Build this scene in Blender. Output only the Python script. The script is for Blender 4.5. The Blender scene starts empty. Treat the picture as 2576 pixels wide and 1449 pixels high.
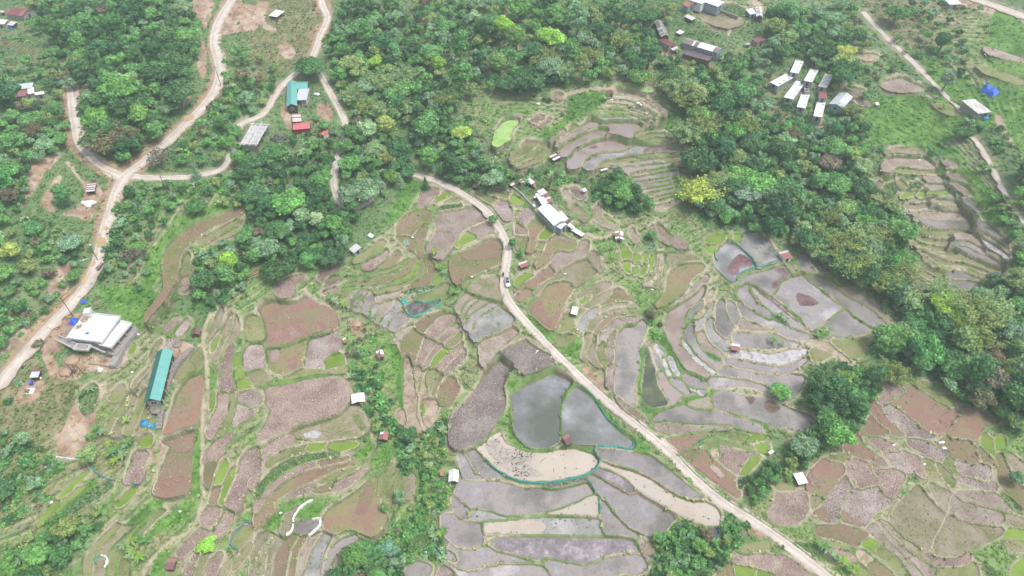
HAZE, EXPO = 0.0004, 0.62
import bpy, bmesh, math, random
import numpy as np
from mathutils import Vector, Matrix
random.seed(7); RNG = np.random.default_rng(7)
SC = bpy.context.scene
COL = SC.collection
PI = math.pi
# ------------------------------------------------------------------ camera model (map pixel <-> world)
CAMZ = 165.0; PITCH = math.radians(46.0); HFOV = math.radians(73.7)
MW, MH = 1030.4, 579.6                      # size of the tracing map in map units
FU = (MW/2)/math.tan(HFOV/2)
def ray(u, v):
    xc = (u-MW/2)/FU; yc = -(v-MH/2)/FU
    return xc, np.cos(PITCH)+yc*np.sin(PITCH), -np.sin(PITCH)+yc*np.cos(PITCH)
def at_z(u, v, z):
    dx, dy, dz = ray(u, v)
    t = (z-CAMZ)/dz
    return t*dx, t*dy
def to_map(x, y, z):
    zz = z-CAMZ
    f = y*math.cos(PITCH)-zz*math.sin(PITCH); up = y*math.sin(PITCH)+zz*math.cos(PITCH)
    return MW/2+FU*x/f, MH/2-FU*up/f
def lin(c):
    c = c/255.0
    return c/12.92 if c <= .04045 else ((c+.055)/1.055)**2.4
def alb(r, g, b, k=1.5):
    return (lin(r)/k, lin(g)/k, lin(b)/k)
def fr(frame, pts):
    """'rc' tile frame, 'x,y x,y' in map units -> map coordinates"""
    r, c = int(frame[0]), int(frame[1])
    a = np.array([[float(q) for q in p.split(',')] for p in pts.split()])
    return a+np.array([c*257.6, r*144.9])
def dp(pts):
    """full-picture coordinates (2576 wide) -> map coordinates"""
    return np.array([[float(q) for q in p.split(',')] for p in pts.split()])/2.5
# ------------------------------------------------------------------ noise
_lat = {}
def vnoise(x, y, s, seed=0):
    if seed not in _lat: _lat[seed] = np.random.default_rng(1000+seed).random((257, 257))
    L = _lat[seed]
    x = np.asarray(x)/s+37.3; y = np.asarray(y)/s+91.7
    xi = np.floor(x).astype(int); yi = np.floor(y).astype(int)
    fx = x-xi; fy = y-yi
    fx = fx*fx*(3-2*fx); fy = fy*fy*(3-2*fy)
    a = L[xi % 256, yi % 256]; b = L[(xi+1) % 256, yi % 256]; c = L[xi % 256, (yi+1) % 256]; d = L[(xi+1) % 256, (yi+1) % 256]
    return a*(1-fx)*(1-fy)+b*fx*(1-fy)+c*(1-fx)*fy+d*fx*fy
def fbm(x, y, s, seed=0, o=3):
    t = 0; w = 0; k = 1.0
    for i in range(o):
        t = t+k*vnoise(x, y, s/2**i, seed+i); w += k; k *= .55
    return t/w
# ------------------------------------------------------------------ base relief: heights given at picture points (2576 wide)
HP = """0,0,45 300,150,45 560,0,50 540,200,42 300,440,36 240,640,30 150,780,26 0,950,24 0,500,43 50,700,35
740,250,34 850,300,30 600,400,33 840,440,24 920,500,20 1080,450,16 1250,560,14 1280,650,13 1300,780,11 1400,890,9 1600,1060,7 1740,1195,5 1900,1310,4 2080,1449,3
750,560,20 600,700,18 430,700,24 400,950,17 240,840,23 60,1000,20 100,1200,14 150,1400,8 430,1400,5 450,1150,10 550,850,13 750,790,11 760,1010,8 750,1200,5 900,1270,2.5
920,850,7 960,1000,4.5 1030,1100,2 1060,1300,-1 1000,1449,-2 700,1400,1 1000,660,13 1160,590,13 1000,750,9 1150,800,8 1130,950,5 1200,1020,3.5 1360,1010,3.5 1480,1040,3.5
1350,1160,2.5 1300,1240,1 1350,1310,.5 1350,1420,0 1150,1330,.5 1650,1250,2.5 1400,600,15 1390,540,17 1450,680,12 1400,750,11 1550,680,12.5 1620,750,8 1700,800,6.5 1570,900,6.5
1650,950,5 1850,680,8 2000,750,7 2100,790,6.5 1900,900,5 1900,1030,4 1800,1130,4 1560,240,34 1600,300,29 1500,370,24 1650,370,24 1650,430,20 1650,500,16 1750,500,14 1900,400,18
2000,600,10 2200,700,9 1270,330,28 1250,420,20 1500,480,17 1000,100,42 1300,50,45 1300,200,34 1600,100,42 1760,120,42 1800,10,50 2050,80,44 2030,230,34 2200,330,28 2350,200,38
2500,100,48 2500,270,40 2576,20,54 2576,500,33 2300,400,24 2400,500,20 2400,600,15.5 2450,710,11 2500,900,9 2200,980,7 2350,1030,7 2500,1100,7 2100,1200,4.5 2300,1250,4 2400,1400,3
2576,1350,4 2130,1000,7 -200,700,40 -250,200,52 -200,1200,18 400,1600,2 1200,1600,-2 2000,1600,1 2800,1400,6 2800,800,14 2850,300,46 2500,-180,62 1300,-200,58 300,-200,58"""
hp = np.array([[float(q) for q in p.split(',')] for p in HP.split()])
hp[:, :2] /= 2.5; hp[:, 2] *= .72
def _tps(r2): return r2*np.log(r2+1e-9)*.5
_P = hp[:, :2]/400.0; _n = len(_P)
_K = _tps(((_P[:, None]-_P[None])**2).sum(2))+np.eye(_n)*.004
_A = np.zeros((_n+3, _n+3)); _A[:_n, :_n] = _K; _A[:_n, _n] = 1; _A[:_n, _n+1:] = _P; _A[_n, :_n] = 1; _A[_n+1:, :_n] = _P.T
_w = np.linalg.solve(_A, np.concatenate([hp[:, 2], np.zeros(3)]))
def Hmap(u, v):
    u = np.asarray(u, float); v = np.asarray(v, float)
    sh = u.shape
    q = np.stack([u.ravel(), v.ravel()], 1)/400.0
    out = np.full(len(q), _w[_n])+q@_w[_n+1:]
    for i in range(0, len(q), 20000):
        b = q[i:i+20000]
        out[i:i+20000] += _tps(((b[:, None]-_P[None])**2).sum(2))@_w[:_n]
    return np.clip(out.reshape(sh), -6, 66)
# ------------------------------------------------------------------ terrain grid
ST = 1.0
U0, U1, V0, V1 = -110.0, 1142.0, -95.0, 645.0
NU = int((U1-U0)/ST)+1; NV = int((V1-V0)/ST)+1
gu = U0+ST*np.arange(NU); gv = V0+ST*np.arange(NV)
_cu = np.linspace(U0, U1, 220); _cv = np.linspace(V0, V1, 140)
_HC = Hmap(*np.meshgrid(_cu, _cv))
def bil(A, u, v, u0, v0, du, dv):
    x = np.clip((np.asarray(u)-u0)/du, 0, A.shape[1]-1.001); y = np.clip((np.asarray(v)-v0)/dv, 0, A.shape[0]-1.001)
    i = x.astype(int); j = y.astype(int); fx = x-i; fy = y-j
    return A[j, i]*(1-fx)*(1-fy)+A[j, i+1]*fx*(1-fy)+A[j+1, i]*(1-fx)*fy+A[j+1, i+1]*fx*fy
GU, GV = np.meshgrid(gu, gv)
GH = bil(_HC, GU, GV, U0, V0, _cu[1]-_cu[0], _cv[1]-_cv[0])
GX, GY = at_z(GU, GV, GH)
# ------------------------------------------------------------------ traced plots: (frame, type, outline)
FIELDS = []      # dicts: type, poly (map units), over(bool)
PATCH = []       # ground paint, no bund
def P(frame, typ, pts, over=False):
    FIELDS.append(dict(t=typ, p=fr(frame, pts), over=over))
def G(frame, typ, *polys):
    for pts in polys: PATCH.append((typ, fr(frame, pts)))
def resample(a, n):
    d = np.concatenate([[0], np.cumsum(np.hypot(*np.diff(a, axis=0).T))])
    s = np.linspace(0, d[-1], n)
    return np.stack([np.interp(s, d, a[:, 0]), np.interp(s, d, a[:, 1])], 1)
def T(frame, types, *curves, mid=False):
    """a flight of terraces between neighbouring curves; 'a:.6/b' splits one terrace along its length"""
    cs = [resample(fr(frame, c), 25) for c in curves]
    if mid: cs = [q for a, b in zip(cs[:-1], cs[1:]) for q in (a, (a+b)/2)]+[cs[-1]]
    for k, ty in enumerate(types.split()):
        if ty == '-': continue
        a, b = cs[k], cs[k+1]
        seg = []; lo = 0
        for part in ty.split('/'):
            n, _, f = part.partition(':')
            hi = int(round(float(f)*24)) if f else 24
            seg.append((n, lo, hi)); lo = hi
        for n, i, j in seg:
            FIELDS.append(dict(t=n, p=np.concatenate([a[i:j+1:2] if (j-i) % 2 == 0 else a[i:j+1], b[i:j+1][::-1][::2]]), over=False))
# -- bowl of flooded terraces, upper right of the middle
T('02', 'mb pc mb mb pc:.5/mb mb mb:.4/fl pc fl:.3/mb fl:.6/pc mb fl', '104,88 118,91 132,97 144,107 153,118 152,124', '101,95 115,96 128,101 138,110 148,122', '98,101 112,101 125,106 136,115 146,126', '90,107 104,107 120,109 134,117 145,128', '83,113 96,110 112,110 126,114 136,122 142,128', '82,117 92,115 108,114 122,117 130,123 134,127', '84,120 97,119 112,118 126,121 132,128', mid=True)
P('02', 'fp', '82,118 88,121 86,126 72,131 61,138 52,146 48,151 45,152 45,147 52,138 62,131 72,125')
P('02', 'fp', '87,127 94,126 98,131 92,137 86,137 75,142 66,147 60,153 56,160 49,160 48,152 55,146 64,140 74,134')
P('02', 'fp', '57,173 59,162 63,155 73,148 84,142 93,138 100,137 118,144 125,142 118,147 108,151 96,151 81,155 73,163 69,170 64,173')
P('02', 'fp', '88,126 100,122 124,122 132,128 123,136 119,143 100,136 94,137 98,131 95,126')
P('02', 'rw', '76,148 83,144 88,147 80,150', True)
P('12', 'gw', '71,24 76,18 86,12 105,9 118,3 124,-3 140,-2 153,0 165,4 178,9 170,9 160,7 145,7 125,10 105,14 92,18 86,23 81,30 74,28')
P('12', 'rw', '131,7 137,0 150,-2 165,4 178,9 160,7 145,7', True)
T('12', 'ol:.4/st fl:.6/ol fl:.65/ol fl:.7/ol fl:.7/ol fl:.6/ol fl:.6/ol pc:.6/ol pc:.6/st pc:.5/st pc pc', '86,24 95,18 110,14 128,11 150,8 165,9 184,12', '95,23 110,20 124,17 145,13 162,11 184,16', '112,23 128,21 145,19 167,17 184,20', '117,30 135,26 150,24 166,21 186,25', '120,34 140,30 155,27 165,26 188,31', '122,38 140,36 160,32 188,38', '124,42 145,38 160,36 172,37 188,41', '128,46 148,42 165,40 188,45', '132,50 150,46 168,43 187,51', '138,54 155,51 170,47 184,54', '142,57 156,54 172,51 180,57', '145,61 160,57 172,55', '147,65 160,62 168,58')
T('02', 'ol ol ol', '122,137 133,129 146,128 150,130', '126,141 136,133 152,132 158,136', '132,143 142,137 156,137 164,142', '152,145 162,142 172,146 178,151')
T('12', 'ol ol ol', '0,10 8,4 14,-4', '0,22 12,14 22,4 28,-2', '4,25 20,15 30,5 38,-4', '8,27 26,18 38,9 44,0')
P('02', 'pc', '36,143 44,136 52,128 54,131 46,140 40,145')
P('02', 'ol', '54,132 62,125 65,128 56,135 48,141 44,146 42,145')
P('02', 'mb', '18,122 24,117 30,116 34,120 26,125'); P('02', 'mb', '27,127 36,118 39,119 30,128'); P('02', 'mb', '39,97 46,93 52,96 46,101')
P('01', 'ag', '240,152 242,138 244,128 250,120 258,117 264,118 262,124 256,132 254,142 248,148 244,152')
P('02', 'ag', '109,84 116,81 122,82 132,88 140,93 136,93 126,90 114,87')
P('02', 'st', '183,12 190,7 210,14 232,22 220,30 206,27 194,20'); P('02', 'vg', '208,10 218,4 236,12 230,17 216,12')
# -- middle, left of the main road
P('11', 'cl', '168,47 178,45 186,48 180,55 174,61 168,65 163,65 165,55')
P('11', 'se', '189,49 195,50 195,52 186,58 177,60 181,55')
P('11', 'ol', '195,54 206,56 204,59 190,60 180,64 174,67 176,62 186,59')
P('11', 'vg', '181,66 187,62 206,60 206,64 195,66 182,68')
P('11', 'pc', '181,69 200,66 219,63 226,68 232,73 222,79 210,86 202,93 197,103 191,112 186,117 178,113 174,106 177,97 182,88 181,78')
P('11', 'br', '145,77 152,72 162,67 165,70 166,79 162,86 158,92 150,93 142,89 143,82')
P('11', 'br', '164,66 175,68 176,73 172,80 167,79')
P('11', 'br', '170,82 172,84 170,94 167,103 168,110 172,112 164,112 159,104 158,96 163,88')
P('11', 'br', '142,92 158,94 160,106 152,104 147,99'); P('11', 'cb', '150,95 155,97 155,102 149,103 147,99', True)
P('11', 'pc', '217,85 224,82 232,79 238,86 238,89 224,95 222,92 216,89')
P('11', 'se', '205,97 210,91 216,89 223,94 220,96 204,103 200,101')
P('11', 'bo', '197,124 198,115 206,109 218,104 230,98 240,95 246,99 246,113 246,119 238,124 226,130 212,136 204,142 200,140'); P('11', 'rd', '205,112 218,106 230,100 240,98 244,102 243,112 232,116 214,118', True)
P('11', 'ol', '209,143 211,137 222,132 236,126 245,122 243,128 236,134 226,139 216,145 210,146')
P('11', 'se', '233,134 242,131 242,137 237,143 232,139'); P('11', 'ol', '222,142 231,137 236,144 230,150 218,150')
P('11', 'ol', '98,119 106,111 118,102 124,97 130,98 126,105 116,111 108,117')
P('11', 'cl', '109,119 120,115 128,109 132,105 132,112 125,120 116,126 108,126'); P('11', 'br', '124,124 131,120 137,113 141,107 145,110 143,117 137,122 130,125')
T('11', 'ol ol br br:.6/se ol br', '118,132 134,126 146,120 152,116 156,117', '116,135 134,130 148,124 155,118', '100,139 122,137 140,131 152,124 157,117', '92,143 118,142 138,139 150,133 158,126 162,115', '88,146 118,146 142,142 156,136 164,127 166,117', '100,152 128,150 148,146 162,138 172,129 170,115', '112,153 140,150 160,146 174,138 180,128 178,120 174,116')
P('11', 'se', '180,141 184,133 187,131 186,137 182,142')
P('11', 'mb', '65,128 80,122 88,120 84,126 72,132 64,138'); P('11', 'mb', '68,145 72,137 80,134 85,135 80,140 72,146')
T('21', 'mb mb br pc fl fl fl gw pc gw fl', '71,0 66,5', '87,0 78,9', '93,0 86,7 80,14', '98,0 90,8 88,15', '106,0 98,7 94,14 94,20', '112,0 104,9 100,15 99,22', '117,2 108,10 106,18 107,24', '121,8 118,16 114,21 115,29', '134,11 126,19 121,27 120,33', '141,10 135,20 129,27 125,36', '146,16 146,20 138,29 132,39', '147,24 153,31 146,38 139,43')
P('21', 'pc', '121,7 135,4 148,0 147,4 134,11 121,15'); P('21', 'cb', '148,4 160,0 180,0 170,5 156,7'); P('21', 'ol', '156,8 170,6 192,-5 192,3 184,11 160,12')
P('21', 'dk', '151,18 156,15 172,16 184,14 180,18 172,24 158,28 153,24')
# -- wide red field and the plots under it
P('21', 'rd', '3,18 12,11 22,12 38,14 48,9 55,10 62,16 70,19 76,23 79,30 80,43 68,46 50,51 32,57 13,60 12,48 9,38 6,28')
P('21', 'bo', '3,18 12,11 22,13 30,15 22,24 18,34 10,34 6,28', True)
P('21', 'cl', '20,-5 44,-13 48,-8 37,-3 37,8 26,12 21,6'); P('21', 'se', '36,-4 44,-6 50,9 44,14 40,14 36,1', True)
P('21', 'bo', '12,61 22,60 41,56 52,52 50,68 47,77 42,80 35,84 30,86 23,86 14,80'); P('21', 'cl', '13,62 22,61 24,70 22,76 14,74', True); P('21', 'rd', '34,71 41,70 42,80 37,83 32,79', True)
P('21', 'wc', '53,52 62,48 80,44 82,54 84,63 70,70 70,80 58,80 48,77 49,68'); P('21', 'se', '69,71 85,65 88,79 78,80 70,81')
P('21', 'ol', '36,87 48,82 70,83 87,80 90,85 60,86 34,91 28,89')
P('21', 'cl', '10,99 30,97 50,93 70,91 83,92 90,97 92,108 92,116 86,124 74,129 55,134 40,139 25,146 10,153 2,150 8,140 13,130 15,120 10,117 11,108')
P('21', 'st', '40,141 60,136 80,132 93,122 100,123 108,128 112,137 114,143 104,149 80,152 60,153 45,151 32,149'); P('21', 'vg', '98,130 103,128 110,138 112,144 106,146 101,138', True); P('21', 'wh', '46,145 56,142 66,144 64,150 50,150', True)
# -- fan in the middle
P('21', 'pc', '141,52 146,43 156,38 160,38 150,45 146,52 143,57'); P('21', 'bo', '146,62 145,56 149,48 160,39 168,46 169,49 164,62 161,73 157,77 150,68')
P('21', 'br', '160,38 176,28 190,24 180,32 172,40 169,47'); P('21', 'cl', '172,48 178,36 190,27 200,27 199,33 190,42 182,51')
P('21', 'cl', '182,52 190,43 202,36 203,42 195,49 188,57 182,54'); P('21', 'cl', '169,50 181,54 176,62 170,72 166,80 162,77 165,64')
P('21', 'cl', '183,55 188,57 180,66 174,76 170,83 167,80 172,70'); P('21', 'ol', '190,55 198,50 205,43 205,52 197,60 190,57'); P('21', 'se', '186,62 196,61 188,70 180,79 175,80 178,72')
P('21', 'cl', '198,61 206,54 207,60 203,66 190,82 180,84 184,76'); P('21', 'cl', '203,67 210,61 208,71 198,80 190,87 188,84')
P('21', 'bo', '184,106 186,99 192,92 199,89 202,97 204,102 198,112 192,118 186,117 184,112')
P('21', 'so', '150,66 156,72 158,88 160,100 163,110 161,130 166,145 154,145 150,130 149,110 149,90'); P('21', 'so', '161,78 166,80 163,95 166,110 170,124 170,145 164,130 164,112 160,100')
P('21', 'so', '168,84 174,80 172,95 174,108 175,112 168,112 166,100'); P('21', 'ol', '171,88 178,81 184,86 176,100 174,108 172,98'); P('21', 'br', '180,90 188,86 182,100 179,112 176,112')
P('21', 'so', '166,113 182,113 180,130 174,140 168,138'); P('21', 'se', '167,114 170,115 170,128 167,131 165,124', True)
P('21', 'gw', '218,52 217,44 221,36 228,28 238,22 246,19 253,23 258,28 258,33 246,42 236,47 228,50 223,55')
T('21', 'pc pc pc fl', '212,3 206,12 202,19 203,25', '221,8 212,14 207,24 206,29', '228,10 220,14 214,22 209,33', '238,10 230,17 220,24 212,32 211,42', '247,15 238,20 228,26 221,34 216,44')
P('21', 'st', '213,2 222,-8 240,-14 246,-8 248,5 245,12 228,9'); P('21', 'pc', '226,57 232,53 242,47 258,38 262,45 245,60 238,68 234,82 228,78')
P('21', 'dc', '230,86 236,76 246,68 256,61 262,58 272,70 258,78 250,90 248,100 250,112 249,122 244,130 238,138 232,147 226,160 212,163 198,161 196,150 196,138 200,126 206,120 220,104')
P('22', 'dc', '-10,66 4,56 14,52 20,57 30,64 42,73 15,87 8,82')
P('21', 'so', '144,124 150,124 152,138 146,136 142,130')
# -- lower middle left
P('31', 'ol', '11,36 12,30 22,22 40,16 52,13 52,19 34,24 22,30'); P('31', 'se', '53,13 71,11 71,18 53,19'); P('31', 'se', '73,11 102,11 100,15 88,18 73,18')
P('31', 'vg', '0,62 8,48 20,36 36,27 55,22 80,21 82,24 60,28 40,34 24,42 12,54 4,68')
P('31', 'cl', '0,80 4,66 14,52 28,42 44,34 62,29 62,34 48,38 34,46 20,58 10,70 2,84'); P('31', 'rd', '63,29 80,27 94,25 92,29 78,32 63,34')
P('31', 'bo', '0,97 0,84 8,72 18,60 34,48 50,40 68,35 96,30 96,33 80,38 58,48 40,56 28,62 20,70 18,80 12,88 4,95'); P('31', 'rd', '60,39 68,36 95,31 92,34 78,38 62,44', True)
P('31', 'ol', '62,50 80,42 100,36 104,33 104,37 88,46 64,53'); P('31', 'cl', '30,66 40,58 60,50 62,53 54,59 40,64 32,69'); P('31', 'br', '56,60 64,54 77,50 77,59'); P('31', 'cl', '78,50 100,40 112,34 115,35 105,45 92,55 78,60')
P('31', 'bo', '121,45 122,62 126,75 129,85 129,92 124,102 118,105 112,104 100,98 90,97 82,101 72,99 68,93 70,82 78,74 92,66 104,57')
P('31', 'rd', '108,58 116,52 119,62 114,78 106,84 100,80', True)
P('31', 'ol', '123,47 134,38 138,36 130,52 129,65 124,66'); P('31', 'ol', '131,52 140,38 144,42 138,52 136,64 130,66'); P('31', 'ol', '139,54 144,42 146,48 142,60 140,66'); P('31', 'st', '150,52 156,42 160,45 160,62 152,67 149,62')
P('31', 'fl', '40,90 60,90 62,94 54,103 40,100 39,95'); P('31', 'st', '26,98 28,88 34,80 42,74 40,84 37,94 34,101 28,105')
T('31', 'st st st - br br pc gw', '2,103 -3,120 -6,150', '12,100 5,118 2,150', '19,104 11,120 9,150', '26,107 17,122 14,150', '34,103 22,115 17,130 18,150', '43,103 35,118 31,150', '53,104 43,120 40,150', '66,101 55,118 46,150', '76,104 70,115 67,125 66,150')
P('31', 'fl', '72,134 72,124 78,114 88,107 100,104 102,106 90,113 82,120 76,130 73,150 67,150 68,135'); P('31', 'pc', '76,150 78,132 84,122 94,114 104,109 110,112 108,117 98,120 88,127 83,138 82,150')
P('31', 'cl', '-4,58 4,40 8,30 12,24 26,16 38,11 38,4 32,2 18,8 4,18 -12,33')
# -- flooded plots at the bottom
P('31', 'fl', '204,25 208,22 212,30 218,38 226,44 230,47 212,47 209,40'); P('31', 'fl', '212,20 225,15 227,25 233,30 240,38 246,44 232,46 222,40 215,30')
P('31', 'fl', '201,62 206,52 212,50 235,50 257,54 268,57 288,58 318,53 334,50 340,60 330,66 318,72 296,79 270,82 257,84 248,84 236,79 222,78 214,76 206,68')
P('31', 'fl', '198,66 206,70 214,77 216,80 214,87 206,85 200,78'); P('31', 'gw', '216,79 232,79 245,84 262,86 258,88 232,89 222,89 215,86')
P('31', 'fl', '188,84 199,83 204,88 214,91 226,92 228,102 229,110 222,115 210,117 200,114 194,108 188,100 187,92')
P('31', 'gw', '230,91 257,88 290,87 320,86 344,87 348,96 350,103 340,104 300,104 270,104 257,103 232,104'); P('31', 'si', '231,92 257,89 280,88 292,94 284,103 257,103 232,103', True)
P('31', 'si', '231,105 247,103 238,109 232,111')
P('31', 'wm', '235,113 248,105 262,105 300,106 340,105 366,105 378,108 384,115 387,122 370,121 350,126 336,132 322,133 306,129 290,127 284,130 270,126 257,123 244,120')
P('31', 'fl', '195,114 200,116 210,118 222,117 234,114 240,119 256,123 270,128 285,131 290,128 296,130 290,134 257,132 240,133 222,138 208,139 196,132 193,128'); P('31', 'gw', '193,119 198,121 202,126 202,132 194,130')
P('31', 'fl', '192,131 205,139 222,140 240,135 257,133 286,134 296,145 300,155 200,155 194,140'); P('31', 'fl', '290,132 296,129 316,132 332,134 348,129 366,123 384,122 392,130 392,138 382,142 370,140 354,145 310,152 298,146')
P('31', 'fl', '150,140 156,134 164,131 174,134 176,138 168,150 148,154'); P('31', 'mb', '186,136 198,139 204,154 184,154')
P('32', 'si', '-35,15 -20,5 -12,0 -8,10 0,15 12,20 30,21 50,18 62,17 82,22 86,28 82,36 70,42 50,47 30,49 12,49 2,46 -12,40 -24,30 -32,22'); P('32', 'wd', '-28,14 -14,5 -8,14 10,21 24,22 20,34 34,44 14,47 0,42 -14,34', True)
P('22', 'pw', '-1,108 8,100 20,93 32,86 43,82 52,86 60,93 58,96 52,105 49,115 47,128 48,140 48,150 46,156 40,160 30,162 18,160 8,152 4,145 1,130')
P('22', 'pw', '52,150 50,140 51,128 54,112 60,102 64,99 72,103 82,112 90,124 98,134 108,142 116,148 122,152 123,158 121,161 100,159 85,157 65,157 54,156')
P('32', 'fl', '86,18 100,18 120,19 140,24 150,32 165,44 180,57 193,66 188,68 172,65 156,57 140,46 124,38 104,33 90,27 86,22')
P('32', 'si', '90,29 100,33 120,39 138,47 154,58 170,66 186,70 196,71 208,80 207,95 198,95 190,92 172,84 150,72 130,60 120,53 115,47 104,40 92,36 88,33')
P('32', 'wm', '83,39 90,37 102,42 116,49 122,57 123,60 118,62 110,58 104,55 94,48 84,43')
P('32', 'fl', '76,46 84,43 94,49 108,57 118,63 124,61 134,68 150,77 164,85 160,91 155,98 152,106 146,105 130,101 120,98 108,86 100,77 92,66 84,59 78,52')
P('32', 'fl', '89,70 92,68 98,76 106,87 118,97 130,103 126,107 110,105 93,103 90,90 88,80'); P('32', 'si', '36,82 52,76 68,69 82,62 87,66 88,76 88,84 70,84 50,83')
P('32', 'dk', '34,54 50,52 66,48 75,45 74,49 58,54 44,57 34,57'); P('32', 'pc', '128,107 136,113 142,121 140,125 134,123 130,118'); P('32', 'dk', '198,97 206,96 208,104 204,107 199,103')
# -- right of the road, lower
P('32', 'rd', '152,10 160,7 190,2 193,5 186,12 178,19 167,22 160,16'); P('32', 'cb', '182,14 188,9 196,5 194,9 186,15'); P('32', 'br', '172,22 180,17 188,15 190,17 182,26 178,30')
P('32', 'bo', '178,31 188,22 193,17 200,23 212,35 224,44 226,56 230,62 226,67 214,58 200,48 190,40'); P('32', 'cl', '197,36 203,33 214,42 212,47 204,45', True); P('32', 'rd', '180,32 188,26 196,34 206,44 216,52 226,60 226,66 214,58 200,48 190,40', True)
P('32', 'cl', '206,25 209,12 214,11 224,17 236,19 244,19 240,25 232,32 226,42 214,35'); P('32', 'ol', '194,14 199,11 208,12 206,16 196,18'); P('32', 'so', '200,18 207,16 209,24 204,28 200,24')
P('32', 'se', '229,41 240,27 248,24 249,27 240,38 232,45'); P('32', 'cb', '226,56 229,46 234,46 230,58'); P('32', 'ol', '206,7 217,9 230,12 243,16 243,18 230,17 216,12')
P('32', 'ol', '218,2 226,2 228,7 218,6'); P('32', 'ol', '228,4 238,5 238,9 228,8'); P('32', 'se', '238,5 252,3 254,8 240,10'); P('32', 'se', '244,13 256,11 258,22 250,21')
P('33', 'cl', '1,84 2,76 6,72 9,62 16,60 28,59 36,62 40,70 40,75 36,86 28,91 14,94 4,90'); P('33', 'ol', '6,55 10,52 22,50 26,58 14,59'); P('33', 'ol', '44,66 48,64 55,67 50,73 44,76')
P('33', 'rd', '42,60 40,45 45,38 48,34 55,28 68,30 76,34 77,38 72,44 68,52 62,60 56,65 48,62'); P('33', 'cl', '40,44 45,38 50,46 52,54 44,56 41,50', True); P('33', 'ol', '60,26 74,23 84,25 82,29 72,29 64,28')
P('33', 'rd', '77,18 80,8 84,3 90,3 95,12 104,20 110,25 106,28 100,27 92,25 84,22'); P('33', 'cl', '106,28 110,25 116,30 120,36 108,36 104,32')
P('33', 'cl', '79,30 86,26 98,31 104,36 110,46 112,52 100,55 92,56 88,46 80,44'); P('33', 'wc', '46,82 54,76 62,62 70,52 77,45 80,50 84,56 80,62 76,70 72,80 70,90 58,90'); P('33', 'bo', '46,82 53,76 60,82 62,90 50,89', True)
P('33', 'wc', '73,80 78,68 84,60 96,58 110,55 114,60 124,68 118,74 106,82 100,90 98,94 90,95 78,91 72,88'); P('33', 'rd', '73,80 78,79 84,86 92,90 97,95 90,95 78,91 72,88', True)
P('33', 'cl', '106,38 118,37 128,38 136,43 134,52 130,60 126,67 116,62 112,50'); P('33', 'cl', '102,6 110,6 120,10 130,16 131,19 122,20 112,17 106,12'); P('33', 'wc', '117,21 132,20 140,28 146,40 140,40 128,34 122,28'); P('33', 'cl', '135,20 144,23 154,28 156,38 160,46 150,42 144,34')
P('33', 'ol', '156,28 166,30 172,44 174,48 166,48 160,44'); P('33', 'ol', '170,30 182,40 188,52 184,56 178,48 172,38')
P('33', 'bo', '171,12 176,6 188,0 200,7 206,12 212,22 214,29 204,31 190,28 182,22 176,17'); P('33', 'wc', '142,6 152,8 168,15 180,24 175,30 164,26 150,18 141,12'); P('33', 'ol', '178,26 184,25 190,32 191,40 186,42 178,34')
P('33', 'wc', '189,28 204,32 220,32 224,44 226,48 212,48 200,44 192,40'); P('33', 'wc', '189,44 200,45 214,49 226,50 230,58 220,58 206,54 192,50')
P('33', 'st', '124,85 136,68 150,54 154,56 164,70 172,78 180,82 176,92 168,104 163,114 156,118 148,114 136,104 126,94'); P('33', 'st', '181,83 190,88 206,93 222,95 236,97 232,104 222,110 210,114 200,119 186,125 178,126 170,124 167,118 165,112 172,100')
P('33', 'st', '163,52 169,54 182,61 184,63 180,80 174,76 168,66'); P('33', 'pc', '185,64 194,70 210,75 230,80 236,84 236,90 230,93 212,92 194,86 182,80'); P('33', 'pc', '190,61 208,61 224,61 234,66 242,76 244,80 226,76 206,70 196,68')
T('33', 'st pc pc', '124,94 134,105 148,115 158,121 166,127', '113,88 122,100 136,114 150,126 168,138', '108,92 118,106 132,120 146,132 160,150', '100,98 112,110 126,124 140,136 150,150')
P('33', 'cl', '156,121 170,126 190,127 202,122 200,132 186,134 170,135 163,131'); P('33', 'br', '48,96 56,95 70,94 86,98 98,102 96,108 90,114 80,112 64,107 52,104'); P('33', 'ol', '50,106 62,108 78,113 78,117 68,115 54,111')
P('33', 'cl', '56,116 62,116 74,118 84,124 88,130 82,132 70,126 58,122'); P('33', 'so', '89,122 95,120 106,129 100,136 94,132'); P('33', 'se', '94,112 100,107 112,114 106,121'); P('33', 'ol', '107,121 113,114 124,122 118,128'); P('33', 'ol', '119,129 126,124 136,132 130,140')
P('33', 'bo', '100,137 106,130 116,136 128,148 112,152'); P('33', 'ol', '86,134 92,132 106,150 88,152')
P('33', 'cl', '-34,122 -20,123 0,124 14,125 26,130 36,138 46,148 20,148 4,141 -14,136 -34,132'); P('33', 'se', '-34,134 -12,138 -12,150 -34,144'); P('33', 'se', '-11,139 4,143 10,152 -11,152'); P('32', 'bo', '205,150 212,136 222,133 222,152'); P('33', 'ol', '-30,118 -18,113 0,110 0,117 -20,122')
P('33', 'se', '215,4 220,2 226,10 228,24 220,19 215,12'); P('33', 'se', '228,8 236,4 238,16 234,19 228,18'); P('33', 'bo', '229,22 236,22 240,34 248,50 258,60 258,76 246,66 236,56 232,48 231,34'); P('33', 'st', '240,22 250,26 264,40 264,60 252,48'); P('33', 'br', '211,16 218,19 228,28 230,34 222,32 214,28')
P('33', 'se', '240,100 246,96 258,100 264,108 246,106 238,106'); P('33', 'ol', '174,138 190,136 206,132 210,138 208,150 176,150'); P('33', 'ol', '240,110 262,112 262,120 244,118'); P('33', 'se', '248,134 262,128 266,150 246,150')
P('33', 'st', '240,84 262,90 264,98 246,94')
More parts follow.
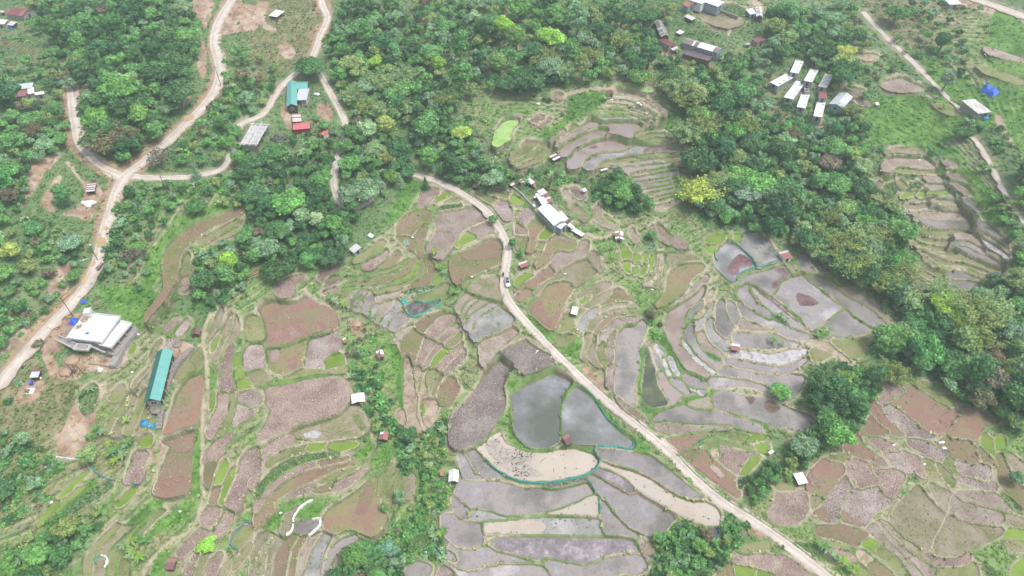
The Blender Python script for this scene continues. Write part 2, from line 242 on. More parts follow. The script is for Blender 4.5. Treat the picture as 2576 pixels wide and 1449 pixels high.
P('23', 'cl', '118,96 119,88 125,89 134,94 140,98 138,106 128,110 118,116 110,119 106,116 114,110 117,104'); P('23', 'rd', '140,100 148,100 158,106 170,114 182,120 192,122 193,126 186,136 178,145 160,145 150,134 138,125 125,116 132,112 138,106')
P('23', 'wc', '116,120 124,117 134,124 148,136 160,146 168,150 140,150 128,138 120,130'); P('23', 'rd', '104,116 112,117 118,128 130,140 138,148 126,148 112,136 104,126'); P('23', 'bo', '100,135 104,127 112,136 122,145 112,148 94,148')
P('23', 'bo', '193,118 200,120 214,124 226,130 232,134 222,138 214,142 210,152 182,150 188,136 194,128'); P('23', 'ol', '151,100 160,102 172,108 185,108 187,119 178,117 166,110 156,104'); P('23', 'se', '168,97 176,97 183,100 172,100'); P('23', 'ol', '150,94 160,95 166,99 156,100')
P('23', 'ol', '64,54 74,52 92,50 104,46 100,56 100,66 90,70 84,74 76,68'); P('23', 'ol', '42,62 50,61 64,66 60,69 46,74'); P('23', 'so', '40,57 56,56 66,60 78,68 84,74 74,72 62,64 50,60')
# -- flooded plots right of the road
P('12', 'pw', '205,112 206,106 214,99 219,97 224,100 232,107 239,112 244,122 238,124 230,128 226,133 222,138 212,130 206,122'); P('12', 'rw', '219,120 228,110 238,113 244,122 230,127 226,134 218,132 216,126', True)
P('12', 'gw', '231,92 236,89 246,88 252,94 258,98 266,110 270,117 258,120 250,124 246,124 242,116 234,108 230,100')
P('13', 'fl', '-28,141 -20,133 -8,130 10,124 15,122 20,127 22,131 12,142 4,150 -8,160 -12,155 -20,149'); P('13', 'rw', '6,126 15,123 20,127 22,131 12,142 6,147 4,140 14,132', True)
P('23', 'fl', '12,-6 24,-12 34,-15 38,-11 52,2 66,14 75,21 62,31 47,42 37,38 34,30 28,26 18,16 8,10 9,4'); P('23', 'rw', '28,6 32,4 38,6 44,8 52,14 46,18 34,19 30,16', True)
P('23', 'fl', '48,43 60,33 76,22 86,30 100,38 106,42 96,45 86,48 76,51 68,51 60,46'); P('23', 'fl', '40,-12 46,-14 60,-8 70,1 80,10 96,18 108,26 118,36 126,43 116,46 104,38 90,28 74,16 58,2'); P('23', 'pc', '72,-1 82,0 96,8 108,17 118,28 134,43 128,44 118,33 104,20 90,12 78,6')
P('13', 'fl', '30,115 36,110 42,116 46,122 52,130 40,130 34,126'); P('13', 'dc', '42,117 50,118 58,124 62,128 52,131 46,124'); P('13', 'se', '55,130 60,131 72,143 70,144 62,138'); P('13', 'st', '20,120 24,122 30,129 32,130 26,131 22,127')
P('22', 'fl', '229,0 238,-6 240,4 246,14 258,24 258,32 246,26 236,18 230,10'); P('23', 'fl', '0,8 8,14 18,22 26,30 34,38 40,42 28,40 14,30 2,22 -8,14 -16,4 -18,-4 -12,-2'); P('23', 'rw', '0,8 8,14 18,22 26,30 34,38 24,32 12,22 2,14 -10,4 -8,2', True)
P('22', 'fl', '228,12 236,18 250,27 264,34 284,42 300,50 288,52 276,50 262,44 246,36 234,30 230,22'); P('22', 'pc', '232,30 244,35 258,40 266,42 258,44 240,43 228,42 230,38'); P('22', 'fl', '222,50 226,45 240,45 258,46 272,50 290,56 292,58 280,58 268,60 256,61 230,60 224,56')
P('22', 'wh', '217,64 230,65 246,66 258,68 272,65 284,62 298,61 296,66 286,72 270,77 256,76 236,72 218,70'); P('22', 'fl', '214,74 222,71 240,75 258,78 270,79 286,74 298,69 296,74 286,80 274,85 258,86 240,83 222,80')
P('22', 'fl', '206,88 214,78 228,82 246,85 262,88 290,88 294,90 290,100 284,108 276,112 258,100 240,92 220,90'); P('22', 'fl', '198,95 206,89 222,91 240,94 254,98 262,103 270,108 258,106 240,99 218,99 206,100')
P('22', 'fl', '204,40 206,28 208,16 211,11 214,14 216,24 220,34 222,39 218,46 214,50 208,44'); P('22', 'fl', '216,14 222,14 226,24 228,34 224,38 219,32 216,22')
P('22', 'fp', '154,36 160,22 170,14 182,4 192,-4 194,0 190,10 180,18 174,28 172,38 168,50 172,60 180,72 188,80 196,86 194,92 186,88 176,82 168,70 160,56 156,46')
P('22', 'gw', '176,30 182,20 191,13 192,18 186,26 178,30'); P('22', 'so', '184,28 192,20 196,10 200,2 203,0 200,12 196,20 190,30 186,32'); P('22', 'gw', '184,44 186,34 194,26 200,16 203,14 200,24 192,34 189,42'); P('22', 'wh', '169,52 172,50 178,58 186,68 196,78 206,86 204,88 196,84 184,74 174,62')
P('22', 'fl', '174,48 176,38 182,34 184,46 188,60 196,70 204,76 208,78 206,82 198,78 188,70 180,60'); P('22', 'pc', '185,46 192,44 198,56 206,62 214,68 212,71 202,66 194,62 188,54'); P('22', 'gw', '196,40 198,30 202,32 204,42 212,52 216,58 214,68 206,60 198,50')
P('22', 'fl', '104,100 105,84 106,66 106,50 110,42 116,38 124,37 130,32 134,34 133,44 128,56 127,70 126,84 122,96 121,106 124,116 122,120 114,116 106,108'); P('22', 'mb', '106,110 122,121 130,128 138,138 136,140 124,130 112,120')
P('22', 'gw', '66,38 72,28 82,20 88,18 90,20 82,30 76,36 73,44 68,42'); T('22', 'st st br wc', '90,19 100,16 110,15 118,16 122,18', '76,42 79,34 88,26 98,21 110,19 121,22', '82,43 92,31 104,24 114,24 123,26', '86,56 88,46 94,38 104,30 118,29 126,30', '93,58 95,47 102,39 112,34 122,35')
P('22', 'st', '74,46 80,45 78,60 72,72 70,68 74,56'); P('22', 'st', '82,45 86,48 84,60 84,70 88,80 80,74 76,66 80,56'); P('22', 'ol', '86,60 92,52 93,62 96,76 97,84 92,80 86,72'); P('22', 'wc', '95,60 97,50 104,44 102,60 100,80 99,98 97,100 96,80')
P('22', 'pg', '134,60 138,60 141,74 144,86 148,100 154,110 158,115 152,118 140,119 134,114 131,106 132,92 134,78')
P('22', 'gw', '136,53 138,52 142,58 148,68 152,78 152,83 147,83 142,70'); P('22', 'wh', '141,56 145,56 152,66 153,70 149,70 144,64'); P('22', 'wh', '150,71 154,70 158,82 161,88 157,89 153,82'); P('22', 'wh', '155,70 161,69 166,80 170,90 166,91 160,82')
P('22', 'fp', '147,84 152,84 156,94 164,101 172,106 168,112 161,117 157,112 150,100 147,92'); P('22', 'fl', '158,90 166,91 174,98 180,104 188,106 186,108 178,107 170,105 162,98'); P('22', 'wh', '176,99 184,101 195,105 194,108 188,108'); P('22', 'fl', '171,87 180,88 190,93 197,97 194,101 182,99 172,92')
P('22', 'fl', '142,132 146,126 156,122 172,118 184,122 202,124 220,130 236,136 250,140 248,146 230,141 214,138 190,138 176,136 160,133'); P('22', 'st', '176,117 184,113 198,110 204,118 205,122 192,121'); P('22', 'fl', '202,112 206,106 214,104 224,108 240,110 258,113 280,122 303,130 300,138 290,142 270,140 250,133 230,126 206,122 203,118'); P('22', 'pc', '144,136 160,134 178,138 200,139 220,141 218,143 200,142 180,146 160,146 146,142')
P('22', 'db', '235,110 242,109 246,112 242,118 238,117', True); P('22', 'db', '254,113 268,116 271,121 262,126 254,122', True)  # brown patches painted where trees mirror in the flooded plot
# -- right of the road, middle
P('12', 'se', '0,52 8,55 12,59 6,61 0,62'); P('12', 'se', '1,63 10,62 9,65 2,67'); P('12', 'se', '2,68 7,67 4,72 2,73'); P('11', 'ol', '219,47 228,50 244,56 240,61 226,54'); P('11', 'ol', '234,50 246,46 252,48 252,54 238,52')
P('12', 'wc', '6,72 10,66 17,64 22,68 23,72 17,77 14,82 8,80'); P('11', 'wc', '240,61 248,55 256,62 258,72 252,77 244,68'); P('12', 'cl', '4,79 12,84 15,86 14,92 5,93 3,86'); P('12', 'ol', '3,94 14,93 16,97 15,106 9,108 5,104')
P('12', 'bo', '16,86 20,78 25,75 32,80 30,86 25,92 24,100 22,106 16,110 15,104 18,96'); P('12', 'se', '26,94 29,88 35,83 43,87 44,89 36,94 34,98 26,97'); P('12', 'ol', '26,98 33,98 31,107 26,107'); P('12', 'ol', '21,112 26,108 30,109 26,114')
P('12', 'bo', '37,94 46,90 56,95 64,99 66,104 58,107 46,106 42,108 40,112 30,122 25,124 24,121 32,110 34,102'); P('12', 'wc', '46,93 52,92 59,98 54,100', True); P('12', 'pc', '42,109 50,107 60,108 66,103 69,98 76,96 76,102 75,112 66,116 56,121 44,128 40,120')
P('12', 'rd', '4,148 20,136 34,126 38,123 42,130 28,140 16,150'); P('12', 'st', '28,144 42,133 56,123 70,117 78,118 86,128 76,136 60,145 40,152 24,152'); P('12', 'se', '3,140 6,134 12,131 20,129 21,132 14,137 6,143'); P('12', 'st', '77,112 82,108 88,116 90,126 86,128 79,118')
P('22', 'bo', '18,20 24,12 30,4 36,-4 50,-8 62,-4 60,2 54,12 50,22 46,34 42,41 36,41 26,32 20,26'); P('22', 'rd', '18,20 24,13 30,12 34,24 40,34 42,41 36,41 26,32 20,26', True); P('22', 'rd', '4,8 10,2 14,0 20,2 12,12 6,11')
P('22', 'ol', '42,54 46,48 56,45 64,49 58,55 50,58 44,57'); P('22', 'ol', '47,46 50,40 52,30 56,24 60,30 63,42 64,47 56,44')
P('22', 'st', '66,8 76,1 92,-6 100,-4 94,2 82,6 72,12'); P('22', 'se', '68,12 78,6 79,9 70,16'); P('22', 'br', '88,16 98,10 104,2 110,2 116,8 118,14 106,14 92,17'); P('22', 'st', '72,18 82,10 94,4 100,4 96,10 84,16 76,20')
P('12', 'se', '110,104 114,103 120,112 119,117 112,116 111,110'); P('12', 'se', '112,118 119,118 119,131 116,130 113,124'); P('12', 'se', '122,113 127,111 130,115 130,118 122,117'); P('12', 'se', '122,119 129,119 128,123 121,122'); P('12', 'se', '121,125 127,124 126,131 123,132'); P('12', 'se', '132,111 135,109 138,114 136,120 132,118'); P('12', 'se', '130,122 136,121 134,130 130,133 129,128'); P('12', 'se', '138,114 142,113 142,122 138,132 136,130 137,122')
T('12', 'st pc st', '144,108 146,116 142,128 136,136', '147,109 149,118 148,128 142,136 134,142', '152,108 154,122 150,132 140,142', '158,114 159,120 154,130 146,145')
P('12', 'bo', '160,130 166,122 176,119 188,120 194,124 184,132 176,142 170,150 160,158 152,163 146,163 154,150'); P('12', 'se', '180,141 186,133 194,131 196,135 190,138 184,145'); P('22', 'wc', '158,19 170,10 180,3 184,-6 196,-14 197,-8 190,-2 184,4 176,10 168,15 160,20')
P('12', 'st', '156,111 164,110 180,112 188,118 176,118 166,120 160,126'); P('12', 'cl', '139,84 144,82 156,94 160,100 157,102 148,94'); P('12', 'cl', '146,80 150,80 160,92 170,98 175,104 168,106 160,100 150,90'); P('12', 'cl', '121,84 124,90 128,97 123,98 120,90')
P('12', 'se', '195,96 204,92 215,93 206,102 198,100'); P('12', 'se', '196,101 205,102 204,110 196,108'); P('12', 'se', '216,92 222,91 222,96 217,96'); P('12', 'se', '223,92 229,92 229,97 223,97'); P('12', 'cb', '132,96 138,94 144,102 140,106 134,102')
P('12', 'st', '60,64 64,62 70,66 76,75 73,78 64,70'); P('12', 'dc', '58,47 66,44 72,54 68,56'); P('12', 'pc', '52,45 58,48 62,58 60,65 57,64 55,52'); P('12', 'se', '90,72 96,73 105,80 103,81 94,78'); P('12', 'st', '82,66 88,62 90,70 98,80 104,86 92,82 84,76')
# -- left
P('10', 'bo', '165,122 166,112 170,100 176,94 184,86 194,80 204,76 216,72 228,68 244,64 243,70 232,76 218,82 206,88 196,96 188,102 183,110 181,120 179,134 177,145 174,155 168,166 160,176 152,186 151,188 156,175 164,162 170,150 168,140 166,130')
P('10', 'se', '170,111 174,104 178,97 181,97 179,103 174,111', True); P('10', 'se', '167,118 169,112 172,112 170,118', True)
P('10', 'ol', '199,98 210,92 224,84 240,76 241,80 226,88 212,96 204,101'); P('10', 'ol', '207,101 222,92 236,85 242,84 236,90 220,96 212,100'); P('10', 'ol', '184,116 186,110 190,110 191,122 190,131 183,131'); P('10', 'cl', '183,134 190,132 190,145 183,146'); P('10', 'ol', '193,142 195,130 200,131 200,146')
P('20', 'cl', '164,43 170,34 176,28 180,30 176,38 168,44'); P('20', 'wc', '176,46 184,34 190,31 189,38 184,46')
P('20', 'st', '223,18 224,30 222,38 216,44 209,54 210,46 216,34'); P('20', 'se', '213,60 217,52 222,47 224,48 220,56 215,66'); P('20', 'st', '224,44 229,32 232,24 234,32 232,44 228,50 222,62 216,74 214,68 220,57'); P('20', 'st', '236,26 240,36 240,46 232,54 228,66 222,74 222,70 228,56 234,44')
P('20', 'cl', '222,90 224,80 224,70 230,56 234,58 233,72 233,84 236,100 226,102 222,100'); P('20', 'se', '234,72 240,69 243,79 235,82'); P('20', 'se', '235,83 243,80 246,88 236,93'); P('20', 'se', '237,94 247,90 253,99 240,101 238,98'); P('20', 'wc', '244,72 248,60 258,54 264,60 264,80 250,84 246,80'); P('20', 'st', '248,85 262,82 270,92 258,98 252,94'); P('20', 'ol', '247,30 258,28 265,40 264,53 254,54 248,46')
P('20', 'cl', '210,140 216,124 218,112 218,106 226,105 229,110 229,120 226,132 220,142 212,152 209,150'); P('20', 'ol', '230,106 235,106 236,118 232,132 226,145 219,147 227,132 230,120'); P('20', 'wc', '240,106 258,104 262,110 258,118 246,120 241,112'); P('20', 'wc', '239,116 254,122 252,130 240,136 236,140 234,130 238,122'); P('20', 'se', '214,104 217,108 216,118 212,126 212,114')
P('20', 'rb', '178,106 184,96 190,90 198,88 203,86 204,96 203,108 200,124 198,138 190,142 176,143 166,146 172,126 176,114'); P('20', 'ol', '190,72 198,64 202,60 203,80 198,83'); P('20', 'ol', '174,88 184,74 189,72 196,80 196,84 188,86 180,92')
P('30', 'rb', '163,8 178,3 195,-3 197,2 194,14 193,24 192,40 191,60 184,64 170,66 158,63 155,60 160,46 166,28 171,14'); P('30', 'rd', '171,16 178,5 195,-1 196,6 192,18 180,20', True)
P('30', 'cl', '136,20 148,20 146,32 142,50 128,52 126,48 132,32'); P('30', 'se', '140,5 145,4 153,4 152,14 140,14'); P('30', 'se', '58,68 66,58 80,44 88,38 88,42 76,54 66,64 60,67'); P('30', 'se', '56,84 66,70 78,58 86,54 84,58 70,70 58,82'); P('30', 'se', '38,92 46,80 54,70 60,68 54,78 46,88 40,95')
P('30', 'cl', '204,32 206,22 214,12 222,6 232,2 234,6 226,16 222,24 216,28'); P('30', 'br', '206,33 218,30 214,44 212,56 206,50'); P('30', 'se', '217,50 220,36 226,28 229,34 224,48 222,54 217,54'); P('30', 'br', '211,70 216,56 222,55 220,66 214,74'); P('30', 'se', '220,68 226,52 232,38 236,34 234,46 228,62 224,74'); P('30', 'cl', '228,70 234,56 240,36 244,24 254,16 262,18 262,40 252,48 246,60 240,80 236,80 230,77')
P('30', 'cl', '203,84 210,74 216,76 223,79 219,88 213,98 204,95'); P('30', 'cl', '224,80 228,78 236,82 232,92 224,102 216,108 211,106 216,96 221,86'); P('30', 'cl', '178,122 188,110 200,98 203,96 212,100 204,108 196,116 184,126 180,126'); P('30', 'ol', '236,100 246,96 254,98 250,106 240,118 233,112')
P('30', 'cl', '192,130 198,122 204,118 200,126 196,132'); P('30', 'cl', '184,150 188,136 192,132 197,134 192,150'); P('30', 'ol', '204,120 216,116 210,124 206,132 200,150 194,150 200,134'); P('30', 'cl', '208,150 210,132 216,124 224,122 222,130 214,150'); P('30', 'st', '222,140 228,132 236,124 240,122 230,140 228,150 220,150'); P('30', 'ol', '232,134 244,120 252,112 254,116 246,128 236,140')
P('20', 'st', '136,92 150,78 152,66 158,54 163,52 158,64 150,80 140,94 134,102')
P('20', 'se', '130,62 134,56 137,58 134,65 129,66'); P('20', 'ol', '112,106 122,97 126,103 118,114 110,112')
T('20', 'ol ol', '124,146 130,128 136,112 146,100', '136,150 142,130 146,116 150,104', '146,146 148,132 152,118 154,112')
T('30', 'ol st ol ol', '88,150 86,130 92,118 104,104 116,92', '96,150 95,130 100,118 112,104 122,94', '108,150 108,128 114,114 124,104 136,94', '118,150 119,130 126,114 136,100 148,88 158,78', '128,150 129,128 134,114 144,100 156,88 166,78')
P('30', 'vg', '64,82 76,70 92,58 108,50 114,54 104,64 90,72 76,82'); P('30', 'se', '116,74 126,62 136,55 139,56 132,66 122,75'); P('20', 'vg', '80,108 90,98 98,100 96,118 86,126')
T('20', 'ol st', '104,146 110,134 122,118 126,106', '112,148 118,134 128,120 132,106', '122,150 126,136 134,122 137,108')
# -- hillside on the right
P('13', 'st', '118,12 124,6 140,4 152,2 157,7 150,12 134,10'); P('13', 'pc', '114,25 120,16 124,12 138,13 157,11 168,21 156,25 140,22 130,23 125,30 123,33 117,33'); P('13', 'ol', '126,28 132,25 150,26 168,23 172,27 150,30 136,30'); P('13', 'vg', '138,32 147,31 147,35 138,34'); P('13', 'pc', '158,34 164,32 174,32 175,36 160,38')
P('13', 'vg', '116,42 120,39 127,38 130,46 124,54 117,56'); P('13', 'cl', '108,42 112,37 116,39 114,44 109,45'); P('13', 'ol', '109,47 115,46 116,56 112,57'); P('13', 'se', '115,36 120,34 127,35 124,37 117,38'); P('13', 'ol', '102,40 106,39 110,54 108,57 104,50'); P('13', 'pc', '160,42 170,40 178,40 176,44 162,47'); P('13', 'vg', '142,40 152,39 154,44 143,45'); P('13', 'ol', '131,38 135,37 138,44 132,45')
P('13', 'se', '133,54 140,48 149,46 148,50 140,54 135,56'); P('13', 'se', '150,50 158,47 158,53 150,54'); P('13', 'se', '159,50 170,48 184,45 182,48 170,52 160,52')
T('13', 'pc:.5/gw pc:.45/st gw:.6/st pc fl ol', '160,54 172,52 186,49', '138,61 150,60 168,56 188,54', '137,68 148,68 156,65 172,62 192,60', '146,72 160,70 176,67 196,64', '147,77 160,78 176,78 190,73 206,70', '148,82 160,86 172,87 190,82 207,82', '150,88 164,94 178,95 192,88 206,87')
T('13', 'ol:.55/fp ol:.5/fl ol:.6/fl ol ol ol ol:.4/fl ol:.5/fl', '150,90 164,95 178,96 192,89 204,89 213,92', '146,96 160,101 178,103 190,98 202,96 216,103', '143,98 156,106 176,109 190,104 200,103 218,111', '146,103 160,109 176,114 194,111 208,115 226,121 240,121', '150,107 164,114 178,118 196,119 212,122 228,128 240,124', '156,113 166,120 176,125 186,124 200,124 214,128 232,131', '158,119 168,127 178,130 186,128 198,127 212,134', '154,124 166,132 176,137 190,137 204,136 214,137', '153,130 164,137 174,142 190,147 210,146')
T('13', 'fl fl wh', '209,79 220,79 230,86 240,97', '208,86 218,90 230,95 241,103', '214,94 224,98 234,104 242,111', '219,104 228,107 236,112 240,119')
P('13', 'mb', '176,17 184,15 192,19 190,24 180,24'); P('13', 'mb', '180,30 190,27 198,32 202,38 190,36 182,36'); P('13', 'mb', '184,39 196,40 204,47 207,51 196,49 187,46'); P('13', 'fl', '195,58 202,54 212,60 215,66 206,67 198,64')
P('03', 'pc', '114,85 124,80 136,77 146,84 156,88 148,92 134,93 120,91'); P('03', 'so', '92,56 98,54 110,56 104,60 98,61'); P('03', 'mb', '76,90 84,88 98,92 90,97 80,96'); P('03', 'pc', '222,50 258,57 264,62 222,56'); P('03', 'ol', '212,68 236,72 262,80 262,86 236,80 214,74')
P('03', 'mb', '88,101 96,99 104,103 100,107 92,106'); P('03', 'ol', '166,106 186,104 198,112 180,116')
# -- ground paint (no ridge round it)
G('11', 'lg', '151,38 160,37 169,39 168,44 163,49 157,57 152,64 148,70 143,76 137,80 130,78 133,70 138,62 144,50')
G('21', 'lg', '130,60 140,55 146,66 150,78 149,100 149,120 144,122 142,100 138,82')
G('31', 'lg', '42,76 54,70 68,72 64,80 62,86 41,88', '4,98 10,88 18,84 26,74 34,70 50,66 40,74 28,84 24,96')
G('22', 'lg', '194,64 200,62 212,70 208,76 200,73', '136,50 142,44 152,46 160,58 168,72 176,82 190,90 198,96 188,94 172,86 160,72 150,58', '128,60 134,58 133,80 130,100 134,116 146,122 160,118 170,114 166,120 150,125 138,126 128,112 126,90')
G('10', 'lg', '170,80 190,68 210,62 230,54 238,52 236,56 210,66 190,76', '148,110 158,100 164,90 168,98 164,112 162,130 150,145 140,145')
G('20', 'lg', '200,30 206,20 214,24 206,42 204,60 208,98 216,100 216,84 208,70 206,50 212,34 216,20 206,2 196,4')
G('30', 'lg', '152,148 155,130 162,120 168,115 172,124 166,132 164,148', '147,104 158,92 170,82 180,72 192,66 193,76 186,88 170,98 158,102 148,108', '196,0 202,0 203,60 198,66 192,64 193,40')
G('12', 'lg', '0,48 12,56 22,66 30,76 44,88 56,94 50,92 36,84 24,74 14,66', '150,120 170,118 168,112')
G('02', 'lg', '146,126 156,118 166,124 172,136 176,144 166,140 156,132', '62,92 84,92 98,98 90,106 78,112 60,122 48,130 40,128 54,116', '30,128 46,128 42,140 34,144')
G('13', 'lg', '172,14 178,22 176,34 184,46 192,58 204,68 200,66 188,56 178,42 172,26', '186,26 200,24 220,40 236,60 240,80 230,84 214,72 206,52', '140,0 160,0 190,6 200,20 180,14 160,8')
G('03', 'lg', '100,104 140,96 180,104 196,130 170,145 130,145 104,140', '160,60 200,80 230,100 220,130 180,110', '230,10 258,30 258,145 236,120 220,60')
G('31', 'lg', '164,34 172,30 172,64 164,64', '120,20 134,14 140,18 130,30 118,34')
G('22', 'lg', '-4,104 -6,96 10,90 30,82 43,77 44,82 30,88 10,98 2,106', '58,92 64,97 55,112 52,130 51,150 46,150 47,130 50,112', '66,96 76,100 88,112 98,126 110,138 124,148 140,162 128,162 116,150 104,142 92,132 84,118', '-2,110 2,125 0,140 4,150 -2,150 -4,130', '170,116 190,108 204,104 204,107 188,113 174,120')
G('32', 'lg', '-2,-4 4,4 14,14 30,18 50,17 66,14 82,16 82,21 60,20 46,22 24,23 8,17 -3,8', '122,10 130,16 150,32 170,50 190,64 198,72 190,66 168,58 146,36 126,22', '150,8 186,0 200,-4 240,4 258,0 258,4 240,8 200,0 170,6')
G('22', 'lg', '24,30 34,42 44,46 58,56 68,66 66,72 56,68 40,58 28,46 16,30', '36,44 60,48 70,50 66,62 52,66 40,56')
G('21', 'lg', '-2,96 20,92 60,86 90,84 92,90 60,91 20,98 0,102', '116,24 138,36 140,42 110,28')
G('31', 'lg', '0,70 20,40 50,24 82,20 84,24 50,30 26,44 6,72', '100,22 112,10 118,14 106,28')
G('00', 'ba', '186,0 215,0 214,12 210,20 208,30 204,24 196,14', '226,8 240,2 258,10 258,30 240,32 224,36 222,24', '180,106 186,92 192,90 190,100 184,110', '200,50 206,40 208,70 204,80 198,64')
G('10', 'ba', '22,30 40,16 60,8 60,14 46,30 38,44 28,56 18,68 26,44', '42,56 58,32 62,34 58,44 52,56 56,68 44,64', '66,18 72,18 80,32 86,38 98,40 104,50 98,62 92,76 78,74 62,72 78,62 84,46 76,32', '50,148 58,126 72,114 78,118 70,130 70,148', '6,86 14,80 12,90')
G('20', 'ba', '0,66 6,56 20,42 30,34 28,44 18,54 4,64', '28,30 36,22 38,26 32,34', '45,8 56,-2 58,4 48,16', '44,50 60,36 70,26 84,26 84,40 72,52 62,62 48,62', '60,84 70,70 84,66 120,66 138,58 118,84 90,84 74,92 60,92', '8,114 20,104 28,94 44,94 42,106 30,116 14,116', '64,145 72,122 86,104 98,96 108,92 106,104 96,115 97,130 86,145', '160,60 174,52 186,54 196,60 182,72 172,66', '44,60 54,70 60,84 52,90 44,76')
G('30', 'ba', '56,0 86,0 80,24 64,24 56,14', '138,24 154,16 156,24 146,48 142,50', '150,52 158,30 162,10 166,10 158,44 152,62')
G('01', 'ba', '0,6 12,2 10,20 22,30 12,32 4,22', '62,104 76,110 74,124 62,126', '26,106 34,104 38,122 34,132 26,116', '22,46 36,46 40,56 28,60')
G('02', 'ba', '146,46 156,52 168,56 200,64 202,68 180,64 160,58 148,54', '236,0 250,2 258,14 250,12 240,6')
G('03', 'ba', '196,0 258,18 258,24 190,4', '226,116 240,118 250,132 258,140 258,148 240,140', '40,120 52,122 60,132 50,134', '0,40 8,50 6,54')
G('21', 'ba', '95,30 103,30 108,34 104,46 98,46', '96,100 110,108 98,108')
G('22', 'ba', '84,86 96,90 98,108 88,100 70,82 76,80', '80,44 96,56 94,50')
G('32', 'ba', '194,100 214,96 216,108 200,112 190,108', '228,92 240,92 258,108 244,104 232,100')
G('10', 'lg', '150,112 160,98 176,84 200,70 240,56 242,62 212,72 192,80 176,92 166,104 160,122 156,140 148,150 138,150', '148,60 170,52 200,44 232,36 236,44 200,52 170,62 150,74')
G('20', 'lg', '100,0 150,0 160,10 140,44 120,30', '206,60 212,100 206,100 202,70')
G('30', 'lg', '100,150 108,120 126,92 150,70 166,72 140,104 124,150', '30,110 60,80 90,50 98,52 70,84 44,110')
G('20', 'dry', '30,70 60,90 100,96 110,90 120,110 100,145 0,145 0,100', )
G('30', 'dry', '0,0 60,0 90,26 60,60 20,80 0,90', '100,0 128,0 118,50 100,46')
G('01', 'dry', '0,0 66,0 70,30 60,50 40,66 0,80')
G('03', 'dry', '100,0 200,10 258,40 258,60 200,40 160,50 120,30')
# ------------------------------------------------------------------ roads: centre line (2576 wide), width in metres
ROADS = [
 ('main', dp('2135,1490 2060,1430 1990,1375 1900,1312 1820,1262 1740,1195 1690,1142 1640,1098 1580,1050 1520,1000 1460,945 1400,888 1350,835 1302,782 1274,738 1270,705 1278,660 1280,625 1268,590 1250,560 1225,530 1190,503 1150,478 1110,460 1085,450 1050,440 1010,437 975,450 948,478 925,503 892,520 862,512 842,485 837,440 848,395 866,340 868,312 850,268 822,215 802,182 780,168 745,182 715,208 690,238 668,278 642,296 604,312 584,345 578,385 556,424 500,440 440,446 380,446 312,440'), 3.7),
 ('left', dp('610,-40 585,-5 560,30 541,70 535,110 545,150 548,190 532,235 500,275 450,325 400,370 350,412 312,440 288,480 272,530 256,580 241,640 224,690 198,732 160,775 110,825 60,882 0,950 -70,1025'), 6.2),
 ('spur', dp('170,190 175,215 178,260 184,310 194,355 218,388 255,418 310,442'), 5.8),
 ('track', dp('806,-20 812,10 824,45 806,85 796,115 786,140 780,165'), 4.2),
 ('lane', dp('2170,30 2230,95 2290,150 2330,190 2380,240 2420,285'), 2.6),
 ('lane', dp('2450,345 2472,372 2500,420 2530,480 2580,560 2620,620'), 3.2),
 ('lane', dp('2390,-25 2450,-5 2520,18 2620,55'), 7.0),
]
PATHS = [fr('21', '49,0 55,8 68,17 76,22 80,32 81,48 84,60 89,72 90,85 92,95 95,104 100,120 108,128 114,140 118,150'),
 fr('20', '216,2 214,20 206,40 205,55 208,75 209,100'), fr('30', '204,-40 204,0 203,30 203,50 204,62 201,78 196,92 186,102 174,108 162,118 152,128 146,138 145,150'),
 fr('12', '222,118 230,124 236,126'), fr('02', '36,105 50,98 62,93 80,89 90,89 104,88'), fr('32', '212,86 214,100 213,112'), fr('33', '186,64 180,82 172,100 163,116'),
 fr('02', '218,34 222,26 230,18 236,13'), fr('12', '103,86 96,93 86,94 76,90'), fr('22', '188,6 180,18')]

CONTOUR = ['560,760 640,700 900,650 1050,480 1240,520 1300,620 1280,760 1560,1060 1800,1260 1640,1300 1100,1449 200,1449 430,1250 480,900', '1240,480 1500,540 1800,620 1880,900 1760,1020 1500,960 1300,760 1280,560', '2050,1150 2230,950 2576,1080 2576,1449 2080,1449 1880,1290 1950,1220', '150,1170 330,1130 400,1060 470,1180 480,1260 420,1449 200,1449 250,1330 160,1300 60,1400 0,1449 0,1330 80,1250', '240,900 360,830 400,870 360,1000 350,1130 150,1160 100,1090 200,1060', '2330,0 2400,40 2576,60 2576,300 2480,270 2400,200', '2180,310 2300,230 2420,260 2480,400 2576,560 2576,720 2480,600 2400,400 2250,360', '1240,120 1300,100 1320,150 1260,200', '1480,60 1620,40 1640,200 1560,200', '300,720 400,540 560,480 620,500 460,600 400,780 340,840', '1200,240 1420,260 1400,330 1200,420 1180,300', '920,860 1000,900 1020,1060 960,1080 900,980', '950,1200 1020,1180 1030,1260 960,1290', '1480,560 1720,540 1800,640 1560,660', '640,690 900,640 960,590 1010,600 800,690']
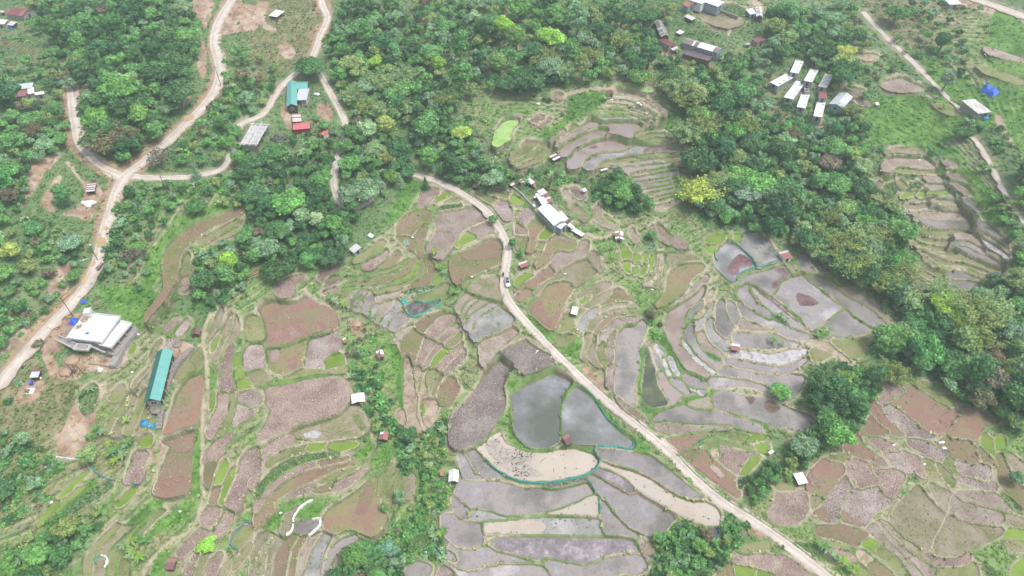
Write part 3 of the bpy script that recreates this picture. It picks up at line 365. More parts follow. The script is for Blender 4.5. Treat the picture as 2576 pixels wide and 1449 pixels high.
# ------------------------------------------------------------------ materials
MATS = {}
def nodes(name):
    m = bpy.data.materials.new(name); m.use_nodes = True
    nt = m.node_tree
    return m, nt, nt.nodes['Principled BSDF'], lambda t: nt.nodes.new(t), nt.links.new
def noise_tree(N, L, scale, detail=4, rough=.6, vec=None, dim='3D'):
    n = N('ShaderNodeTexNoise'); n.inputs['Scale'].default_value = scale; n.inputs['Detail'].default_value = detail; n.inputs['Roughness'].default_value = rough
    if vec: L(vec, n.inputs['Vector'])
    return n
def ramp(N, L, fac, stops):
    r = N('ShaderNodeValToRGB'); e = r.color_ramp.elements
    while len(e) < len(stops): e.new(.5)
    for k, (p, c) in enumerate(stops): e[k].position = p; e[k].color = (*c, 1)
    L(fac, r.inputs['Fac']); return r
def mix(N, L, fac, a, b, mode='MIX'):
    m = N('ShaderNodeMix'); m.data_type = 'RGBA'; m.blend_type = mode
    for s, v in ((0, fac), (6, a), (7, b)):
        if isinstance(v, (int, float)): m.inputs[s].default_value = v
        elif isinstance(v, tuple): m.inputs[s].default_value = (*v, 1)
        else: L(v, m.inputs[s])
    return m.outputs[2]
def plain(name, col, rough=.8, metal=0.0, var=.12, scale=1.5, bump=.0):
    """weathered single-colour surface with blotches"""
    if name in MATS: return MATS[name]
    m, nt, b, N, L = nodes(name)
    tc = N('ShaderNodeTexCoord')
    n1 = noise_tree(N, L, scale, 5, .65, tc.outputs['Object'])
    d = tuple(max(0, c*(1-var*2.2)) for c in col); h = tuple(min(1, c*(1+var)) for c in col)
    r = ramp(N, L, n1.outputs['Fac'], [(.3, d), (.52, col), (.75, h)])
    L(r.outputs['Color'], b.inputs['Base Color']); b.inputs['Roughness'].default_value = rough; b.inputs['Metallic'].default_value = metal
    if bump:
        bp = N('ShaderNodeBump'); bp.inputs['Strength'].default_value = bump; bp.inputs['Distance'].default_value = .1
        L(n1.outputs['Fac'], bp.inputs['Height']); L(bp.outputs['Normal'], b.inputs['Normal'])
    MATS[name] = m; return m
def attr_mat(name, rough=.9, bump_scale=3.0, bump=.5, dist=.15, var=.25, spec=.3):
    """surface whose own colour comes from the mesh attribute 'Col', broken up by fine noise"""
    m, nt, b, N, L = nodes(name)
    at = N('ShaderNodeAttribute'); at.attribute_name = 'Col'
    tc = N('ShaderNodeTexCoord')
    n1 = noise_tree(N, L, bump_scale, 6, .7, tc.outputs['Object'])
    n2 = noise_tree(N, L, bump_scale*.22, 4, .6, tc.outputs['Object'])
    r1 = ramp(N, L, n1.outputs['Fac'], [(.25, (1-var*1.2,)*3), (.75, (1+var*1.2,)*3)])
    r2 = ramp(N, L, n2.outputs['Fac'], [(.3, (1-var,)*3), (.7, (1+var*.7,)*3)])
    c = mix(N, L, 1.0, at.outputs['Color'], r1.outputs['Color'], 'MULTIPLY')
    c = mix(N, L, 1.0, c, r2.outputs['Color'], 'MULTIPLY')
    L(c, b.inputs['Base Color']); b.inputs['Roughness'].default_value = rough; b.inputs['Specular IOR Level'].default_value = spec
    bp = N('ShaderNodeBump'); bp.inputs['Strength'].default_value = bump; bp.inputs['Distance'].default_value = dist
    L(n1.outputs['Fac'], bp.inputs['Height']); L(bp.outputs['Normal'], b.inputs['Normal'])
    return m
def plot_mat(name, stops, scale=.5, fine=4.0, finevar=.25, rough=.9, bump=.4, dist=.1, clods=0, dots=0, wet=0, streak=0):
    """one kind of plot: patchy colours by low noise, speckle by fine noise, clod relief painted as pale tops and dark gaps"""
    m, nt, b, N, L = nodes(name)
    tc = N('ShaderNodeTexCoord'); oi = N('ShaderNodeObjectInfo')
    off = N('ShaderNodeVectorMath'); off.operation = 'MULTIPLY_ADD'; L(oi.outputs['Random'], off.inputs[0]); off.inputs[1].default_value = (97, 53, 0); L(tc.outputs['Object'], off.inputs[2])
    v = off.outputs[0]
    n1 = noise_tree(N, L, scale, 5, .62, v)
    r = ramp(N, L, n1.outputs['Fac'], [(.5+(p-.5)*.62, c) for p, c in stops])
    n2 = noise_tree(N, L, fine, 4, .7, v)
    r2 = ramp(N, L, n2.outputs['Fac'], [(.28, (1-finevar*1.1,)*3), (.72, (1+finevar*1.15,)*3)])
    c = mix(N, L, 1.0, r.outputs['Color'], r2.outputs['Color'], 'MULTIPLY')
    h = n2.outputs['Fac']
    if clods:
        vo = N('ShaderNodeTexVoronoi'); vo.inputs['Scale'].default_value = clods; L(v, vo.inputs['Vector'])
        rv = ramp(N, L, vo.outputs['Distance'], [(.1, (1.12,)*3), (.45, (1.02,)*3), (.8, (.76,)*3)])  # relief shading of the clods put into the colour
        c = mix(N, L, .8, c, rv.outputs['Color'], 'MULTIPLY')
        ma = N('ShaderNodeMath'); ma.operation = 'SUBTRACT'; L(n2.outputs['Fac'], ma.inputs[0]); L(vo.outputs['Distance'], ma.inputs[1]); h = ma.outputs[0]
    if streak:
        wv = N('ShaderNodeTexWave'); wv.inputs['Scale'].default_value = streak; wv.inputs['Distortion'].default_value = 9; wv.inputs['Detail Scale'].default_value = 2; wv.inputs['Detail'].default_value = 2
        rot = N('ShaderNodeVectorRotate'); rot.rotation_type = 'Z_AXIS'; L(v, rot.inputs['Vector']); ml = N('ShaderNodeMath'); ml.operation = 'MULTIPLY'; L(oi.outputs['Random'], ml.inputs[0]); ml.inputs[1].default_value = 6.28; L(ml.outputs[0], rot.inputs['Angle']); L(rot.outputs[0], wv.inputs['Vector'])
        rw = ramp(N, L, wv.outputs['Fac'], [(.2, (.88,)*3), (.8, (1.06,)*3)])
        c = mix(N, L, .8, c, rw.outputs['Color'], 'MULTIPLY')
    if dots:
        vd = N('ShaderNodeTexVoronoi'); vd.inputs['Scale'].default_value = dots; L(v, vd.inputs['Vector'])
        nd = noise_tree(N, L, .09, 2, .5, v); ad = N('ShaderNodeMath'); ad.operation = 'MULTIPLY_ADD'; L(nd.outputs['Fac'], ad.inputs[0]); ad.inputs[1].default_value = -.35; L(vd.outputs['Distance'], ad.inputs[2])
        rd = ramp(N, L, ad.outputs[0], [(.0, (.72,)*3), (.03, (.78,)*3), (.07, (1,)*3)]); c = mix(N, L, 1.0, c, rd.outputs['Color'], 'MULTIPLY')
    rv2 = N('ShaderNodeMapRange'); L(oi.outputs['Random'], rv2.inputs[0]); rv2.inputs[3].default_value = .88; rv2.inputs[4].default_value = 1.1
    hs = N('ShaderNodeHueSaturation'); L(rv2.outputs[0], hs.inputs['Value']); L(c, hs.inputs['Color'])
    L(hs.outputs[0], b.inputs['Base Color'])
    if wet:
        rr = ramp(N, L, n1.outputs['Fac'], [(.35, (wet*.6,)*3), (.7, (wet*.6+.16,)*3)]); L(rr.outputs['Color'], b.inputs['Roughness'])
    else: b.inputs['Roughness'].default_value = rough; b.inputs['Specular IOR Level'].default_value = .25
    bp = N('ShaderNodeBump'); bp.inputs['Strength'].default_value = bump; bp.inputs['Distance'].default_value = dist
    L(h, bp.inputs['Height']); L(bp.outputs['Normal'], b.inputs['Normal'])
    return m
A = alb
PM = {
 'fl': plot_mat('flooded_mud', [(.22, A(130, 127, 120)), (.4, A(153, 147, 143)), (.52, A(177, 167, 162)), (.62, A(167, 160, 161)), (.8, A(206, 199, 197))], .085, 1.6, .08, bump=.12, dist=.03, wet=.12, dots=1.3),
 'fp': plot_mat('flooded_brown_mud', [(.3, A(160, 140, 130)), (.55, A(184, 164, 155)), (.75, A(178, 168, 168))], .12, 1.6, .07, bump=.1, dist=.03, wet=.15),
 'gw': plot_mat('grey_shallow_water', [(.3, A(150, 150, 142)), (.5, A(176, 173, 168)), (.72, A(198, 194, 192))], .14, 1.2, .07, bump=.08, dist=.02, wet=.08, dots=1.0),
 'si': plot_mat('silty_water', [(.3, A(204, 188, 172)), (.6, A(216, 202, 188)), (.8, A(208, 198, 188))], .05, .8, .025, bump=.03, dist=.02, wet=.1),
 'wh': plot_mat('wet_silt_sky_glint', [(.3, A(168, 162, 164)), (.45, A(200, 195, 197)), (.6, A(222, 218, 219)), (.75, A(182, 176, 177))], .5, 2.5, .12, bump=.2, dist=.04, wet=.2),  # whitish stops paint bright sky reflection onto the wet silt
 'wd': plot_mat('weedy_silt', [(.3, A(178, 166, 156)), (.6, A(200, 188, 176)), (.75, A(150, 142, 130))], .6, 1.4, .12, bump=.1, dist=.03, wet=.15, dots=.9),
 'rw': plot_mat('red_water_fern', [(.3, A(122, 84, 88)), (.5, A(136, 100, 102)), (.62, A(146, 116, 118)), (.75, A(156, 140, 144))], .22, 2.2, .14, bump=.1, dist=.03, wet=.4),
 'pw': plot_mat('clear_pond_water', [(.28, A(118, 124, 114)), (.44, A(140, 143, 138)), (.58, A(158, 159, 160)), (.75, A(196, 196, 198))], .07, 1.3, .08, bump=.04, dist=.02, wet=.03),  # green-grey mottle, with reflected cloud painted as pale patches
 'pg': plot_mat('green_pond_water', [(.3, A(92, 100, 84)), (.5, A(108, 116, 88)), (.7, A(128, 134, 98))], .2, 1.4, .2, bump=.1, dist=.03, wet=.1),
 'dk': plot_mat('dark_pond_water', [(.3, A(92, 90, 84)), (.55, A(126, 120, 116)), (.75, A(160, 152, 150))], .6, 2.5, .25, bump=.15, dist=.04, wet=.1),
 'db': plot_mat('tree_reflection_tint', [(.3, A(116, 96, 84)), (.6, A(128, 106, 92)), (.75, A(146, 128, 118))], .3, 1.5, .1, bump=.08, dist=.02, wet=.1),  # tree reflections in paddy water, painted as brown colour
 'ag': plot_mat('duckweed', [(.3, A(160, 200, 110)), (.6, A(184, 218, 138)), (.8, A(172, 208, 126))], .2, 2.0, .06, bump=.1, dist=.03),
 'cl': plot_mat('ploughed_clods', [(.3, A(164, 142, 131)), (.55, A(188, 165, 153)), (.75, A(203, 182, 169))], .16, 2.2, .2, bump=.8, dist=.25, clods=3.0),
 'wc': plot_mat('pale_ploughed_clods', [(.3, A(172, 152, 143)), (.55, A(200, 182, 174)), (.75, A(217, 201, 194))], .16, 2.2, .2, bump=.9, dist=.3, clods=2.6),
 'dc': plot_mat('dark_ploughed_soil', [(.3, A(134, 122, 117)), (.55, A(156, 145, 139)), (.75, A(178, 167, 162))], .12, 1.6, .28, bump=.8, dist=.2, clods=3.2),
 'pc': plot_mat('pale_harrowed_soil', [(.3, A(166, 148, 134)), (.5, A(180, 164, 152)), (.72, A(192, 178, 168))], .2, 1.8, .14, bump=.5, dist=.12, streak=.35),
 'wm': plot_mat('wet_clods', [(.3, A(138, 126, 130)), (.55, A(160, 148, 152)), (.75, A(190, 180, 182))], .25, 1.5, .26, bump=.6, dist=.15, wet=.3),
 'mb': plot_mat('muddy_terrace', [(.3, A(138, 120, 104)), (.5, A(160, 142, 128)), (.7, A(178, 162, 152))], .3, 2.0, .2, bump=.3, dist=.08, wet=.3),
 'rd': plot_mat('red_weeds', [(.25, A(150, 142, 108)), (.42, A(162, 138, 118)), (.62, A(163, 127, 116)), (.78, A(176, 148, 136))], .14, 2.2, .16, bump=.4, dist=.1),
 'rb': plot_mat('reddish_brown_weeds', [(.3, A(150, 142, 108)), (.5, A(164, 142, 120)), (.7, A(168, 132, 113))], .12, 2.2, .12, bump=.3, dist=.08),
 'bo': plot_mat('brown_olive_weeds', [(.28, A(140, 144, 94)), (.48, A(160, 148, 112)), (.68, A(162, 134, 114))], .1, 2.2, .14, bump=.4, dist=.1),
 'br': plot_mat('brown_stubble', [(.3, A(138, 130, 96)), (.5, A(154, 138, 110)), (.7, A(160, 136, 116))], .16, 2.6, .22, bump=.5, dist=.1),
 'ol': plot_mat('olive_weeds', [(.28, A(130, 138, 92)), (.5, A(152, 158, 104)), (.7, A(164, 156, 124))], .18, 2.4, .18, bump=.5, dist=.1),
 'st': plot_mat('grassy_stubble', [(.28, A(142, 144, 106)), (.5, A(164, 154, 126)), (.7, A(176, 166, 148))], .22, 2.2, .22, bump=.5, dist=.12),
 'se': plot_mat('rice_seedlings', [(.3, A(128, 158, 66)), (.5, A(140, 168, 74)), (.75, A(150, 176, 84))], .16, 3.0, .09, bump=.4, dist=.08),
 'vg': plot_mat('vegetable_rows', [(.3, A(104, 136, 76)), (.5, A(134, 154, 96)), (.7, A(160, 156, 118))], .5, 2.0, .3, bump=.7, dist=.2, streak=.8),
 'cb': plot_mat('cabbage_rows', [(.3, A(118, 150, 120)), (.5, A(160, 188, 160)), (.62, A(196, 210, 190)), (.75, A(150, 130, 110))], 1.2, 3.0, .25, bump=.8, dist=.2),
 'so': plot_mat('dry_soil', [(.3, A(166, 146, 122)), (.5, A(196, 174, 152)), (.7, A(206, 190, 168))], .35, 2.2, .2, bump=.5, dist=.12),
}
PNAME = {'fl': 'flooded_paddy', 'fp': 'flooded_paddy', 'gw': 'flooded_paddy', 'si': 'silty_paddy', 'wh': 'wet_paddy', 'wd': 'water_weeds', 'rw': 'water_fern', 'pw': 'pond', 'pg': 'pond', 'dk': 'pond', 'db': 'painted_reflection', 'ag': 'duckweed_pond', 'cl': 'ploughed_field', 'wc': 'ploughed_field', 'dc': 'ploughed_field', 'pc': 'harrowed_field', 'wm': 'wet_paddy', 'mb': 'muddy_terrace', 'rd': 'fallow_field', 'rb': 'fallow_field', 'bo': 'fallow_field', 'br': 'stubble_field', 'ol': 'weedy_field', 'st': 'stubble_field', 'se': 'seedling_bed', 'vg': 'vegetable_bed', 'cb': 'cabbage_bed', 'so': 'bare_field'}
WATER = set('fl fp gw si wh wd rw pw pg dk db ag wm mb'.split())
CLOD = {'cl': .18, 'wc': .22, 'dc': .2, 'wm': .16, 'br': .12, 'st': .14, 'bo': .1, 'rd': .1, 'rb': .08, 'ol': .12, 'pc': .1, 'so': .14, 'vg': .3, 'cb': .3, 'se': .08, 'mb': .06}
# ------------------------------------------------------------------ outlines -> distance and label maps
def catmull(p, closed=True, step=2.0):
    n = len(p); out = []
    rngi = range(n) if closed else range(n-1)
    for i in rngi:
        if closed: a, b, c, d = p[i-1], p[i], p[(i+1) % n], p[(i+2) % n]
        else: a, b, c, d = p[max(i-1, 0)], p[i], p[i+1], p[min(i+2, n-1)]
        k = max(1, int(np.hypot(*(c-b))/step))
        for t in np.arange(k)/k:
            out.append(.5*((2*b)+(c-a)*t+(2*a-5*b+4*c-d)*t*t+(3*b-a-3*c+d)*t**3))
    if not closed: out.append(p[-1])
    return np.array(out)
def dist_to(D, pts, closed, R=7, aux=None, val=None):
    q = np.concatenate([pts, pts[:1]]) if closed else pts
    for a, b in zip(q[:-1], q[1:]):
        i0 = max(int((min(a[0], b[0])-R-U0)/ST), 0); i1 = min(int((max(a[0], b[0])+R-U0)/ST)+2, NU)
        j0 = max(int((min(a[1], b[1])-R-V0)/ST), 0); j1 = min(int((max(a[1], b[1])+R-V0)/ST)+2, NV)
        if i1 <= i0 or j1 <= j0: continue
        x = GU[j0:j1, i0:i1]-a[0]; y = GV[j0:j1, i0:i1]-a[1]
        ex, ey = b-a; l2 = ex*ex+ey*ey+1e-9
        t = np.clip((x*ex+y*ey)/l2, 0, 1)
        d = np.hypot(x-t*ex, y-t*ey)
        if aux is not None: aux[j0:j1, i0:i1] = np.where(d < D[j0:j1, i0:i1], val, aux[j0:j1, i0:i1])
        D[j0:j1, i0:i1] = np.minimum(D[j0:j1, i0:i1], d)
def inside(pts):
    """(j0,j1,i0,i1,mask) of the grid nodes inside a closed outline"""
    i0 = max(int((pts[:, 0].min()-U0)/ST), 0); i1 = min(int((pts[:, 0].max()-U0)/ST)+2, NU)
    j0 = max(int((pts[:, 1].min()-V0)/ST), 0); j1 = min(int((pts[:, 1].max()-V0)/ST)+2, NV)
    x = GU[j0:j1, i0:i1]; y = GV[j0:j1, i0:i1]; m = np.zeros(x.shape, bool)
    q = np.concatenate([pts, pts[:1]])
    for a, b in zip(q[:-1], q[1:]):
        if a[1] == b[1]: continue
        c = ((a[1] > y) != (b[1] > y)) & (x < (b[0]-a[0])*(y-a[1])/(b[1]-a[1])+a[0])
        m ^= c
    return j0, j1, i0, i1, m
def wobble(p, amp=.45, s=6.0, seed=3):
    return p+np.stack([vnoise(p[:, 0], p[:, 1], s, seed)-.5, vnoise(p[:, 0], p[:, 1], s, seed+1)-.5], 1)*2*amp
D = np.full(GU.shape, 99.0); LAB = np.full(GU.shape, -1, int); OVER = np.full(GU.shape, -1, int)
BW = np.full(GU.shape, 1.2)                 # half width of the nearest ridge
for k, f in enumerate(FIELDS):
    f['s'] = wobble(catmull(f['p']))
    j0, j1, i0, i1, m = inside(f['s'])
    f['box'] = (max(j0-3, 0), min(j1+3, NV), max(i0-3, 0), min(i1+3, NU)) if not f['over'] else (j0, j1, i0, i1)
    if f['over']:
        OVER[j0:j1, i0:i1][m] = k
        cj, ci = int((f['s'][:, 1].mean()-V0)/ST), int((f['s'][:, 0].mean()-U0)/ST)
        f['base'] = LAB[cj, ci]
    else: LAB[j0:j1, i0:i1][m] = k
for _ in range(2):                          # neighbouring plots meet at one shared ridge
    nb = LAB.copy()
    for dj, di in ((0, 1), (0, -1), (1, 0), (-1, 0)):
        sh = np.roll(LAB, (dj, di), (0, 1)); nb = np.where((nb < 0) & (sh >= 0), sh, nb)
    LAB = nb
ed = np.zeros(GU.shape, bool)
for dj, di in ((0, 1), (1, 0)):
    sh = np.roll(LAB, (dj, di), (0, 1)); e = sh != LAB; ed |= e; ed |= np.roll(e, (-dj, -di), (0, 1))
D = np.where(ed, .5, 99.0)
for _ in range(8):
    for dj in (-1, 0, 1):
        for di in (-1, 0, 1):
            if dj or di: D = np.minimum(D, np.roll(D, (dj, di), (0, 1))+math.hypot(dj, di))
_k = LAB.clip(0); _water = np.array([f['t'] in WATER for f in FIELDS]); _rw = np.array([.8+.5*random.random() for _ in FIELDS])
BW = np.where(LAB >= 0, np.where(_water[_k], 1.35, 1.2)*_rw[_k]*np.where((GU > 770) & (GV > 370), .75, 1), 1.4)
ZT = GH.copy()
for k, f in enumerate(FIELDS):
    if f['over']: continue
    j0, j1, i0, i1 = f['box']; m = LAB[j0:j1, i0:i1] == k
    f['z'] = float(np.median(GH[j0:j1, i0:i1][m])) if m.any() else 0.0
    ZT[j0:j1, i0:i1][m] = f['z']
INF = LAB >= 0
def blur(a, r):
    for ax in (0, 1):
        c = np.cumsum(np.concatenate([np.repeat(np.take(a, [0], ax), r+1, ax), a, np.repeat(np.take(a, [-1], ax), r, ax)], ax), ax)
        n = a.shape[ax]
        a = (np.take(c, range(2*r+1, 2*r+1+n), ax)-np.take(c, range(0, n), ax))/(2*r+1)
    return a
ZB = blur(ZT, 1); D = np.where(D < 9, (D+blur(D, 1))/2, D)
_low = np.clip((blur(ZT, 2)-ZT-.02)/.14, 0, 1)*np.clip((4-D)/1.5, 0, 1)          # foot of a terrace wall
BW = BW*(1+.65*_low)
# keep the land around a flight of terraces smooth: land near plots eases towards the plot level
_lw = blur(INF.astype(float), 4)
ZL = blur(ZT, 4)
ZB = np.where(INF, ZB, ZB*(1-np.clip(_lw*1.6, 0, 1))+ZL*np.clip(_lw*1.6, 0, 1)*1.0)
CT = np.zeros(GU.shape)
for q in CONTOUR:
    j0, j1, i0, i1, m = inside(wobble(catmull(dp(q)), 2, 12, 7)); CT[j0:j1, i0:i1][m] = 1
CT = np.clip(blur(CT, 3), 0, 1)*(~INF)*np.clip((D-1)/3, 0, 1)
_h = GH+(fbm(GX, GY, 26, 95, 2)-.5)*1.6
_st = .5+.25*vnoise(GX, GY, 60, 97); _ph = _h/_st; _fr = _ph-np.floor(_ph)
RISE = np.clip((_fr-.74)/.26, 0, 1)
ZB = ZB*(1-CT)+CT*(_h*0+GH+(np.floor(_ph)+RISE-_ph)*_st*1.0+.1*np.exp(-((_fr-.7)/.08)**2))
RD = np.full(GU.shape, 99.0); PD = np.full(GU.shape, 99.0)
MPU = np.hypot(np.gradient(GX, axis=1), np.gradient(GY, axis=1))          # metres per map unit across
RDL = np.full(GU.shape, 99.0)
for n, c, w in ROADS:
    cc = catmull(c, False, 2.0); dist_to(RD, cc, False, 14)
    if n in ('left', 'spur', 'track'): dist_to(RDL, cc, False, 14)
for c in PATHS: dist_to(PD, catmull(c, False, 2.0), False, 5)
ridge = np.clip(1-(D/BW)**2, 0, 1)
scale = MPU/.34
RZ = blur(GH, 3)
wr = np.clip((9-RD)/4, 0, 1)
gn = fbm(GX, GY, 3.0, 11, 4)-.5
Z = ZB+ridge*(.34+.2*(vnoise(GX, GY, 5, 31)-.5))*(1-.5*_low)
Z = np.where(INF & (D > BW), ZT-.2, Z)
Z = Z+np.where(INF, 0, gn*.7*np.clip(RD-5, 0, 6)/6)
Z = Z*(1-wr*(~INF))+RZ*wr*(~INF)
Z = Z-.12*(RD < 2.5)
# ------------------------------------------------------------------ ground colour
def C(*c): return np.array(A(*c))
big = fbm(GX, GY, 38, 21, 4); med = fbm(GX, GY, 9, 25, 3); fin = fbm(GX, GY, 2.2, 28, 2)
def lerp(a, b, w): return a*(1-w[..., None])+b*w[..., None]
def sm(x, a, b):
    t = np.clip((x-a)/(b-a), 0, 1); return t*t*(3-2*t)
col = np.ones(GU.shape+(3,))*C(122, 149, 102)
col = lerp(col, C(144, 168, 118), sm(med, .4, .7)); col = lerp(col, C(108, 138, 86), sm(1-big, .45, .7)*.8)
col = lerp(col, C(142, 148, 112), sm(fin+med*.6, .85, 1.1)*.55); col = lerp(col, C(168, 150, 130), sm(big+fin*.4, .82, .98)*.5)
W = {t: np.zeros(GU.shape) for t in ('lg', 'ba', 'dry')}
for t, p in PATCH:
    j0, j1, i0, i1, m = inside(wobble(catmull(p), 1.2, 8, 5)); W[t][j0:j1, i0:i1][m] = 1
for t in W: W[t] = np.clip(blur(W[t], 2)*1.0, 0, 1)
col = lerp(col, np.where((fin > .52)[..., None], C(164, 154, 122), C(138, 142, 100)), sm(W['dry']+(med-.5)*.6, .25, .7)*.9)
lgc = lerp(np.ones_like(col)*C(110, 154, 76), C(132, 172, 90), sm(fin, .35, .65)); lgc = lerp(lgc, C(92, 136, 66), sm(1-med, .45, .65)*.7)
_tr = CT*sm(.9-RISE, .2, .8)
col = lerp(col, lerp(np.ones_like(col)*C(150, 178, 110), C(178, 172, 138), sm(fbm(GX, GY, 12, 98, 2), .45, .62)), _tr*.75)
col = lerp(col, C(94, 122, 68), CT*RISE*.8)
_rim = CT*np.exp(-((_fr-.68)/.07)**2); col = lerp(col, lerp(np.ones_like(col)*C(164, 184, 116), C(216, 203, 176), sm(fbm(GX, GY, 16, 99, 2)+(fin-.5)*.3, .35, .6)), _rim*.9)
bac = lerp(np.ones_like(col)*C(196, 166, 142), C(214, 192, 172), sm(med, .4, .65)); bac = lerp(bac, C(162, 132, 112), sm(fin, .52, .72)*.7)
col = lerp(col, bac, sm(W['ba']+(fin-.5)*.7, .35, .65))
col = lerp(col, lerp(np.ones_like(col)*C(198, 168, 142), C(176, 146, 122), sm(fin, .45, .65)), sm(np.clip(1-(RDL-4)/9.0, 0, 1)+(fbm(GX, GY, 18, 66, 3)-.55)*1.6, .45, .7)*.9*(RDL < 13))
col = lerp(col, C(196, 180, 160), np.clip(1-(RD-2)/4.0, 0, 1)*sm(fin, .3, .6)*.85)
gl, ge = C(136, 164, 98), C(212, 200, 174)
bund = lerp(np.ones_like(col)*gl, ge, sm(fbm(GX, GY, 14, 41, 3)+(fin-.5)*.5, .3, .56))
col = lerp(col, bund, np.clip(1.25-(D/BW)*.45, 0, 1)*(D < 4.5)*np.where(INF, 1, .9))
col = lerp(col, lerp(np.ones_like(col)*C(92, 116, 64), C(140, 124, 102), sm(fbm(GX, GY, 10, 67, 3), .42, .6)), _low*(D < BW*1.3)*.85)  # wall shading painted into the colour on the lower side of each step
_wm = (1-_low)[..., None]*(INF & _water[_k])[..., None]*np.clip((D-BW*.55)/(BW*.5), 0, 1)[..., None]*.7
col = col*(1-_wm)+C(176, 160, 146)*_wm
_lw2 = sm(W['lg']+(fin-.5)*.5, .3, .7)*np.where(INF & (D > BW*1.5), 0, 1)
col = lerp(col, lgc, _lw2)
gz = np.hypot(np.gradient(Z, axis=1), np.gradient(Z, axis=0))/(MPU+1e-6)
wall = sm(gz, .55, 1.1)*(D < 4)
col = lerp(col, lerp(np.ones_like(col)*C(116, 132, 82), C(158, 144, 122), sm(fin, .4, .6)), wall*.4)
col = lerp(col, C(204, 188, 164), np.clip(2.4-PD, 0, 1)*.95)
col = np.where((INF & (D > BW*1.6))[..., None], C(150, 135, 120), col)
col = np.clip(col, .01, .9)
# ------------------------------------------------------------------ mesh helpers
def new_mesh(name, co, faces, mats=(), smooth=True, cols=None, mi=None):
    me = bpy.data.meshes.new(name)
    co = np.asarray(co, np.float32); n = len(co)
    if isinstance(faces, np.ndarray) and faces.ndim == 2:
        k = faces.shape[1]; F = len(faces); fl_ = faces.ravel(); tot = np.full(F, k)
    else:
        F = len(faces); tot = np.array([len(f) for f in faces]); fl_ = np.array([i for f in faces for i in f])
    me.vertices.add(n); me.vertices.foreach_set('co', co.ravel())
    me.loops.add(len(fl_)); me.loops.foreach_set('vertex_index', fl_.astype(np.int32))
    me.polygons.add(F); st = np.concatenate([[0], np.cumsum(tot)[:-1]])
    me.polygons.foreach_set('loop_start', st.astype(np.int32)); me.polygons.foreach_set('loop_total', tot.astype(np.int32))
    for m in mats: me.materials.append(m)
    if mi is not None: me.polygons.foreach_set('material_index', np.asarray(mi, np.int32))
    me.polygons.foreach_set('use_smooth', np.full(F, smooth))
    if cols is not None:
        a = me.color_attributes.new('Col', 'FLOAT_COLOR', 'POINT')
        a.data.foreach_set('color', np.concatenate([np.asarray(cols, np.float32), np.ones((n, 1), np.float32)], 1).ravel())
    me.update(calc_edges=True); return me
def link(name, me, parent=None, kind=None, label=None, cat=None, group=None, loc=None):
    o = bpy.data.objects.new(name, me); COL.objects.link(o)
    if parent is not None: o.parent = parent
    if kind: o['kind'] = kind
    if label: o['label'] = label
    if cat: o['category'] = cat
    if group: o['group'] = group
    if loc is not None: o.location = loc
    return o
def grid_faces(mask):
    """quads of the grid whose four corners are set in mask -> (vertex ids used, faces)"""
    q = mask[:-1, :-1] & mask[1:, :-1] & mask[:-1, 1:] & mask[1:, 1:]
    j, i = np.nonzero(q); a = j*mask.shape[1]+i
    f = np.stack([a, a+mask.shape[1], a+mask.shape[1]+1, a+1], 1)
    u, inv = np.unique(f, return_inverse=True)
    return u, inv.reshape(f.shape)
GMAT = attr_mat('ground_cover', .95, 2.4, .6, .18, .22)
u, f = grid_faces(np.ones(GU.shape, bool))
GROUND = link('ground', new_mesh('ground', np.stack([GX, GY, Z], 2).reshape(-1, 3), f, [GMAT], True, col.reshape(-1, 3)), kind='structure')
# far ground beyond the traced relief
rim = np.concatenate([np.stack([GX, GY, Z], 2)[0], np.stack([GX, GY, Z], 2)[:, -1], np.stack([GX, GY, Z], 2)[-1, ::-1], np.stack([GX, GY, Z], 2)[::-1, 0]])[::6]
cen = np.array([0, 200.0])
ring = [rim]
for k, (s, z) in enumerate(((250, 40), (900, 30), (3500, 20))):
    d = rim[:, :2]-cen; d /= np.hypot(d[:, 0], d[:, 1])[:, None]
    w = .35 if k == 0 else 0.0
    ring.append(np.concatenate([rim[:, :2]+d*s, (rim[:, 2]*w+z*(1-w))[:, None]], 1))
n = len(rim); co = np.concatenate(ring); fc = []
for k in range(3):
    for i in range(n): fc.append((k*n+i, k*n+(i+1) % n, (k+1)*n+(i+1) % n, (k+1)*n+i))
link('hills', new_mesh('hills', co, np.array(fc), [GMAT], True, np.ones((len(co), 3))*C(100, 128, 80)), kind='structure')
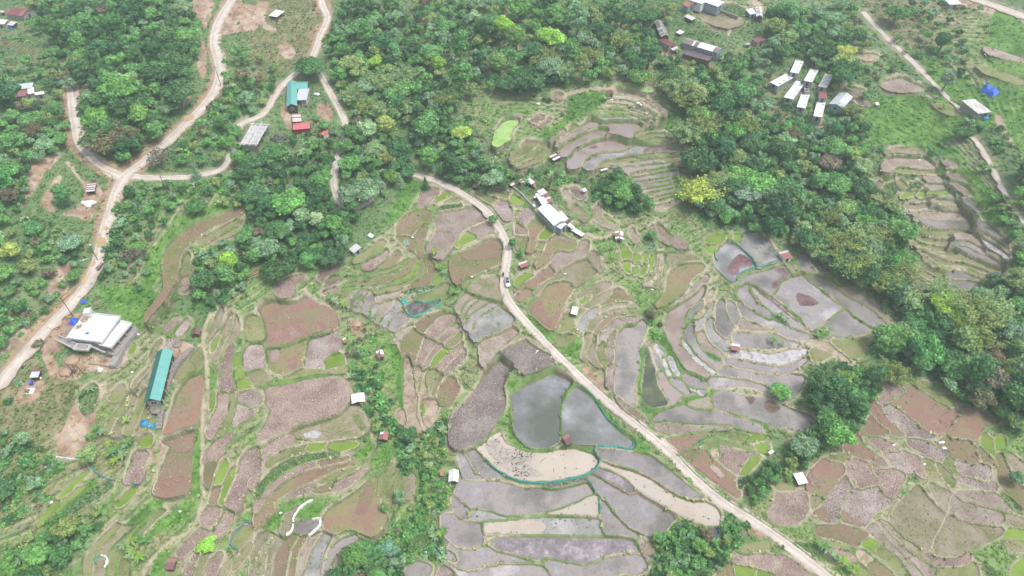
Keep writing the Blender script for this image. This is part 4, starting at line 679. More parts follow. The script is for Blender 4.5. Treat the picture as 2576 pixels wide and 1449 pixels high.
# ------------------------------------------------------------------ plots as sheets lying inside their ridges
for k, f in enumerate(FIELDS):
    j0, j1, i0, i1 = f['box']; j0 = max(j0-2, 0); i0 = max(i0-2, 0); j1 = min(j1+2, NV); i1 = min(i1+2, NU)
    if f['over']:
        m = (OVER[j0:j1, i0:i1] == k); bk = f['base']
        if bk < 0 or not m.any(): continue
        z = FIELDS[bk]['z']+.006+.05*(FIELDS[bk]['t'] not in WATER); m &= (LAB[j0:j1, i0:i1] == bk)
    else:
        m = LAB[j0:j1, i0:i1] == k; z = f['z']
        if m.sum() < 6: continue
        mm = m.copy()                       # one node out, to slide under the ridge
        mm[1:] |= m[:-1]; mm[:-1] |= m[1:]; mm[:, 1:] |= mm[:, :-1]; mm[:, :-1] |= mm[:, 1:]
        m = mm & ((LAB[j0:j1, i0:i1] == k) | (LAB[j0:j1, i0:i1] < 0))
    u, fcs = grid_faces(m)
    if not len(fcs): continue
    X = GX[j0:j1, i0:i1].ravel()[u]; Y = GY[j0:j1, i0:i1].ravel()[u]
    zz = np.full(len(u), z)
    amp = CLOD.get(f['t'], 0)
    if amp:
        edge = np.clip(D[j0:j1, i0:i1].ravel()[u]/3, 0, 1) if not f['over'] else 1.0
        zz = zz+amp*(np.maximum(vnoise(X, Y, .8, 51), vnoise(X, Y, 1.3, 52))-.6)*edge*(1 if not f['over'] else .6)
        if f['over']: zz += .06
    me = new_mesh(PNAME[f['t']], np.stack([X, Y, zz], 1), fcs, [PM[f['t']]], True)
    o = link(PNAME[f['t']], me, kind='structure')
    f['obj'] = o
# ------------------------------------------------------------------ height lookups
def zmap(A_, u_, v_): return bil(A_, u_, v_, U0, V0, ST, ST)
ZG = blur(Z, 1)
def ground(x, y):
    z = 15.0
    for _ in range(6):
        uu, vv = to_map(x, y, z); z = float(zmap(ZG, uu, vv))
    return z
def spot(u_, v_):
    """world point of the ground seen at a map position"""
    z = float(zmap(ZG, u_, v_)); x, y = at_z(u_, v_, z); return Vector((float(x), float(y), z))
def ribbon(name, c, width, mat, lift=.06, nw=9, kind='structure', jag=.6, step=1.5):
    cc = catmull(np.array(c), False, step)
    pts = np.array([np.array(spot(*p)) for p in cc])
    for _ in range(2): pts[1:-1] = (pts[:-2]+pts[1:-1]*2+pts[2:])/4
    t = np.gradient(pts, axis=0)[:, :2]; t /= np.hypot(t[:, 0], t[:, 1])[:, None]
    nrm = np.stack([-t[:, 1], t[:, 0]], 1)
    V = []; s = np.linspace(-1, 1, nw)
    for i, p in enumerate(pts):
        for q in s:
            e = width/2*(1+jag*(vnoise(p[0]+q*9, p[1], 2.2, 61)-.5)) if abs(q) == 1 else width/2
            x = p[0]+nrm[i, 0]*q*e; y = p[1]+nrm[i, 1]*q*e
            uu, vv = to_map(x, y, p[2]); g = float(zmap(RZ, uu, vv))
            V.append((x, y, max(.5*g+.5*p[2], g-.15)+lift-(.08 if abs(q) == 1 else 0)-.05*(abs(abs(q)-.5) < .2)))
    n = len(pts); F = np.array([(i*nw+j, (i+1)*nw+j, (i+1)*nw+j+1, i*nw+j+1) for i in range(n-1) for j in range(nw-1)])
    cs = np.array([lerp_c(abs(q)) for _ in range(n) for q in s])
    return link(name, new_mesh(name, V, F, [mat], True, cs), kind=kind)
def lerp_c(q):
    a, b, e = C(216, 200, 185), C(234, 222, 210), C(198, 180, 158)
    if q < .2: return a
    if q < .55: return b
    if q < .8: return (a+b)/2*.97
    return e
ROADM = attr_mat('dusty_road', .95, 1.0, .35, .06, .15)
for nme, c, w in ROADS:
    ribbon({'main': 'road', 'left': 'road', 'spur': 'road', 'track': 'track', 'lane': 'track'}[nme], c, w, ROADM, lift=.10 if nme != 'left' else .104)
# ------------------------------------------------------------------ buildings
CROPS = {1: (200, 1180, 4.83), 2: (540, 1310, 3.623), 3: (1980, 680, 5.174), 4: (1080, 280, 5.175), 5: (2540, 60, 6.585), 6: (3020, 220, 5.572), 7: (2640, 0, 6.133), 8: (0, 0, 7.246), 9: (0, 290, 9.66), 10: (300, 680, 9.058), 11: (900, 460, 9.055), 12: (3780, 300, 7.246), 13: (1700, 1820, 13.17), 14: (1080, 1950, 7.627), 15: (80, 1420, 9.058), 16: (1900, 1020, 9.055)}
def cr(k, pts):
    """points read off an enlarged view -> map coordinates; k is a view number or a 'rc' tile"""
    a = np.array([[float(q) for q in p.split(',')] for p in pts.split()])
    if isinstance(k, str): return a/10+np.array([int(k[1])*257.6, int(k[0])*144.9])
    x, y, s = CROPS[k]
    return (np.array([x, y])+a/s)*(1030.4/4032)
def metal_mat(name, corr=True):
    m, nt, b, N, L = nodes(name)
    at = N('ShaderNodeAttribute'); at.attribute_name = 'Col'; tc = N('ShaderNodeTexCoord')
    n1 = noise_tree(N, L, 1.1, 6, .7, tc.outputs['Object']); n2 = noise_tree(N, L, 6, 3, .6, tc.outputs['Object'])
    r1 = ramp(N, L, n1.outputs['Fac'], [(.3, (.9, .89, .88)), (.5, (1, 1, 1)), (.8, (1.04, 1.04, 1.04))]); r2 = ramp(N, L, n2.outputs['Fac'], [(.25, (.93, .92, .91)), (.6, (1, 1, 1))])
    c = mix(N, L, 1.0, mix(N, L, 1.0, at.outputs['Color'], r1.outputs['Color'], 'MULTIPLY'), r2.outputs['Color'], 'MULTIPLY')
    L(c, b.inputs['Base Color']); b.inputs['Roughness'].default_value = .45
    bp = N('ShaderNodeBump'); bp.inputs['Strength'].default_value = .3; bp.inputs['Distance'].default_value = .02; L(n2.outputs['Fac'], bp.inputs['Height']); L(bp.outputs['Normal'], b.inputs['Normal'])
    return m
SHEET = metal_mat('sheet_metal')
GLASS = plain('dark_glass', (.03, .035, .04), .15, var=.1)
WOOD = plain('weathered_wood', A(120, 104, 92), .9, var=.25, scale=4); PALEWOOD = plain('raw_timber', A(206, 178, 142), .85, var=.2, scale=4)
CONC = plain('grey_concrete', A(184, 178, 172), .9, var=.14, scale=1.2, bump=.2); WHITEC = plain('white_render', A(238, 236, 236, 1.35), .85, var=.08, scale=.8)
BROWNW = plain('dark_boards', A(96, 72, 64), .85, var=.2, scale=3); REDW = plain('red_wall', A(168, 60, 66), .7, var=.12); GREYW = plain('zinc_wall', A(166, 180, 190), .5, var=.18, scale=2); STONE = plain('rubble_stone', A(170, 160, 150), .95, var=.3, scale=2.5, bump=.6)
ZINC, WHITE, RUST, DRUST, TEAL, TEAL_SHADED, PINK = [np.array(A(*c, 1.3)) for c in ((214, 220, 226), (253, 253, 253), (176, 120, 114), (134, 98, 94), (122, 192, 184), (56, 128, 120), (226, 124, 128))]
GREYR, MAROON, PURP, OLDW = [np.array(A(*c, 1.3)) for c in ((142, 132, 130), (148, 92, 94), (120, 100, 106), (226, 222, 218))]
def put(bm, v, f):
    vs = [bm.verts.new(p) for p in v]
    for q in f: bm.faces.new([vs[i] for i in q])
BOXF = [(0, 3, 2, 1), (4, 5, 6, 7), (0, 1, 5, 4), (1, 2, 6, 5), (2, 3, 7, 6), (3, 0, 4, 7)]
def boxv(x0, x1, y0, y1, z0, z1): return [(x0, y0, z0), (x1, y0, z0), (x1, y1, z0), (x0, y1, z0), (x0, y0, z1), (x1, y0, z1), (x1, y1, z1), (x0, y1, z1)]
def V3(p, z):
    x, y = at_z(p[0], p[1], z); return Vector((float(x), float(y), z))
HK = 1.0
class Frame:
    """rectangle fitted to four roof corners seen in the picture, at height h over the ground"""
    def __init__(s, q, h, zg=None):
        h *= HK; c = q.mean(0)
        if zg is None:
            zg = spot(*c).z
            for _ in range(4):
                p = V3(c, zg+h); zg = ground(p.x, p.y)
        P_ = [V3(p, zg+h) for p in q]
        e = ((P_[1]-P_[0])+(P_[2]-P_[3]))/2; s.L = e.length; e.normalize()
        n = Vector((-e.y, e.x, 0)); wv = ((P_[3]-P_[0])+(P_[2]-P_[1]))/2; s.W = abs(wv.dot(n))
        s.c = sum(P_, Vector())/4; s.c.z = zg; s.e, s.n, s.h, s.zg = e, n, h, zg
    def w(s, p): return s.c+s.e*p[0]+s.n*p[1]+Vector((0, 0, p[2]))
BUILT = np.zeros(GU.shape, bool)
def built(q, grow=1.3):
    c = q.mean(0); j0, j1, i0, i1, m = inside(np.concatenate([c+(q-c)*grow])); BUILT[j0:j1, i0:i1] |= m
PADS = []
def pad(F, m=.9):
    c = np.array([to_map(p.x, p.y, F.zg) for p in (F.w((sx*(F.L/2+m), sy*(F.W/2+m), 0)) for sx, sy in ((-1, -1), (1, -1), (1, 1), (-1, 1)))])
    PADS.append((c, F.zg))
class House:
    def __init__(s, name, label, cat, q, h, group=None, zg=None):
        built(np.array(q))
        s.f = Frame(q, h, zg); pad(s.f); s.o = link(name, None, label=label, cat=cat, group=group, loc=s.f.c); s.h = h
    def add(s, part, v, f, mat, parent=None, fr_=None, cols=None, label=None):
        F = fr_ or s.f; b = s.o.location
        o = link(part, new_mesh(part, np.array([F.w(p)-b for p in v]), [list(q) for q in f], [mat], False, cols), parent=s.o)
        if parent: o.parent = parent
        if label: o['label'] = label
        return o
    def box(s, part, x0, x1, y0, y1, z0, z1, mat, parent=None, fr_=None): return s.add(part, boxv(x0, x1, y0, y1, z0, z1), BOXF, mat, parent, fr_)
    def boxes(s, part, lst, mat, parent=None, fr_=None):
        v = []; f = []
        for b in lst: n = len(v); v += boxv(*b); f += [tuple(i+n for i in q) for q in BOXF]
        return s.add(part, v, f, mat, parent, fr_)
    def walls(s, mat, inset=.35, kind='gable', rise=.8, z0=-1.6, fr_=None, part='wall'):
        F = fr_ or s.f; a, b, h = F.L/2-inset, F.W/2-inset, F.h
        t = rise*(1-b/(F.W/2)) if kind == 'gable' else 0
        if kind == 'gable':
            v = [(-a, -b, z0), (a, -b, z0), (a, b, z0), (-a, b, z0), (-a, -b, h+t-.04), (a, -b, h+t-.04), (a, b, h+t-.04), (-a, b, h+t-.04), (-a, 0, h+rise-.05), (a, 0, h+rise-.05)]
            f = [(0, 3, 2, 1), (0, 1, 5, 4), (2, 3, 7, 6), (1, 2, 6, 9, 5), (3, 0, 4, 8, 7), (4, 5, 9, 8), (6, 7, 8, 9)]
        else:
            k = rise*b/(F.W/2)/2
            v = boxv(-a, a, -b, b, z0, h); v = v[:4]+[(x, y, h+(k if y > 0 else -k)-.06) for x, y, z in v[4:]]; f = BOXF
        return s.add(part, v, f, mat, None, fr_)
    def roof(s, cols, kind='gable', rise=.8, sheet=.9, fr_=None, part='roof', seed=0, thick=.07, ridge=None):
        """cols(i, n, side) gives the colour of each sheet; sheets run down the slope"""
        F = fr_ or s.f; r = random.Random(seed+int(F.L*100)); n = max(3, int(F.L/sheet)); xs = np.linspace(-F.L/2, F.L/2, n+1)
        V_, F_, C_ = [], [], []
        sides = ((-F.W/2, 0, 0, rise), (F.W/2, 0, 0, rise)) if kind == 'gable' else ((-F.W/2, F.W/2, -rise/2, rise/2),)
        for sd, (y0, y1, za, zb) in enumerate(sides):
            for i in range(n):
                z_ = .012*(i % 2); k = len(V_); c = np.clip(np.array(cols(i, n, sd))*(.95+.09*r.random()), 0, .95)
                for zz in (z_, -thick):
                    V_ += [(xs[i], y0, F.h+za+zz), (xs[i+1], y0, F.h+za+zz), (xs[i+1], y1, F.h+zb+zz), (xs[i], y1, F.h+zb+zz)]
                C_ += [c]*8
                F_ += [(k, k+1, k+2, k+3), (k+4, k+7, k+6, k+5), (k, k+4, k+5, k+1)]
                if i == 0: F_.append((k, k+3, k+7, k+4))
                if i == n-1: F_.append((k+1, k+5, k+6, k+2))
                if kind != 'gable': F_.append((k+2, k+6, k+7, k+3))
        if kind == 'gable':
            k = len(V_); e = .14; c = np.array(ridge if ridge is not None else cols(n//2, n, 0))
            V_ += [(xs[0]-.03, -e, F.h+rise-e*rise/F.W*2+.03), (xs[-1]+.03, -e, F.h+rise-e*rise/F.W*2+.03), (xs[-1]+.03, 0, F.h+rise+.05), (xs[0]-.03, 0, F.h+rise+.05), (xs[-1]+.03, e, F.h+rise-e*rise/F.W*2+.03), (xs[0]-.03, e, F.h+rise-e*rise/F.W*2+.03)]; C_ += [c]*6
            F_ += [(k, k+1, k+2, k+3), (k+3, k+2, k+4, k+5)]
        return s.add(part, V_, F_, SHEET, None, fr_, cols=C_)
    def opening(s, part, side, t, z0, w, hgt, mat, inset=.35, fr_=None, frame=True):
        """panel standing 3 cm proud on a wall: side 'y-','y+','x-','x+', t along it"""
        F = fr_ or s.f; a, b = F.L/2-inset, F.W/2-inset
        if side[0] == 'y':
            sg = 1 if side[1] == '+' else -1; o = s.box(part, t-w/2, t+w/2, min(sg*(b-.02), sg*(b+.03)), max(sg*(b-.02), sg*(b+.03)), z0, z0+hgt, mat, None, fr_)
            if frame and part == 'window': s.lattice(None, 'y', sg, b, t, z0, w, hgt, o, fr_)
        else:
            sg = 1 if side[1] == '+' else -1; o = s.box(part, min(sg*(a-.02), sg*(a+.03)), max(sg*(a-.02), sg*(a+.03)), t-w/2, t+w/2, z0, z0+hgt, mat, None, fr_)
            if frame and part == 'window': s.lattice(None, 'x', sg, a, t, z0, w, hgt, o, fr_)
        return o
    def lattice(s, _, axis, sg, base, t, z0, w, hgt, parent, fr_):
        """window frame with one mullion: a single welded piece"""
        xs = [t-w/2-.07, t-w/2, t-.03, t+.03, t+w/2, t+w/2+.07]; zs = [z0-.07, z0, z0+hgt, z0+hgt+.07]; V_ = []; F_ = []
        P_ = lambda p, d, z: (p, sg*(base+d), z) if axis == 'y' else (sg*(base+d), p, z)
        for d in (.055, -.01): V_ += [P_(x, d, z) for z in zs for x in xs]
        solid = lambda i, j: 0 <= i < 5 and 0 <= j < 3 and not (j == 1 and i in (1, 3))
        for j in range(3):
            for i in range(5):
                if not solid(i, j): continue
                q = (j*6+i, j*6+i+1, j*6+i+7, j*6+i+6); F_ += [q, tuple(k+24 for k in q[::-1])]
                for (di, dj), (m, n) in (((0, -1), (0, 1)), ((1, 0), (1, 2)), ((0, 1), (2, 3)), ((-1, 0), (3, 0))):
                    if not solid(i+di, j+dj): F_.append((q[m], q[m]+24, q[n]+24, q[n]))
        s.add('frame', V_, F_, WHITEC, parent, fr_)
    def near(s):
        """wall sides that face the camera: (long side, short side)"""
        c = -s.f.c; return ('y+' if s.f.n.dot(c) > 0 else 'y-'), ('x+' if s.f.e.dot(c) > 0 else 'x-')
    def posts(s, k=2, mat=WOOD, inset=.25, r=.07, fr_=None):
        F = fr_ or s.f
        for i in range(k):
            x = -F.L/2+inset+(F.L-2*inset)*i/(k-1)
            for sg in (-1, 1): s.box('post', x-r, x+r, sg*(F.W/2-inset)-r, sg*(F.W/2-inset)+r, -1.0, F.h-.06-(.12 if sg < 0 else 0), mat, None, fr_)
def mono(c): return lambda i, n, s: c
def stripes(*cs): return lambda i, n, s: cs[(i+s*3) % len(cs)]
def patchy(a, b, p, seed=1):
    r = random.Random(seed); t = [r.random() < p for _ in range(90)]
    return lambda i, n, s: b if t[(i+s*31) % 90] else a
def fit4(k, pts): return cr(k, pts)
def hut(name, label, k, pts, h, cols, wall, kind='shed', rise=.35, open_=False, cat='hut', group=None, door=True, win=0, inset=.25, sheet=.8):
    h *= .74; H = House(name, label, cat, cr(k, pts), h, group); F = H.f
    if kind == 'shed' and F.n.dot(-F.c) > 0: rise = -rise               # slope falls towards the camera
    if open_:
        H.posts(2 if F.L < 6 else 3); H.roof(cols, kind, rise, sheet)
        H.box('platform', -F.L/2+.4, F.L/2-.4, -F.W/2+.4, F.W/2-.4, .35, .45, WOOD)
    else:
        H.walls(wall, inset, kind, rise); H.roof(cols, kind, rise, sheet)
        ly, lx = H.near()
        if door: H.opening('door', lx if F.W > 1.6 else ly, 0, 0, min(.9, F.W*.4), min(1.9, h*.82), BROWNW, inset)
        for q in range(win): H.opening('window', ly, (q-(win-1)/2)*F.L/(win+.6), h*.42, .8, .7, GLASS, inset)
    return H
# -- house with the teal roof by the hairpin
H = House('teal_roofed_house', 'dark boarded house with teal L-shaped gable roof inside the hairpin road', 'house', cr(4, '258,235 245,725 462,712 470,228'), 2.7); F = H.f
H.walls(BROWNW, .35, 'gable', 1.1); H.roof(mono(TEAL), 'gable', 1.1, 1.0)
H.opening('window', 'x+' if F.e.dot(-F.c) > 0 else 'x-', 0, 1.0, 1.1, 1.0, GLASS)
F2 = Frame(cr(4, '400,225 690,202 690,352 470,368'), 2.7, F.zg); H.walls(BROWNW, .35, 'gable', .9, fr_=F2); H.roof(mono(TEAL), 'gable', .9, 1.0, fr_=F2)
F3 = Frame(cr(4, '470,372 690,362 688,580 462,585'), 2.5, F.zg); H.roof(mono(ZINC), 'shed', -.3 if F3.n.dot(-F.c) > 0 else .3, 1.0, fr_=F3, part='porch_roof'); H.posts(3, WHITEC, .2, .09, F3)
H.box('porch_floor', -F3.L/2+.3, F3.L/2-.3, -F3.W/2+.3, F3.W/2-.3, -.6, .12, CONC, None, F3)
hut('rusty_shed', 'small shed with rust-flecked white roof between teal and red roofs', 4, '358,885 380,1040 550,1015 530,840', 2.6, patchy(OLDW, RUST, .4), BROWNW, cat='shed')
H = hut('red_shed', 'bright red metal shed below the teal-roofed house', 4, '382,1065 730,1030 735,1165 390,1195', 3.0, mono(PINK), REDW, 'gable', .5, cat='shed', door=True, inset=.2)
hut('orange_hut', 'tiny hut with orange-red roof half hidden by trees', 4, '905,1280 1040,1180 1085,1250 1010,1320', 2.3, mono(np.array(A(236, 128, 110))), WHITEC, 'gable', .5)
# -- unfinished concrete frame
H = House('unfinished_building', 'unfinished pale concrete building frame with bare beams beside the track', 'building', cr(11, '850,240 425,945 985,1020 1390,300'), 3.2); F = H.f
H.box('slab', -F.L/2, F.L/2, -F.W/2, F.W/2, 2.75, 2.98, plain('raw_slab', A(206, 202, 200, 1.35), .9, var=.22, scale=.9))
for i, y in enumerate((-F.W/2+.15, -F.W/2+1.5, .4, F.W/2-.15)): H.box('beam', -F.L/2-(.8 if i % 2 else 1.4), F.L/2+.6, y-.1, y+.1, 3.0, 3.2+.15*(i % 2 == 0), WHITEC)
for x in (-F.L/2+.2, F.L/2-.2): H.box('beam', x-.15, x+.15, -F.W/2-.8, F.W/2+.8, 3.36, 3.5, WHITEC)
for x in (-F.L/2+.3, 0, F.L/2-.3):
    for y in (-F.W/2+.3, F.W/2-.3): H.box('column', x-.16, x+.16, y-.16, y+.16, -2, 2.75, CONC)
H.box('wall', F.L/2-.5, F.L/2-.3, -F.W/2+.5, F.W/2-.5, -2, 2.72, CONC)
# -- white concrete house under construction
H = House('white_concrete_house', 'large white flat-roofed concrete house under construction beside the left road', 'house', cr(1, '600,255 1300,288 990,850 378,715'), 3.5); F = H.f
sx = 1 if F.e.dot(Vector((1, 0, 0))) > 0 else -1
H.box('wall', -F.L/2+.8, F.L/2-.8, -F.W/2+.8, F.W/2-.8, -2.5, 3.1, WHITEC); H.box('roof_slab', -F.L/2, F.L/2, -F.W/2, F.W/2, 3.1, 3.45, WHITEC)
a, b = F.L/2, F.W/2
H.boxes('parapet', [(-a, a, -b, -b+.2, 3.45, 3.8), (-a, a, b-.2, b, 3.45, 3.8), (-a, -a+.2, -b+.2, b-.2, 3.45, 3.8), (a-.2, a, -b+.2, b-.2, 3.45, 3.8)], WHITEC)
FT = Frame(cr(1, '640,158 722,158 765,240 600,272'), 5.4, F.zg); H.box('stair_head', -FT.L/2, FT.L/2, -FT.W/2, FT.W/2, 3.4, 5.4, WHITEC, None, FT)
FR = Frame(cr(1, '1265,390 1500,428 1195,940 985,880'), 2.4, F.zg); H.box('terrace_slab', -FR.L/2, FR.L/2, -FR.W/2, FR.W/2, 2.1, 2.4, WHITEC, None, FR)
p_, q_ = FR.L/2, FR.W/2
H.boxes('terrace_parapet', [(-p_, p_, -q_, -q_+.2, 2.4, 2.75), (-p_, p_, q_-.2, q_, 2.4, 2.75), (p_-.2, p_, -q_+.2, q_-.2, 2.4, 2.75)], WHITEC, None, FR)
for x in np.linspace(-p_+.4, p_-.4, 3):
    for y in np.linspace(-q_+.4, q_-.4, 4): H.box('column', x-.18, x+.18, y-.18, y+.18, -2.5, 2.1, CONC, None, FR)
H.box('floor_slab', -p_-.5, p_+.8, -q_-.5, q_+.3, -1.0, .1, CONC, None, FR)
FB = Frame(cr(1, '500,862 765,868 720,985 440,955'), 1.9, F.zg); H.box('balcony', -FB.L/2, FB.L/2, -FB.W/2, FB.W/2, 1.6, 1.9, CONC, None, FB); a, b = FB.L/2, FB.W/2
H.boxes('balcony_rail', [(-a, a, -b, -b+.15, 1.9, 2.5), (-a, a, b-.15, b, 1.9, 2.5), (-a, -a+.15, -b+.15, b-.15, 1.9, 2.5), (a-.15, a, -b+.15, b-.15, 1.9, 2.5)], WHITEC, None, FB)
def stairs(H, k, pts, z0, z1, wd, n, label=None):
    q = cr(k, pts); A0 = V3(q[0], H.f.zg+z0); A1 = V3(q[1], H.f.zg+z1); d = A1-A0; l = d.xy.length; e = Vector((d.x, d.y, 0)).normalized(); nn = Vector((-e.y, e.x, 0))
    class Q: pass
    f = Q(); f.w = lambda p: A0*1+e*p[0]+nn*p[1]+Vector((0, 0, p[2]))
    dz = (z1-z0)/n
    st = H.boxes('stairs', [(i*l/n, (i+1)*l/n, -wd/2, wd/2, min(i*dz, (i+1)*dz)-.3, (i+1)*dz-(.001 if False else 0)) for i in range(n)], CONC, None, f)
    for sg in (-1, 1): H.add('rail', [(0, sg*wd/2-.08, 0), (l, sg*wd/2-.08, z1-z0), (l, sg*wd/2+.08, z1-z0), (0, sg*wd/2+.08, 0), (0, sg*wd/2-.08, .75), (l, sg*wd/2-.08, z1-z0+.75), (l, sg*wd/2+.08, z1-z0+.75), (0, sg*wd/2+.08, .75)], BOXF, WHITEC, st, f)
WHZ = F.zg
stairs(H, 1, '130,740 460,895', .6, 1.9, 1.5, 12); stairs(H, 1, '760,850 1080,985', 1.9, -.6, 1.5, 12)
for t in (-1.0, .3): H.opening('window', H.near()[0], t-1.5, 1.8, .5, .8, GLASS, .8)
# -- long teal building
H = House('teal_roofed_hall', 'long narrow building with teal ridge roof above the red-brown field', 'building', cr(2, '285,262 95,985 330,990 510,268'), 2.7); F = H.f
H.walls(BROWNW, .5, 'gable', 1.5); mid = 1 if F.n.x > 0 else 0
H.roof(lambda i, n, s: TEAL if s == mid else TEAL_SHADED, 'gable', 1.5, 1.2, ridge=TEAL)  # left slope painted a darker teal, as turned from the light
sg = -1 if H.near()[1] == 'x-' else 1
H.box('end_wall', min(sg*(F.L/2-.55), sg*(F.L/2-.44)), max(sg*(F.L/2-.55), sg*(F.L/2-.44)), -F.W/2+.6, F.W/2-.6, -1.5, 2.6, CONC)
H.opening('window', H.near()[1], 0, 1.1, 1.4, 1.1, GLASS, .44)
for x in np.linspace(-F.L/2+.5, F.L/2-.5, 6):
    y = F.W/2+.25 if mid else -F.W/2-.25
    H.box('post', x-.06, x+.06, y-.06, y+.06, -1.5, 2.5, WHITEC)
def wallrun(name, label, pts, h, th, mat, z0=-1.2, cat='wall'):
    """a wall following the ground along a map polyline"""
    cc = catmull(np.array(pts), False, 2.0); P_ = [spot(*p) for p in cc]; n = len(P_); V_, F_ = [], []
    for i, p in enumerate(P_):
        t = (P_[min(i+1, n-1)]-P_[max(i-1, 0)]); t.z = 0; t.normalize(); q = Vector((-t.y, t.x, 0))*th/2
        V_ += [p-q+Vector((0, 0, z0)), p+q+Vector((0, 0, z0)), p+q+Vector((0, 0, h)), p-q+Vector((0, 0, h))]
    for i in range(n-1):
        for k in range(4): F_.append((i*4+k, i*4+(k+1) % 4, i*4+4+(k+1) % 4, i*4+4+k))
    F_ += [(3, 2, 1, 0), (n*4-4, n*4-3, n*4-2, n*4-1)]
    return link(name, new_mesh(name, V_, F_, [mat], False), label=label, cat=cat)
wallrun('retaining_wall', 'thick bare concrete retaining wall below the white construction house', cr(1, '1620,570 1480,800 1340,1050 1200,1320'), 1.6, 1.9, CONC)
wallrun('retaining_wall', 'curving rough concrete wall along the teal-roofed hall', cr(2, '790,235 700,330 590,440 520,540 470,680 420,860 380,1060 340,1220 320,1390'), .9, 1.6, STONE)
wallrun('retaining_wall', 'long dark stone wall above the top garden plot', cr(7, '590,90 900,195 1160,290 1400,375 1610,450'), 1.2, .8, STONE)
wallrun('low_wall', 'low block wall along the yard of white-roofed farm', cr(3, '105,240 260,350 400,470 520,600 660,740'), .7, .5, CONC)
wallrun('low_wall', 'short pale brick wall beside the red dug yard', cr(1, '745,1225 900,1240 1150,1290'), .6, .35, PALEWOOD)
# -- white-roofed farm in the middle
H = House('white_roofed_farm_shed', 'big long white-roofed shed with grey metal walls, middle of the farm', 'shed', cr(3, '690,718 1035,1075 1300,990 965,642'), 2.6); F = H.f
H.walls(GREYW, .2, 'gable', .9); H.roof(mono(WHITE), 'gable', .9, 1.1)
F2 = Frame(cr(3, '1115,800 1262,975 1345,938 1190,785'), 2.4, F.zg); H.walls(GREYW, .2, 'shed', .2, fr_=F2); H.roof(mono(WHITE), 'shed', .2, 1.1, fr_=F2, part='side_roof')
for x in np.linspace(-F.L/2+2, F.L/2-2, 5): H.opening('window', H.near()[0], x, 1.2, 1.0, .8, GLASS, .2)
hut('white_roofed_annex', 'white gabled annex joined to lower end of the farm shed', 3, '1055,1082 1172,1138 1325,1062 1205,985', 3.2, mono(WHITE), GREYW, 'gable', .5, cat='shed', inset=.15)
hut('white_roofed_pen', 'long narrow white-roofed pen at lower end of the farm', 3, '1378,1158 1600,1290 1678,1250 1440,1115', 2.3, mono(WHITE), BROWNW, 'shed', .3, open_=True, cat='shed')
hut('white_lean_to', 'small white lean-to beside the farm courtyard', 3, '1310,1062 1410,1135 1462,1102 1352,1018', 2.6, mono(WHITE), GREYW, cat='shed')
hut('rusty_lean_to', 'brown rusty lean-to against the farm shed', 3, '1275,960 1330,1022 1395,992 1332,938', 2.5, mono(DRUST), GREYW, cat='shed', door=False)
hut('white_roofed_barn', 'white barn roof running up from the main farm shed', 3, '655,425 800,655 918,618 770,398', 3.0, mono(WHITE), GREYW, cat='barn', inset=.2)
hut('rusty_barn', 'barn with red rust-striped white roof behind the farm', 3, '818,488 902,612 1035,600 932,458', 3.1, stripes(RUST, OLDW, RUST), GREYW, cat='barn')
hut('patched_barn', 'patched white and pink roof at top of the farm row', 3, '680,362 800,470 925,448 840,326', 3.0, stripes(WHITE, OLDW, WHITE, RUST*1.2), GREYW, cat='barn')
hut('rusty_hut', 'red rust-striped hut at the upper farm yard edge', 3, '310,150 432,110 486,168 368,212', 2.7, stripes(RUST, OLDW*.9), CONC, cat='hut')
hut('white_hut', 'bright white-roofed hut beside the rust-striped farm hut', 3, '470,130 585,236 646,200 545,100', 2.7, mono(WHITE), BROWNW)
hut('pink_lean_to', 'small faded pink lean-to below the white farm hut', 3, '600,240 645,302 690,280 640,220', 2.0, mono(RUST*1.3), CONC, cat='shed')
hut('grey_hut', 'leftmost small grey-white hut of the farm yard', 3, '120,225 190,272 242,228 195,185', 2.2, patchy(OLDW, RUST, .4), BROWNW)
hut('white_canopy', 'small white sheet canopy in the farm yard', 3, '625,485 652,516 690,502 665,468', 2.0, mono(WHITE), GREYW, open_=True, cat='canopy')
hut('white_trailer_shelter', 'white sheet shelter at the left farm wall', 3, '592,640 640,702 670,680 630,626', 1.6, mono(WHITE), GREYW, open_=True, cat='shelter')
# -- long sheds, upper right
hut('long_grey_shed', 'long weathered grey-brown shed with pale roof patches, upper right', 5, '272,215 405,590 632,520 400,108', 3.0, patchy(GREYR, OLDW*.85, .25), BROWNW, 'gable', .8, cat='shed', win=2)
hut('maroon_shed', 'maroon-roofed shed below the long grey-brown shed', 5, '395,640 640,842 800,722 470,572', 3.0, patchy(MAROON, RUST, .15), CONC, 'gable', .8, cat='shed', win=3)
hut('pale_porch', 'small cream sheet roof at end of the maroon shed', 5, '680,870 768,932 882,872 800,800', 2.5, stripes(OLDW, OLDW, GREYR), WOOD, open_=True, cat='shelter')
hut('long_white_shed', 'long shed roofed half grey half white with bluish front wall', 5, '1055,572 1990,850 1930,995 1010,725', 3.6, lambda i, n, s: GREYR if i < n*.25 or i > n*.82 else (GREYR*.9 if int(i*28/n) in (8, 10) else WHITE), GREYW, 'gable', .9, cat='shed', win=4)
hut('ribbed_brown_shed', 'long purple-brown ribbed roof shed in front of half-white shed', 5, '1090,892 1735,1078 1690,1195 955,1000', 2.8, stripes(PURP, PURP*.8, PURP*1.25), WOOD, 'gable', .6, cat='shed', sheet=.55)
hut('white_pigsty', 'narrow white-roofed sty above the long sheds', 5, '1015,15 1240,140 1290,70 1110,-20', 2.4, mono(OLDW), BROWNW, cat='shed')
hut('white_kiosk', 'tiny square white-roofed hut between the long sheds', 5, '815,438 960,505 978,420 890,375', 2.2, mono(WHITE), WOOD, open_=True)
